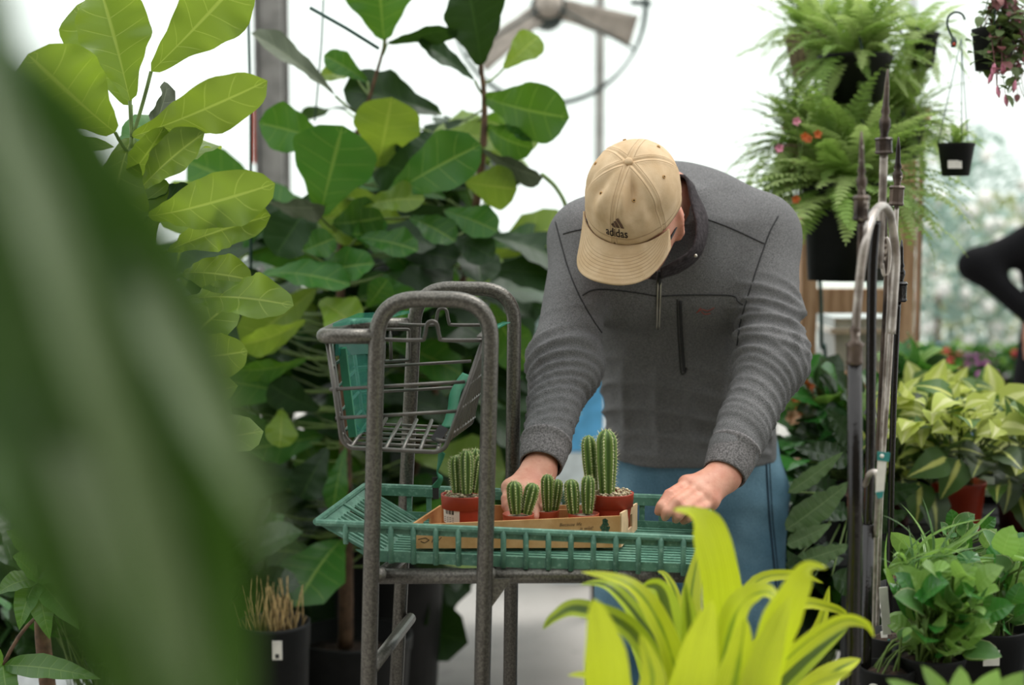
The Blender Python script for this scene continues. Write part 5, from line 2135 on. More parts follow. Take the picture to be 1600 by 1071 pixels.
# fuchsia in the top corner
M_fuch = leafmat('small dull green leaf', '#5c7040', None, None, .3, '#8aa050', .45, var=.4)
M_fuchr = leafmat('reddish leaf', '#8a5a58', None, None, .35, '#c08088', .5, var=.3)
c_ = P(1536, 110, 3.0)
fu = root('hanging_fuchsia', 'trailing plant with reddish stems and pink buds in a dark hanging pot', 'flower', c_)
pot(fu, c_ + (.02, 0, 0), .045, .085, M_potk)
lm = [leafmesh('small_leaf_%d' % k, .034, .011, prof_oval, m_, .15, 5, m=4, fold=.2) for k, m_ in enumerate((M_fuch, M_fuch, M_fuchr))]
sm = MB()
for i in range(64):
    b = c_ + (.02 + rs_.uniform(-.03, .03), rs_.uniform(-.03, .03), .08)
    e = P(rs_.uniform(1545, 1660), rs_.choice((rs_.uniform(-40, 40), rs_.uniform(40, 150), rs_.uniform(70, 155))), 3.0 + rs_.uniform(-.1, .1))
    m2 = (b + e) / 2 + np.array([0, 0, .05])
    q = bez(b, m2, e, 8)
    sm.add(*tube(q, .0009, 4, cap=False))
    for j in range(2, 8):
        d = nrm(np.array([rs_.uniform(-1, 1), rs_.uniform(-1, .4), rs_.uniform(-.8, .5)]))
        inst('leaf', lm[rs_.choice((0, 0, 1, 2))], frame(d, (0, -.3, 1), q[j], rs_.uniform(.6, 1.1)), fu)
    if i % 2 == 0:
        V, F, U = lathe([(.0008, 0), (.004, .006), (.005, .016), (.001, .026)], e, 8, nrm(np.array([rs_.uniform(-.4, .4), 0, -1])))
        mk('bud', V, F, M_pk, fu)
for i in range(40):
    q = c_ + (.02, 0, .08) + np.array([rs_.uniform(-.05, .06), rs_.uniform(-.07, .02), rs_.uniform(-.09, .03)])
    d = nrm(np.array([rs_.uniform(-1, 1), -.6, rs_.uniform(-.9, .3)]))
    inst('leaf', lm[rs_.choice((0, 1))], frame(d, (0, -.6, 1), q, rs_.uniform(.7, 1.2)), fu)
for s_ in (1, 2.2):
    V, F, U = tube([c_ + (.02 + .043 * math.cos(s_ * 2), .043 * math.sin(s_ * 2), .082), P(1560, -60, 3.0)], .0012, 5)
    mk('hanger_wire', V, F, M_wire, fu)
sm.build('stems', M_fuchr, fu)

# ------------------------------------------------------------------ wooden plant stand behind the ferns
n = N('rough pine')
mp = n.new('ShaderNodeMapping')
mp.inputs['Scale'].default_value = (14, 14, 1.2)
n.put(mp.inputs[0], n.coord('Object'))
c = n.mix(n.step(n.noise(4, 5, .6, mp.outputs[0]), .3, .7), C('#98704f'), C('#cda686'))
M_pine = n.done(n.bsdf(c, .75, 0, n.bump(n.noise(8, 4, .6, mp.outputs[0]), .3, .002)))
M_pinelit = plain('lit pine edge', '#d9c2a8', .8, 0, .12, 12)
Yw = 3.95
ws = root('wooden_stand', 'rough pine plant stand with two posts and cross rails behind the ferns', 'stand', P(1345, 345, Yw) * (1, 1, 0))


def wpx(x0, x1, y0, y1, Y, d, mat, nm, z0=None):
    a, b = P(x0, y1, Y), P(x1, y0, Y)
    V, F = bbox((a[0], Y, a[2] if z0 is None else z0), (b[0], Y + d, b[2]))
    return mk(nm, V, F, mat, ws, smooth=False)


wpx(1404, 1435, 175, 600, Yw, .07, M_pine, 'post', 0)
wpx(1435.5, 1446, 175, 600, Yw + .005, .06, M_pinelit, 'lit_edge', 0)  # lit edge of the post, put in as a paler strip
wpx(1250, 1279, 320, 600, Yw, .07, M_pine, 'post', 0)
wpx(1276, 1406, 452, 490, Yw + .005, .05, M_pine, 'rail')
wpx(1276, 1406, 583, 612, Yw + .005, .05, M_pine, 'rail')
wpx(1240, 1455, 168, 196, Yw - .03, .03, M_pine, 'rail')
wpx(1225, 1280, 190, 204, Yw + .08, .04, M_pine, 'rail')
tub = root('storage_tub', 'pale grey plastic tub on the lower rail of the wooden stand', 'tub', P(1345, 584, Yw + .2))
a, b = P(1302, 584, Yw + .10), P(1396, 497, Yw + .10)
V, F = bbox((a[0], Yw + .10, a[2]), (b[0], Yw + .34, b[2]))
V[:4, 0] = (V[:4, 0] - V[:4, 0].mean()) * .92 + V[:4, 0].mean()
mk('tub_body', V, F, plain('grey translucent plastic', '#aeb6b4', .35), tub, smooth=False)
V, F = bbox((a[0] - .012, Yw + .088, b[2] - .045), (b[0] + .012, Yw + .352, b[2] - .03))
mk('tub_lid', V, F, M_label, tub, smooth=False)
V, F = bbox((a[0] - .05, Yw + .051, a[2] - .03), (b[0] + .02, Yw + .36, a[2] - .002))
mk('shelf_board', V, F, M_pine, ws, smooth=False)
V, F, U = tube(smooth_path([P(1280, 425, 3.7), P(1283, 470, 3.7), P(1284, 540, 3.72), P(1290, 600, 3.75), (P(1294, 700, 3.78)[0], 3.78, .01)], 5), .005, 6)
tag(mk('garden_stake', V, F, M_wire), 'dark green stake leaning against the wooden stand', 'stake')

# ------------------------------------------------------------------ iron trellises, seen edge-on
n = N('weathered iron')
c = n.mix(n.step(n.noise(18, 5), .35, .65), C('#211916'), C('#5f5249'))
c = n.mix(n.step(n.noise(70, 4), .62, .72), c, C('#b5aaa0'))
M_iron = n.done(n.bsdf(c, .38, .55, n.bump(n.noise(120, 4), .4, .0015)))
n = N('pale worn iron')
c = n.mix(n.step(n.noise(25, 5), .35, .65), C('#7d736b'), C('#c4bcb4'))
M_ironl = n.done(n.bsdf(c, .35, .5, n.bump(n.noise(120, 4), .4, .0015)))
M_irond = plain('black iron', '#140f0e', .2, .3, .3, 30, .3, 90, spec=.7)


def finial(parent, tip, base, col0, col1, Y, wpx_, mat, spikeY):
    "tapered spike, urn and square collar along a post top (photo heights)"
    x, xs_ = (tip[0] + base[0]) / 2, base[0]
    k = Y / FPX
    A, B = P(base[0], base[1], Y), P(tip[0], tip[1], Y)
    L = np.linalg.norm(B - A)
    ax = nrm(B - A)
    w_ = wpx_ * k / 2
    prof = [(w_ * .45, 0), (w_ * .55, L * .02), (w_ * .40, L * .10), (w_ * .62, L * .22), (w_ * .62, L * .30), (w_ * .36, L * .36), (w_ * .5, L * .42), (w_ * .34, L * .5), (w_ * .26, L * .8), (w_ * .1, L)]
    V, F, U = lathe(prof, A, 12, ax)
    mk('finial', V, F, mat, parent)
    c0, c1 = P(col0[0], col0[1], Y), P(col1[0], col1[1], Y)
    h_ = np.linalg.norm(c1 - c0)
    prof = [(w_ * .8, 0), (w_ * 1.0, h_ * .08), (w_ * .9, h_ * .2), (w_ * .9, h_ * .8), (w_ * 1.05, h_ * .9), (w_ * .8, h_)]
    V, F, U = lathe(prof, c1, 8, nrm(c0 - c1))
    mk('collar', V, F, mat, parent, smooth=False)


def rod(parent, pts, r, Y, mat, nm='bar'):
    q = [P(p[0], p[1], p[2] if len(p) > 2 else Y) for p in pts]
    V, F, U = tube(smooth_path(q, 5), r, 8)
    return mk(nm, V, F, mat, parent)


def ground(px, py, Y, dx=0):
    a = P(px, py, Y)
    return np.array([a[0] + dx, Y, 0.0])


def trellis(label, Y):
    return root('garden_trellis', label, 'trellis', ground(1360, 1071, Y), 'iron trellises leaning together')


t1 = trellis('nearest iron trellis, thick dark post with collar low on it and pale hoop', 1.95)
finial(t1, (1346, 205), (1346, 312), (1346, 305), (1345, 346), 1.95, 27, M_iron, 0)
rod(t1, [(1345, 346), (1344, 420)], .0045, 1.95, M_iron)
rod(t1, [(1336, 560), (1338, 500), (1344, 430), (1353, 372), (1366, 333, 2.0), (1380, 322, 2.06), (1392, 340, 2.12), (1400, 400, 2.15), (1397, 460, 2.15), (1393, 522, 2.15)], .0062, 1.95, M_ironl, 'hoop')
V, F, U = lathe([(.008, 0), (.0125, .004), (.0115, .008), (.0115, .026), (.0135, .030), (.006, .036), (.008, .05), (.003, .062)], P(1335, 572, 1.95), 10)
mk('post_collar', V, F, M_iron, t1)
V, F, U = tube([P(1335, 566, 1.95), P(1336, 800, 1.95), P(1333, 1071, 1.95), (P(1333, 1071, 1.95)[0], 1.95, 0)], .0105, 10)
mk('post', V, F, M_irond, t1)
t2 = trellis('second iron trellis, tallest spike above a round collar', 2.12)
finial(t2, (1387, 108), (1381, 222), (1381, 215), (1381, 241), 2.12, 29, M_iron, 0)
rod(t2, [(1378, 241), (1375, 330), (1369, 420)], .0032, 2.12, M_ironl)
rod(t2, [(1384, 241), (1381, 330), (1376, 420)], .0032, 2.12, M_ironl)
rod(t2, [(1369, 345), (1363, 420), (1361, 560), (1360, 700), (1356, 830)], .0075, 2.10, M_irond)
V, F, U = tube([P(1356, 820, 2.10), P(1351, 1071, 2.10), (P(1350, 1071, 2.10)[0], 2.10, 0)], .0095, 10)
mk('post', V, F, M_irond, t2)
rod(t2, [(1352, 760), (1358, 742, 2.08), (1368, 738, 2.06), (1372, 752, 2.06), (1371, 800, 2.08), (1368, 838, 2.1)], .0045, 2.1, M_ironl, 'scroll')
t3 = trellis('third iron trellis with slim bars that narrow downwards', 2.25)
finial(t3, (1404, 214), (1402, 295), (1402, 290), (1400, 322), 2.25, 25, M_iron, 0)
rod(t3, [(1401, 322), (1397, 420), (1391, 560), (1381, 700), (1374, 850), (1368, 1071)], .0038, 2.25, M_ironl)
rod(t3, [(1394, 330), (1390, 440), (1382, 580), (1374, 720), (1368, 850), (1362, 1071)], .0038, 2.22, M_ironl)
rod(t3, [(1382, 330), (1384, 440), (1376, 600), (1370, 720)], .0034, 2.2, M_iron)
V, F, U = tube([P(1368, 1040, 2.25), (P(1368, 1071, 2.25)[0], 2.25, 0)], .006, 8)
mk('post', V, F, M_irond, t3)
rod(t3, [(1372, 400), (1376, 380), (1384, 372), (1390, 390), (1388, 420), (1382, 430), (1378, 412)], .0036, 2.2, M_ironl, 'scroll')
t4 = trellis('shortest iron trellis, its dark square collar just above the bend of the hoop', 2.4)
finial(t4, (1409, 375), (1407, 445), (1407, 440), (1406, 472), 2.4, 23, M_irond, 0)
rod(t4, [(1403, 472), (1399, 560), (1396, 640), (1392, 800), (1388, 1071)], .0055, 2.4, M_irond)
V, F, U = tube([P(1388, 1040, 2.4), (P(1388, 1071, 2.4)[0], 2.4, 0)], .0055, 8)
mk('post', V, F, M_irond, t4)
# teal and white plant tag caught on the bars
M_teal = plain('teal card', '#2f8a86', .5)
tgc = root('plant_tag', 'white plant tag with teal ends hanging on the trellis bars', 'tag', P(1377, 778, 2.03))
V = np.array([P(1372, 718, 2.03), P(1386, 716, 2.03), P(1381, 770, 2.03), P(1368, 772, 2.03)])
V = np.vstack([V, V + np.array([0, .0015, 0])])
FB = [(0, 3, 2, 1), (4, 5, 6, 7), (0, 1, 5, 4), (1, 2, 6, 5), (2, 3, 7, 6), (3, 0, 4, 7)]
mk('card', V, FB, M_label, tgc, smooth=False)
for q in ([(1371, 706), (1391, 708), (1389, 722), (1371, 720)], [(1368, 770), (1381, 768), (1379, 778), (1372, 780)]):
    V = np.array([P(x, y, 2.029) for x, y in q])
    V = np.vstack([V, V + np.array([0, .0018, 0])])
    mk('teal_end', V, FB, M_teal, tgc, smooth=False)
V, F, U = ball(P(1378, 713, 2.028), .003, 8, 6)
mk('punch_hole', V, F, M_label, tgc)
# ------------------------------------------------------------------ lime dracaena in front of the cart
M_lime = leafmat('lime dracaena leaf', '#ccd436', None, None, .34, '#d8ee28', .34, stripe='#5c7d22', stripe_w=.10, var=.16, edge='#dbe05a', bumpd=.001, streak=.5)
M_limep = leafmat('plain lime dracaena leaf', '#d0da34', None, None, .36, '#dcf028', .36, var=.12, bumpd=.001, streak=.55)
M_limed = leafmat('striped dracaena leaf', '#a9bd30', None, None, .28, '#c8e030', .32, stripe='#2d4a1a', stripe_w=.34, var=.2, bumpd=.001, streak=.5)
g = np.array([P(1100, 0, 1.86)[0], 1.86, .50])
dr = root('lime_dracaena', 'bright lime yellow dracaena with arching strap leaves before the cart', 'plant', g)
dst = root('plinth', 'low grey block under the lime dracaena pot', 'block', g * (1, 1, 0))
V, F = bbox((g[0] - .16, g[1] - .16, 0), (g[0] + .16, g[1] + .16, .498))
bp_ = mk('block', V, F, M_block, dst, smooth=False)
bp_.modifiers.new('b', 'BEVEL').width = .01
pot(dr, g, .115, .19)
D = [  # path in photo places, depths along it, width, material, extra twist, fold
    ([(962, 1140), (945, 1020), (928, 936)], (1.72, 1.60, 1.56), 94, M_limep, .0, .10),
    ([(1066, 1090), (1035, 985), (985, 915), (907, 894)], (1.84, 1.80, 1.80, 1.82), 40, M_lime, .5, .25),
    ([(1050, 1090), (985, 985), (905, 952), (868, 964), (848, 984)], (1.84, 1.80, 1.80, 1.82, 1.83), 34, M_limed, .2, .3),
    ([(1062, 1095), (1020, 1000), (955, 920), (906, 914)], (1.86, 1.84, 1.85, 1.87), 34, M_limed, .6, .3),
    ([(1066, 1080), (1045, 970), (1030, 920), (1002, 918)], (1.88, 1.88, 1.89, 1.90), 52, M_limed, -.5, .2),
    ([(1085, 1080), (1078, 950), (1098, 835)], (1.88, 1.92, 1.96), 44, M_lime, .1, .25),
    ([(1122, 1090), (1128, 940), (1108, 838), (1084, 803), (1052, 797)], (1.84, 1.76, 1.72, 1.71, 1.70), 62, M_limep, .3, .15),
    ([(1140, 1085), (1150, 960), (1143, 856)], (1.90, 1.92, 1.94), 44, M_lime, -.3, .3),
    ([(1082, 1060), (1060, 945), (1042, 902), (1027, 893)], (1.92, 1.96, 1.98, 1.99), 15, M_lime, .2, .4),
    ([(1080, 1080), (1078, 990), (1070, 908)], (1.82, 1.80, 1.79), 40, M_limed, .2, .3),
    ([(1115, 1100), (1150, 960), (1195, 926), (1222, 950)], (1.80, 1.74, 1.72, 1.70), 48, M_lime, -.5, .3),
    ([(1180, 1130), (1205, 1010), (1240, 925), (1262, 886), (1292, 888)], (1.80, 1.68, 1.64, 1.64, 1.65), 56, M_limep, .6, .2),
    ([(1130, 1060), (1172, 920), (1240, 898), (1287, 912)], (1.90, 1.95, 1.97, 1.98), 22, M_lime, .3, .3),
    ([(1140, 1080), (1230, 955), (1300, 950), (1345, 980)], (1.90, 1.94, 1.96, 1.97), 22, M_lime, .2, .35),
    ([(1150, 1120), (1235, 1025), (1310, 972), (1352, 975), (1366, 997)], (1.84, 1.76, 1.74, 1.74, 1.74), 26, M_lime, .8, .3),
    ([(1170, 1110), (1270, 1000), (1296, 916)], (1.92, 1.98, 2.0), 30, M_lime, .0, .4),
    ([(1160, 1140), (1240, 1050), (1326, 980)], (1.86, 1.84, 1.84), 54, M_limed, -.2, .25),
    ([(1062, 1170), (1090, 1030), (1112, 936)], (1.74, 1.66, 1.62), 84, M_limep, .2, .12),
    ([(1175, 1170), (1195, 1040), (1236, 930)], (1.74, 1.66, 1.62), 74, M_limep, -.2, .12),
    ([(1120, 1180), (1150, 1060), (1165, 965)], (1.76, 1.70, 1.67), 80, M_lime, .1, .12),
    ([(1040, 1120), (1010, 1040), (985, 1000)], (1.90, 1.92, 1.94), 40, M_limed, .1, .3),
    ([(1060, 1120), (1050, 1040), (1040, 1000)], (1.9, 1.9, 1.92), 44, M_limed, .0, .3),
    ([(1000, 1120), (930, 1062), (886, 1056)], (1.8, 1.76, 1.74), 22, M_lime, .3, .3),
    ([(1200, 1150), (1290, 1060), (1345, 1030)], (1.86, 1.88, 1.9), 50, M_lime, .0, .25),
    ([(1010, 1140), (1020, 1060), (1000, 990)], (1.70, 1.66, 1.64), 54, M_lime, .0, .25),
    ([(1240, 1150), (1260, 1080), (1330, 1050)], (1.66, 1.62, 1.62), 44, M_lime, .2, .25),
]
ctop = g + (0, 0, .17)
PR = {0: prof_strap, 6: lambda v: np.interp(v, [0, .3, .55, .68, .78, .86, .93, 1], [.5, .9, 1, .78, .42, .22, .14, .02]), 11: lambda v: np.interp(v, [0, .3, .5, .66, .76, .86, .94, 1], [.5, .9, 1, .72, .42, .2, .12, .02])}
prof_drac = lambda v: 2.45 * np.clip(v, 0, 1) ** .52 * np.clip(1 - v, 0, 1) ** .92
for i, (pts, ys, wd, m_, tw_, fo) in enumerate(D):
    q = [P(p[0], p[1], y) for p, y in zip(pts, ys)]
    q = smooth_path(np.array([lerp(ctop, q[0], .55)] + q), 6)
    mid = q[len(q) // 2]
    V, F, U = blade(q, CAM - mid + np.array([0, 0, .4]), wd / 2 * np.mean(ys) / FPX * 1.05, PR.get(i, prof_drac), 8, fo, .05, .03, 2.5, i, twist=tw_)
    mk('leaf', V, F, m_, dr, uv=U)
V, F, U = tube([g + (0, 0, .15), ctop + (0, 0, .04)], .018, 10)
mk('cane', V, F, M_bark, dr)

# ------------------------------------------------------------------ benches at the right
M_bench = plain('black bench slat', '#2a2b2d', .6, 0, .25, 20)


def bench(label, x0, x1, y0, y1, z, n):
    r_ = root('plant_bench', label, 'bench', ((x0 + x1) / 2, (y0 + y1) / 2, 0))
    for k in range(n):
        a = y0 + (y1 - y0) * (k + .08) / n
        b = y0 + (y1 - y0) * (k + .86) / n
        V, F = bbox((x0, a, z - .022), (x1, b, z))
        mk('slat', V, F, M_bench, r_, smooth=False)
    for x in ((x0 + .05, (x0 + x1) / 2, x1 - .05) if x1 - x0 > .9 else (x0 + .03, x1 - .03)):
        V, F = bbox((x - .02, y0, z - .07), (x + .02, y1, z - .0225))
        mk('bearer', V, F, M_bench, r_, smooth=False)
        for y in (y0 + .03, y1 - .03):
            V, F = bbox((x - .022, y - .022, 0), (x + .022, y + .022, z - .0705))
            mk('leg', V, F, M_bench, r_, smooth=False)
    return r_


ZB, ZF = .745, .70
bench('black slatted bench that holds the red pots of trailing plants', .68, 2.6, 2.95, 3.9, ZB, 9)
bench('black slatted bench of small foliage pots nearest the viewer', .76, 2.2, 1.92, 2.75, ZF, 8)

M_bras = leafmat('trailing heart leaf', '#4a6b32', None, '#5b7848', .25, '#8fb040', .35, stripe='#d5d878', stripe_w=.12, var=.3, spec=.4)
M_brasy = leafmat('lime heart leaf', '#b7c35c', None, None, .40, '#dfe97c', .42, stripe='#e6e8a6', stripe_w=.22, var=.2)
M_brasd = leafmat('grey green heart leaf', '#4d5d45', None, None, .15, '#70904a', .35, stripe='#c9cf80', stripe_w=.08, var=.3)
M_gl = leafmat('glossy green leaf', '#2f6a2a', '#79a456', None, .2, '#79b83a', .25, 6, .8, var=.35, vstr=.35)
M_mid = leafmat('mid green leaf', '#7fa554', '#a6c274', None, .34, '#9cc850', .30, 6, .8, var=.3, vstr=.35)
M_dk = leafmat('dark leaf', '#27401f', '#4f6c40', None, .12, '#4f7a2c', .3, 8, .6, var=.35, vstr=.3)
M_lanc = leafmat('wavy lance leaf', '#6c875c', '#a0b886', None, .15, '#6c8f48', .25, 13, .5, var=.3, vstr=.5)
M_varg = leafmat('green leaf with cream edge', '#4d7a3c', None, None, .25, '#90b860', .4, var=.25, edge='#e8e8b8')
Lb = [leafmesh('heart_leaf_%d' % k, .088, .034, prof_heart, m_, .2, 9, m=6, fold=.18, wave=.04, seed=k) for k, m_ in enumerate((M_brasy, M_bras, M_brasd))]
Lg = [leafmesh('oval_leaf_%d' % k, .075, .028, prof_oval, m_, .2, 8, m=6, fold=.22, wave=.05, seed=k) for k, m_ in enumerate((M_gl, M_mid, M_dk))]
Ll = [leafmesh('lance_leaf_%d' % k, .24, .036, prof_lance, m_, .14, 18, m=6, fold=.15, wave=.20, wfreq=6, seed=k) for k, m_ in enumerate((M_lanc, M_dk))]
Ls = [leafmesh('small_oval_%d' % k, .046, .017, prof_oval, m_, .2, 7, m=4, fold=.22, seed=k) for k, m_ in enumerate((M_mid, M_gl, M_varg))]
Lr = [leafmesh('ribbon_leaf_%d' % k, .20, .006, prof_strap, m_, .30, 12, m=4, fold=.3, seed=k) for k, m_ in enumerate((M_mid, M_varg))]


def clump(name, label, cat, c, pr, ph, potm, meshes, wts, n, cx, cy, rx, ry, Y, dY, s=(.7, 1.1), group=None, face=.55, droop=0, leafname='leaf', stem_r=.0018, seed=0, stemm=None, stems=True, taper=.78):
    "pot at c with leaves through the photo ellipse centred (cx, cy) around depth Y"
    rs_ = random.Random(seed)
    r_ = root(name, label, cat, c, group)
    pot(r_, c, pr, ph, potm, taper=taper)
    top = np.asarray(c, float) + (0, 0, ph * .9)
    mb = MB()
    for i in range(n):
        a, q = rs_.uniform(0, 6.28), math.sqrt(rs_.random())
        px, py = cx + rx * q * math.cos(a), cy + ry * q * math.sin(a)
        yy = Y + rs_.uniform(-dY, dY)
        p = P(px, py, yy)
        if p[2] < c[2] + .02:
            p[2] = c[2] + .02 + rs_.random() * .03
        d = nrm(p - (top - (0, 0, .02)))
        d = nrm(d + np.array([rs_.uniform(-.7, .7), rs_.uniform(-.8, .3), rs_.uniform(-.5, .4) - droop]))
        up = nrm(np.array([rs_.uniform(-.5, .5), -face, rs_.uniform(.4, 1)]))
        k = rs_.choices(range(len(meshes)), wts(px, py) if callable(wts) else wts)[0]
        inst(leafname, meshes[k], frame(d, up, p, rs_.uniform(*s)), r_)
        if stems:
            b = top + (rs_.uniform(-.5, .5) * pr, rs_.uniform(-.5, .5) * pr, 0)
            mb.add(*tube(bez(b, lerp(b, p, .5) + (0, 0, .03), p, 5), stem_r, 4, cap=False))
    if stems:
        mb.build('stems', stemm or M_stemg, r_)
    return r_


M_redpot = plain('orange red plastic pot', '#c4401f', .42, 0, .08, 15)
M_drkpot = plain('dark red plastic pot', '#5e2018', .5, 0, .1, 15)
# trailing heart-leaf pots
topw = lambda x, y: (1, .3, .1) if y < 690 else ((.25, .8, .9) if y < 760 else (.12, .5, 1))  # limier leaves on top: variegation, plus light from above put into the colour
for i, (px, Y, mat, n_, cx, cy, rx, ry, lab) in enumerate([
    (1518, 3.20, M_redpot, 56, 1512, 676, 92, 56, 'trailing heart leaf plant in the bright orange red pot'),
    (1404, 3.28, M_drkpot, 54, 1420, 690, 62, 86, 'trailing heart leaf plant in a dark red pot beside the trellis'),
    (1622, 3.22, M_drkpot, 44, 1605, 720, 60, 70, 'trailing heart leaf plant cut off by the picture edge'),
    (1470, 3.52, M_potk, 44, 1455, 640, 70, 44, 'lime heart leaf plant in the second row above the dark red pot'),
    (1570, 3.55, M_potk, 44, 1560, 655, 60, 44, 'lime heart leaf plant in the second row above the bright red pot')]):
    clump('trailing_philodendron', lab, 'plant', (P(px, 0, Y)[0], Y, ZB), .062, .115, mat, Lb, topw, n_, cx, cy, rx, ry, Y - .06, .10, (.7, 1.15), 'trailing heart leaf plants', seed=100 + i, droop=.5, face=.6)
# strands of leaves that hang over the front of the pots
rs_ = random.Random(5)
for i, (px, py, yy, a) in enumerate([(1410, 770, 3.12, .2), (1436, 775, 3.1, -.1), (1455, 790, 3.1, .1), (1480, 738, 3.05, -1.2), (1560, 735, 3.05, 1.1), (1500, 740, 3.08, -.5), (1578, 770, 3.08, -.2), (1590, 790, 3.1, .2)]):
    inst('leaf', Lb[1 if i % 2 else 2], frame((math.sin(a), -.25, -math.cos(a)), (0, -1, .4), P(px, py - 22, yy), rs_.uniform(.9, 1.15)), bpy.data.objects['trailing_philodendron' if 1470 < px < 1560 else ('trailing_philodendron.001' if px < 1470 else 'trailing_philodendron.002')])

clump('leafy_houseplant', 'glossy green bushy plant just behind the elbow of the man', 'plant', (P(1290, 0, 3.5)[0] + .06, 3.5, ZB), .07, .12, M_potk, Lg, (1, .35, .8), 70, 1284, 655, 54, 62, 3.46, .14, (.9, 1.5), seed=120)
clump('leafy_houseplant', 'shaded bushy plant between the lance leaved plant and the trellis posts', 'plant', (P(1330, 0, 3.3)[0] + .03, 3.32, ZB), .06, .1, M_potk, Lg, (.4, .1, 1.4), 60, 1300, 740, 66, 70, 3.36, .12, (.9, 1.5), seed=121)
clump('upright_houseplant', 'bright green upright plant at the back of the bench by the pine post', 'plant', (P(1425, 0, 3.8)[0], 3.8, ZB), .07, .12, M_potk, Lg, (.5, 1, .3), 50, 1425, 605, 46, 34, 3.75, .12, (.9, 1.4), seed=122, face=.4)
inst('leaf', Lb[1], frame((.1, -.1, 1), (0, -1, .1), P(1530, 652, 3.6), 1.5), bpy.data.objects['trailing_philodendron.004'])
# orange blooms among the glossy leaves
gb = root('orange_begonia', 'orange and peach blooms peeping out beside the elbow of the man', 'flower', (P(1262, 0, 3.4)[0] + .09, 3.38, ZB))
pot(gb, W[gb.name], .05, .09)
sm = MB()
for (x, y, r_, m_) in ((1258, 606, .022, M_or), (1244, 618, .018, M_or), (1262, 622, .016, M_or), (1238, 652, .020, plain('peach petals', '#e8b48e', .6)), (1250, 640, .014, M_or)):
    c_ = P(x, y, 3.36)
    mb = MB()
    for k in range(6):
        a = k * 1.047 + x
        d = np.array([math.cos(a), -.5, math.sin(a)])
        mb.add(*blade(bez(c_, c_ + d * r_ * .6 + (0, -.006, 0), c_ + d * r_, 5), (0, -1, .2), r_ * .45, prof_oval, 4, .2))
    mb.build('blossom', m_, gb)
    sm.add(*tube(bez(W[gb.name] + (0, 0, .08), lerp(W[gb.name], c_, .6) + (0, 0, .05), c_, 6), .0016, 4))
sm.build('stems', M_stemg, gb)

# dark wavy lance leaves
r_ = root('lance_leaf_plant', 'dark plant with long wavy edged lance leaves between jeans and trellis', 'plant', (P(1345, 0, 3.0)[0] + .02, 3.06, ZB))
pot(r_, W[r_.name], .07, .12)
sm = MB()
for (b, t, Y, m_, wd) in [((1232, 770), (1318, 706), 2.96, M_lanc, 26), ((1228, 828), (1330, 752), 2.94, M_lanc, 46), ((1230, 852), (1300, 818), 2.92, M_lanc, 30), ((1240, 880), (1335, 850), 2.92, M_lanc, 30),
                         ((1330, 800), (1250, 800), 3.0, M_dk, 34), ((1330, 720), (1240, 700), 3.05, M_dk, 40), ((1320, 860), (1236, 890), 2.98, M_dk, 40), ((1310, 780), (1240, 740), 3.05, M_dk, 44),
                         ((1340, 700), (1290, 640), 3.1, M_dk, 40), ((1350, 820), (1420, 800), 2.95, M_dk, 40), ((1350, 860), (1430, 870), 2.9, M_dk, 40), ((1345, 780), (1440, 760), 3.0, M_dk, 40), ((1300, 900), (1380, 930), 2.86, M_dk, 44), ((1260, 930), (1230, 860), 2.9, M_dk, 44)]:
    V, F, U = leafpx(b, t, Y, Y - .06, wd, 15, .08, prof_lance, fold=.15, wave=.26, wfreq=6, seed=b[0], m=8, n=22)
    mk('leaf', V, F, m_, r_, uv=U)
    sm.add(*tube(bez(W[r_.name] + (0, 0, .1), lerp(W[r_.name], V[4], .5) + (0, 0, .06), V[4], 6), .0022, 5))
sm.build('stems', M_stemg, r_)

clump('shade_plant', 'dark leafy plant low on the floor behind the lime leaves', 'plant', (P(1275, 0, 3.45)[0], 3.45, 0), .13, .22, M_potk, Lg, (.15, 0, 1), 150, 1275, 930, 70, 90, 3.4, .14, (1.3, 2.1), seed=140)
for k, (px, Y, lab) in enumerate(((150, 3.2, 'dark leafy floor plant behind the fingered plant and the blurred leaves'), (300, 3.5, 'dark leafy floor plant between the blurred leaves and the dry grass pot'), (40, 3.9, 'dark leafy floor plant beside the white bucket'))):
    clump('shade_plant', lab, 'plant', (P(px, 0, Y)[0], Y, 0), .14, .24, M_potk, Lg, (.25, 0, 1), 150, px, 930, 100, 130, Y - .05, .16, (1.4, 2.2), 'shade plants on the floor', seed=150 + k)
# small pots nearest the viewer
potpx = lambda x, Y: (P(x, 0, Y)[0], Y, ZF)
r_ = clump('ribbon_plant', 'tuft of thin arching ribbon leaves in a black pot with a white stake', 'plant', potpx(1416, 2.20), .046, .10, M_potk, Lr, (.8, 1), 60, 1426, 930, 30, 30, 2.18, .04, (.45, .85), seed=130, stems=False, face=.3)
V, F = prism(P(1386, 992, 2.15), P(1380, 918, 2.15), .013, .0015)
mk('plant_label_stake', V, F, M_label, r_, smooth=False, label='white plastic plant stake')
r_ = clump('peperomia', 'plant with three broad smooth leaves rising above the ribbon leaves', 'plant', potpx(1440, 2.50), .05, .10, M_potk, Ls, (1, .3, 0), 14, 1432, 905, 40, 40, 2.46, .05, (.8, 1.3), seed=131)
sm = MB()
for (b, t, wd, ro_) in (((1432, 862), (1392, 832), 34, -20), ((1436, 866), (1482, 842), 36, 30), ((1426, 868), (1386, 892), 36, -30), ((1440, 858), (1455, 834), 20, 40)):
    V, F, U = leafpx(b, t, 2.42, 2.38, wd, ro_, .14, prof_oval, fold=.2, seed=b[0], m=8, n=12)
    mk('leaf', V, F, M_mid, r_, uv=U)
    sm.add(*tube(bez(W[r_.name] + (0, 0, .09), P(1436, 900, 2.43), V[4], 6), .002, 5))
sm.build('leaf_stalks', M_stemg, r_)
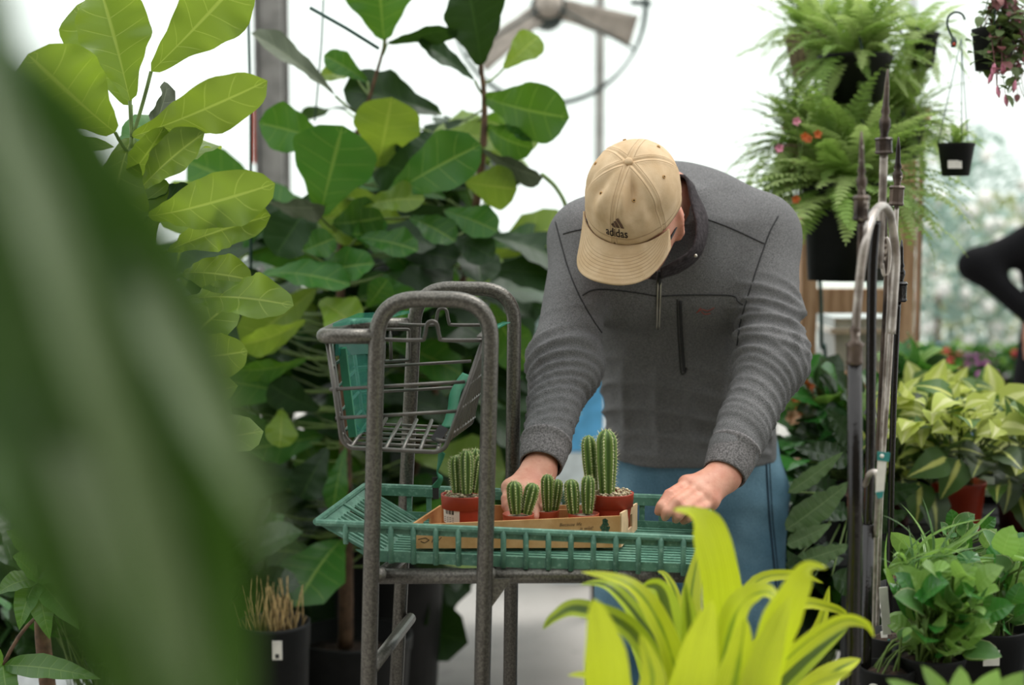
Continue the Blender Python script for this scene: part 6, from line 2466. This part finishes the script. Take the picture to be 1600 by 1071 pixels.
clump('bushy_houseplant', 'bushy pale green plant with blunt leaves in the middle of the front bench', 'plant', potpx(1478, 2.10), .055, .10, M_potk, Ls, (1, .35, .1), 90, 1480, 965, 62, 66, 2.08, .08, (.8, 1.35), seed=132, stem_r=.003)
clump('variegated_ivy', 'small ivy with cream edged leaves before the bright red pot', 'plant', potpx(1505, 2.62), .045, .09, M_potk, Ls, (.3, .3, 1), 50, 1508, 855, 36, 40, 2.60, .06, (.6, .95), seed=133)
r_ = clump('leafy_herb', 'dark stemmed leafy plant in a black pot with a white price card', 'plant', potpx(1568, 2.20), .068, .115, M_potk, Ls, (.8, .8, .5), 80, 1566, 925, 50, 66, 2.22, .10, (.7, 1.2), seed=134)
V, F = box(P(1549, 1029, 2.13), (.026, .0015, .024), nrm((1, .1, 0)), (0, 1, 0), (0, 0, 1))
mk('price_card', V, F, M_label, r_, smooth=False, label='white price card')
for k, (dx, h_) in enumerate(((-.006, .003), (-.001, .003), (.004, .003))):
    V, F = box(P(1546, 1023, 2.128) + (dx, 0, .002), (.0035, .0008, h_))
    mk('card_print', V, F, M_bar, r_, smooth=False)
r_ = clump('broad_leaf_plant', 'tall broad pale leaf rising beside the picture edge', 'plant', potpx(1622, 2.42), .055, .11, M_potk, Ls, (1, .3, .2), 30, 1600, 930, 40, 50, 2.38, .06, (.8, 1.2), seed=135)
for (b, t, wd) in (((1608, 905), (1576, 822), 44), ((1612, 880), (1640, 800), 50)):
    V, F, U = leafpx(b, t, 2.40, 2.34, wd, 20, .1, prof_lance, fold=.25, seed=b[0], m=8, n=12)
    mk('leaf', V, F, M_mid, r_, uv=U)
clump('small_seedling_pot', 'smaller black pot of bare soil with a few sprouts before the white stake', 'plant', potpx(1411, 2.08), .042, .085, M_potk, Ls, (1, 0, .2), 8, 1415, 1005, 18, 16, 2.08, .03, (.4, .7), seed=136)
# low row of leaves along the lower edge
r_ = root('front_row_plant', 'soft row of broad green leaves along the lower picture edge', 'plant', (P(1490, 0, 1.72)[0], 1.72, .58))
pot(r_, W[r_.name], .07, .12)
sm = MB()
for (b, t, wd) in (((1470, 1120), (1385, 1062), 30), ((1480, 1110), (1440, 1040), 30), ((1490, 1120), (1500, 1042), 44), ((1500, 1120), (1560, 1046), 46), ((1520, 1120), (1600, 1050), 48), ((1540, 1110), (1640, 1070), 50), ((1480, 1140), (1400, 1090), 40)):
    V, F, U = leafpx(b, t, 1.72, 1.66, wd, 20, .16, prof_oval, fold=.2, seed=b[0], m=8, n=12)
    mk('leaf', V, F, M_mid, r_, uv=U)
    sm.add(*tube(bez(W[r_.name] + (0, 0, .1), W[r_.name] + (0, 0, .13), V[4], 5), .0025, 5))
sm.build('stems', M_stemg, r_)
st_ = root('plant_stand', 'short black stand under the soft row of leaves', 'stand', W[r_.name] * (1, 1, 0))
V, F = box(W[r_.name] + (0, 0, -.012), (.2, .2, .022))
mk('stand_top', V, F, M_bench, st_, smooth=False)
for sx in (-.07, .07):
    for sy in (-.07, .07):
        V, F = prism(W[r_.name] * (1, 1, 0) + (sx, sy, 0), W[r_.name] + (sx, sy, -.0235), .02, .02)
        mk('leg', V, F, M_bench, st_, smooth=False)
# white wire rack by the trellis foot
rk = root('wire_rack', 'small white wire rack at the foot of the trellis', 'rack', P(1380, 1062, 2.15))
for k in range(6):
    V, F, U = tube([P(1361, 1036 + k * 7, 2.15 - k * .02), P(1386, 1038 + k * 7, 2.15 - k * .02)], .0022, 6)
    mk('rack_wire', V, F, M_label, rk)
for x in (1361, 1386):
    V, F, U = tube([P(x, 1034, 2.155), P(x, 1080, 2.035), (P(x, 1080, 2.035)[0], 2.035, 0)], .0028, 6)
    mk('rack_side', V, F, M_label, rk)
r_ = root('foil_tag', 'teal and white plastic tag between the small front pots', 'tag', P(1386, 1010, 2.2))
V = np.array([P(1376, 988, 2.2), P(1386, 985, 2.2), P(1390, 1030, 2.18), P(1381, 1032, 2.18)])
V = np.vstack([V, V + np.array([0, .0015, 0])])
mk('card', V, FB, M_label, r_, smooth=False)
V = np.array([P(1387, 1000, 2.185), P(1391, 1000, 2.185), P(1392, 1034, 2.18), P(1389, 1034, 2.18)])
V = np.vstack([V, V + np.array([0, .0015, 0])])
mk('teal_end', V, FB, M_teal, r_, smooth=False)
# ------------------------------------------------------------------ beyond: flower bench, shrubs, shopper, shelving
bench('long black flower bench far behind the pine stand', 1.3, 4.6, 6.6, 7.4, .56, 5)
rs_ = random.Random(77)
M_wh = plain('white petals', '#eceae2', .6)
M_rd = plain('red petals', '#c2303a', .6)
M_mg = plain('magenta petals', '#cf6cc0', .6)
M_cr = plain('cream petals', '#e9e2c0', .6)


def flowerpot(label, c, pr, ph, potm, leafm, petm, n, spread, hgt, bsize, nb, seed):
    rs_ = random.Random(seed)
    r_ = root('flower_pot', label, 'flower', c, 'flower pots on the far bench')
    pot(r_, c, pr, ph, potm)
    fo, bl_ = MB(), MB()
    top = np.asarray(c) + (0, 0, ph)
    for i in range(n):
        a, e = rs_.uniform(0, 6.28), rs_.uniform(-.1, 1.5)
        d = np.array([math.cos(a) * math.cos(e), math.sin(a) * math.cos(e), math.sin(e)])
        p = top + d * spread * rs_.uniform(.3, 1) * np.array([1, 1, hgt])
        fo.add(*blade(bez(p, p + d * .03 + (0, 0, .012), p + d * .06, 4), (rs_.uniform(-.5, .5), -.4, 1), .022, prof_oval, 2, .2))
    for i in range(nb):
        a, e = rs_.uniform(0, 6.28), rs_.uniform(.0, 1.5)
        d = np.array([math.cos(a) * math.cos(e), math.sin(a) * math.cos(e), math.sin(e)])
        p = top + d * spread * rs_.uniform(.9, 1.15) * np.array([1, 1, hgt])
        V, F, U = ball(p, (bsize, bsize, bsize * .7), 6, 4)
        bl_.add(V, F)
    fo.build('foliage', leafm, r_, kind='stuff')
    if nb:
        bl_.build('blossoms', petm, r_, kind='stuff')


for i, (px, Y, pm, nb, lab) in enumerate([
    (1462, 6.8, M_cr, 16, 'cream flowers at the start of the far bench'), (1490, 6.75, M_rd, 34, 'red flowers on the far bench in front of the blue barrel'),
    (1518, 6.9, M_wh, 24, 'white flowers between red and magenta pots on the far bench'), (1548, 6.75, M_mg, 26, 'magenta flowers on the far bench'),
    (1580, 6.85, M_wh, 14, 'white flowers beside the magenta pot on the far bench'), (1606, 6.8, M_rd, 20, 'red flowers at the picture edge on the far bench')]):
    flowerpot(lab, (P(px, 0, Y)[0], Y, .56), .085, .13, M_potk, (M_mid, M_gl)[i % 2], pm, 90, .13, 1.0, .016, nb, 200 + i)


def shrub(label, c, r, h, leafm, petm, n, nb, seed, potm=None):
    rs_ = random.Random(seed)
    r_ = root('potted_shrub', label, 'shrub', c, 'pale shrubs near the far glass')
    pot(r_, c, .16, .28, potm or M_potk)
    fo, bl_ = MB(), MB()
    for i in range(n):
        a, e = rs_.uniform(0, 6.28), math.asin(rs_.uniform(-.8, 1))
        d = np.array([math.cos(a) * math.cos(e), math.sin(a) * math.cos(e), math.sin(e)])
        p = np.asarray(c) + (0, 0, h) + d * r * (rs_.random() ** .35) * np.array([1, 1, 1.35])
        q = nrm(d + np.array([rs_.uniform(-.6, .6), rs_.uniform(-.6, .6), rs_.uniform(-.6, .6)]))
        fo.add(*blade(bez(p, p + q * .04, p + q * .08 - (0, 0, .01), 4), (rs_.uniform(-.5, .5), -.4, 1), .024, prof_oval, 2, .2))
    for i in range(nb):
        a, e = rs_.uniform(0, 6.28), math.asin(rs_.uniform(-.7, 1))
        d = np.array([math.cos(a) * math.cos(e), math.sin(a) * math.cos(e), math.sin(e)])
        p = np.asarray(c) + (0, 0, h) + d * r * 1.02 * np.array([1, 1, 1.35])
        bl_.add(*ball(p, rs_.uniform(.03, .055), 6, 4)[:2])  # white balls stand in for out of focus highlights
    V, F, U = tube([np.asarray(c) + (0, 0, .24), np.asarray(c) + (0, 0, h)], .018, 8)
    mk('trunk', V, F, M_bark, r_)
    fo.build('foliage', leafm, r_, kind='stuff')
    if nb:
        bl_.build('blossoms', petm, r_, kind='stuff')


M_pale = leafmat('hazy blue green leaf', '#8fa89c', None, None, .4, '#b8d0c4', .5, var=.25)  # haze over the trees beyond the glass is put into both leaf colours
M_pale2 = leafmat('hazy olive leaf', '#8b9464', None, None, .4, '#b6c07a', .5, var=.25)
for i, (px, Y, r, h, lm_, nb, lab) in enumerate([
    (1478, 9.0, .40, 1.05, M_pale, 46, 'blue green shrub with white highlight balls right behind the pine post'),
    (1560, 10.0, .46, 1.0, M_pale2, 50, 'olive shrub with white highlight balls under the bent black sleeve'),
    (1680, 9.0, .5, 1.1, M_pale, 30, 'blue green shrub with white highlight balls behind the shopper in black'),
    (1515, 11.0, .42, 1.6, M_pale, 14, 'tall thin blue green shrub against the far glass')]):
    shrub(lab, (P(px, 0, Y)[0], Y, 0), r, h, lm_, M_wh, 700, nb, 300 + i)
V, F, U = lathe([(.12, 0), (.15, .03), (.155, .3), (.15, .57), (.12, .6)], (P(1492, 0, 8.0)[0], 8.0, 0), 20)
bb = root('blue_barrel', 'blue plastic barrel standing beyond the red flowers', 'barrel', (P(1492, 0, 8.0)[0], 8.0, 0))
V[:, 2] *= 1.25
M_blue = plain('blue plastic', '#4a7fb4', .45)
mk('barrel_body', V, F, M_blue, bb)
for z in (.25, .5):
    a = np.linspace(0, 2 * PI, 25)[:-1]
    V, F, U = tube(np.stack([W[bb.name][0] + .157 * np.cos(a), 8.0 + .157 * np.sin(a), np.full(24, z)], 1), .008, 6, closed=True)
    mk('barrel_hoop', V, F, M_blue, bb)

# shopper in black at the picture edge, hand on hip
n = N('black clothing')
M_cloth = n.done(n.bsdf((.008, .008, .009, 1), .9, 0, n.bump(n.noise(60, 3), .4, .004), .1))
Ys = 5.0
sx = P(1690, 0, Ys)[0]
sh1, el1, wr1 = P(1622, 376, Ys), P(1524, 416, Ys - .02), P(1612, 492, Ys - .10)
sh2, el2, wr2 = P(1766, 378, Ys), P(1786, 500, Ys), P(1776, 610, Ys - .05)
hd = np.array([sx, Ys - .02, 1.66])


def shop(p):
    d = sections([(sx, Ys, .86), (sx, Ys, .98), (sx, Ys, 1.15), (sx, Ys, 1.32), (sx, Ys, 1.42), (sx, Ys, 1.47)], [.175, .185, .16, .19, .16, .07], [.12, .125, .11, .12, .10, .06])(p)
    for f in (cone(sh1, el1, .062, .052), cone(el1, wr1, .052, .038), cone(sh2, el2, .062, .05), cone(el2, wr2, .05, .036),
              cone((sx - .09, Ys, .88), (sx - .10, Ys, .48), .095, .07), cone((sx - .10, Ys, .48), (sx - .10, Ys + .02, .07), .068, .05),
              cone((sx + .09, Ys, .88), (sx + .10, Ys, .48), .095, .07), cone((sx + .10, Ys, .48), (sx + .10, Ys + .02, .07), .068, .05)):
        d = smin(d, f(p), .05)
    return d


def shopbody(p):
    d = smin(ell(hd, (.074, .095, .115))(p), ell(hd + (0, -.04, -.06), (.055, .055, .06))(p), .04)
    d = smin(d, cone(hd + (0, -.09, .0), hd + (0, -.112, -.03), .008, .013)(p), .015)
    for s in (-1, 1):
        d = smin(d, ell(hd + (s * .076, .01, -.01), (.012, .02, .032))(p), .01)
    d = smin(d, cone(hd - (0, -.02, .08), (sx, Ys + .01, 1.40), .052, .06)(p), .03)
    d = smin(d, cone((sx, Ys, 1.40), (sx, Ys, .95), .10, .12)(p), .05)
    for (e, w__, hip) in ((el1, wr1, (sx - .17, Ys - .10, 1.10)), (el2, wr2, wr2 + np.array([0, -.02, -.10]))):
        d = smin(d, cone(e, w__, .036, .025)(p), .03)
        hip = np.asarray(hip, float)
        dv = nrm(hip - w__)
        sd = nrm(np.cross(dv, (0, 1, 0)))
        for k in range(4):
            o_ = sd * (k - 1.5) * .02
            d = smin(d, union([cone(w__, w__ + dv * .07 + o_, .020, .012), cone(w__ + dv * .07 + o_, w__ + dv * .12 + o_ * 1.1 + (0, .015, 0), .011, .009), cone(w__ + dv * .12 + o_ * 1.1 + (0, .015, 0), w__ + dv * .15 + o_ * 1.1 + (0, .03, 0), .009, .007)], .006)(p), .006)
        d = smin(d, cone(w__ + dv * .02, w__ + dv * .07 + sd * .05 + (0, -.02, 0), .014, .009)(p), .01)
    return d


V, F = nets(shopbody, (sx - .45, Ys - .30, .85), (sx + .35, Ys + .25, 1.80), .007)
V = relax(V, F, 1, .4)
sp2 = mk('person', V, F, M_skin)
tag(sp2, 'shopper in black at the picture edge with an elbow stuck out', 'person')
V, F = nets(shop, (sx - .48, Ys - .3, .02), (sx + .38, Ys + .3, 1.60), .012)
V = relax(V, F, 2, .5)
V = V + vnormals(V, F) * (.006 * wob(V, 91, 16))[:, None]
mk('black_clothes', V, F, M_cloth, sp2)
hf = lambda p: np.maximum(ell(hd + (0, .015, .015), (.084, .10, .118))(p), -(p[:, 1] - (hd[1] - .05) + (p[:, 2] - hd[2] - .02) * .6))
V, F = nets(hf, hd - .16, hd + .16, .008)
mk('hair', relax(V, F, 1), F, M_hair, sp2)
for s in (-1, 1):
    V, F, U = ball(hd + (s * .03, -.082, .0), .012, 10, 6)
    mk('eye', V, F, M_label, sp2)
    V, F, U = tube([(sx + s * .10, Ys + .08, .04), (sx + s * .10, Ys - .05, .045), (sx + s * .105, Ys - .16, .035)], [.04, .045, .03], 10)
    V[:, 2] = np.maximum(V[:, 2], .002)
    mk('shoe', V, F, M_black, sp2)

# --- things seen between the man and the figs
pn = root('display_cabinet', 'sky blue and white display cabinet seen under the arm of the man', 'cabinet', P(905, 345, 5.6) * (1, 1, 0))
a, b = P(862, 700, 5.6), P(944, 592, 5.6)
V, F = bbox((a[0], 5.6, 0), (b[0], 6.1, a[2] - .02))
mk('cabinet_base', V, F, plain('white enamel', '#d3dcdd', .4), pn, smooth=False)
V, F = bbox((a[0], 5.6, a[2] - .015), (b[0], 6.1, b[2]))
mk('blue_panel', V, F, plain('sky blue enamel', '#5fa9d6', .4), pn, smooth=False)
V, F = bbox((a[0] - .03, 5.57, b[2] + .002), (b[0] + .08, 6.12, b[2] + .03))
mk('cabinet_top', V, F, M_black, pn, smooth=False)
rb = root('red_crate', 'red plastic crate on top of the blue cabinet', 'crate', P(935, 574, 5.7))
z0 = b[2] + .032
p0, p1 = P(915, 0, 5.65)[0], P(985, 0, 5.65)[0]
for k, (lo_b, hi_b) in enumerate((((p0, 5.64, z0), (p1, 5.655, z0 + .12)), ((p0, 5.95, z0), (p1, 5.965, z0 + .12)), ((p0, 5.656, z0), (p0 + .015, 5.949, z0 + .12)), ((p1 - .015, 5.656, z0), (p1, 5.949, z0 + .12)), ((p0 + .016, 5.656, z0), (p1 - .016, 5.949, z0 + .012)))):
    V, F = bbox(lo_b, hi_b)
    mk('crate_side' if k < 4 else 'crate_base', V, F, M_red, rb, smooth=False)
# shelving unit with pale boxes and plants behind the far handle
su = root('shelf_unit', 'pale metal shelf unit of stock behind the far cart handle', 'shelf', P(815, 345, 6.4) * (1, 1, 0))
x0, x1 = P(745, 0, 6.4)[0], P(872, 0, 6.4)[0]
for z in (.35, .8, 1.2):
    V, F = bbox((x0, 6.4, z), (x1, 6.9, z + .025))
    mk('shelf_board', V, F, M_frame, su, smooth=False)
for x in (x0, x1 - .03):
    for y in (6.4, 6.87):
        V, F = bbox((x, y, 0), (x + .03, y + .03, 1.5))
        mk('post', V, F, M_frame, su, smooth=False)
for i, (px, z, wd, hh, m_, nm, lab) in enumerate([
    (762, 1.226, .10, .16, plain('brick coloured carton', '#b4735c', .8), 'carton', 'brick coloured carton on the top shelf behind the figs'),
    (800, 1.226, .11, .13, plain('white carton', '#dfe4e2', .7), 'carton', 'white carton on the top shelf behind the figs'),
    (845, 1.226, .08, .20, plain('pale green carton', '#b4c8b0', .7), 'carton', 'pale green carton on the top shelf beside the sleeve'),
    (775, .826, .12, .22, plain('aqua carton', '#a9d0cf', .7), 'carton', 'aqua carton on the middle shelf behind the far handle'),
    (835, .826, .14, .18, plain('grey green carton', '#7f9a90', .7), 'carton', 'grey green carton on the middle shelf beside the sleeve'),
    (800, .376, .16, .26, plain('cream carton', '#d8d3c2', .7), 'carton', 'cream carton on the lowest shelf')]):
    x = P(px, 0, 6.6)[0]
    r_ = root(nm, lab, 'box', (x, 6.62, z), 'cartons on the pale shelf unit')
    V, F = bbox((x - wd / 2, 6.52, z), (x + wd / 2, 6.72, z + hh))
    mk('carton_body', V, F, m_, r_, smooth=False)
    V, F = bbox((x - wd / 2 + .002, 6.522, z + hh + .0005), (x - .001, 6.718, z + hh + .003))
    mk('carton_flap', V, F, m_, r_, smooth=False)
    V, F = bbox((x + .001, 6.522, z + hh + .0005), (x + wd / 2 - .002, 6.718, z + hh + .003))
    mk('carton_flap', V, F, m_, r_, smooth=False)
# plastic-sleeved plant and a palm beside the sleeve
n = N('clear blue plastic sleeve')
g1 = n.bsdf((.62, .80, .84, 1), .2, 0, n.bump(n.noise(30, 3), .6, .006), .6)
t1 = n.new('ShaderNodeBsdfTransparent')
t1.inputs[0].default_value = (.85, .97, 1, 1)
M_sleeve = n.done(n.mixs(.35, g1, t1.outputs[0]))
Yp = 4.4
bench('low pale bench hidden behind the green tray', P(650, 0, 4.6)[0], P(968, 0, 4.6)[0], 4.2, 5.15, .42, 5)
c_ = np.array([P(835, 0, Yp)[0], Yp, .42])
sl_ = root('sleeved_plant', 'plant wrapped in a clear bluish plastic sleeve next to the far handle', 'plant', c_)
pot(sl_, c_, .09, .18)
V, F, U = lathe([(.05, .185), (.055, .25), (.10, .48), (.125, .66), (.06, .88)], c_, 18)
V = V + .012 * wob(V, 6, 20)[:, None]
V[:, 0] -= (V[:, 2] - .60) * .08
mk('sleeve', V, F[:-2], M_sleeve, sl_)
for i in range(26):
    a, e = rs_.uniform(0, 6.28), rs_.uniform(.2, 1.4)
    d = np.array([math.cos(a) * math.cos(e), math.sin(a) * math.cos(e), math.sin(e)])
    inst('leaf', Ll[i % 2], frame(d, (0, -.4, 1), c_ + (rs_.uniform(-.03, .03), rs_.uniform(-.03, .03), rs_.uniform(.2, .72)), rs_.uniform(.4, .7)), sl_)
V, F, U = tube(smooth_path([c_ + (0, 0, .15), c_ + (-.02, 0, .5), c_ + (-.03, 0, .86)], 5), .008, 6)
mk('stem', V, F, M_stemg, sl_)
c_ = np.array([P(790, 0, 4.9)[0], 4.9, .42])
pm = root('areca_palm', 'light green feathery palm peeping out left of the sleeve', 'plant', c_)
pot(pm, c_, .10, .2)
sm = MB()
for i, (x, y, x2, y2) in enumerate([(800, 380, 880, 352), (800, 372, 868, 335), (790, 400, 850, 420), (785, 420, 760, 360), (790, 460, 850, 500), (780, 480, 720, 440), (800, 520, 860, 560), (790, 560, 740, 540)]):
    a, b = P(x, y, 4.85), P(x2, y2, 4.7)
    inst('frond', FR_[i % 5], frame(nrm(b - a), (0, -.3, 1), a, 1.0 * np.linalg.norm(b - a) / .36), pm)
    sm.add(*tube(bez(c_ + (0, 0, .18), lerp(c_, a, .6) + (0, 0, .1), a, 6), .004, 5))
sm.build('stems', M_stemg, pm)
# long dark stalk that crosses to the sleeve
V, F, U = tube(smooth_path([P(846, 272, 3.42), P(866, 290, 3.40), P(880, 312, 3.38), P(886, 330, 3.38)], 5), [.004, .005] + [.0055] * 13 + [.004], 6)
mk('drooping_stalk', V, F, M_stemg, figB)
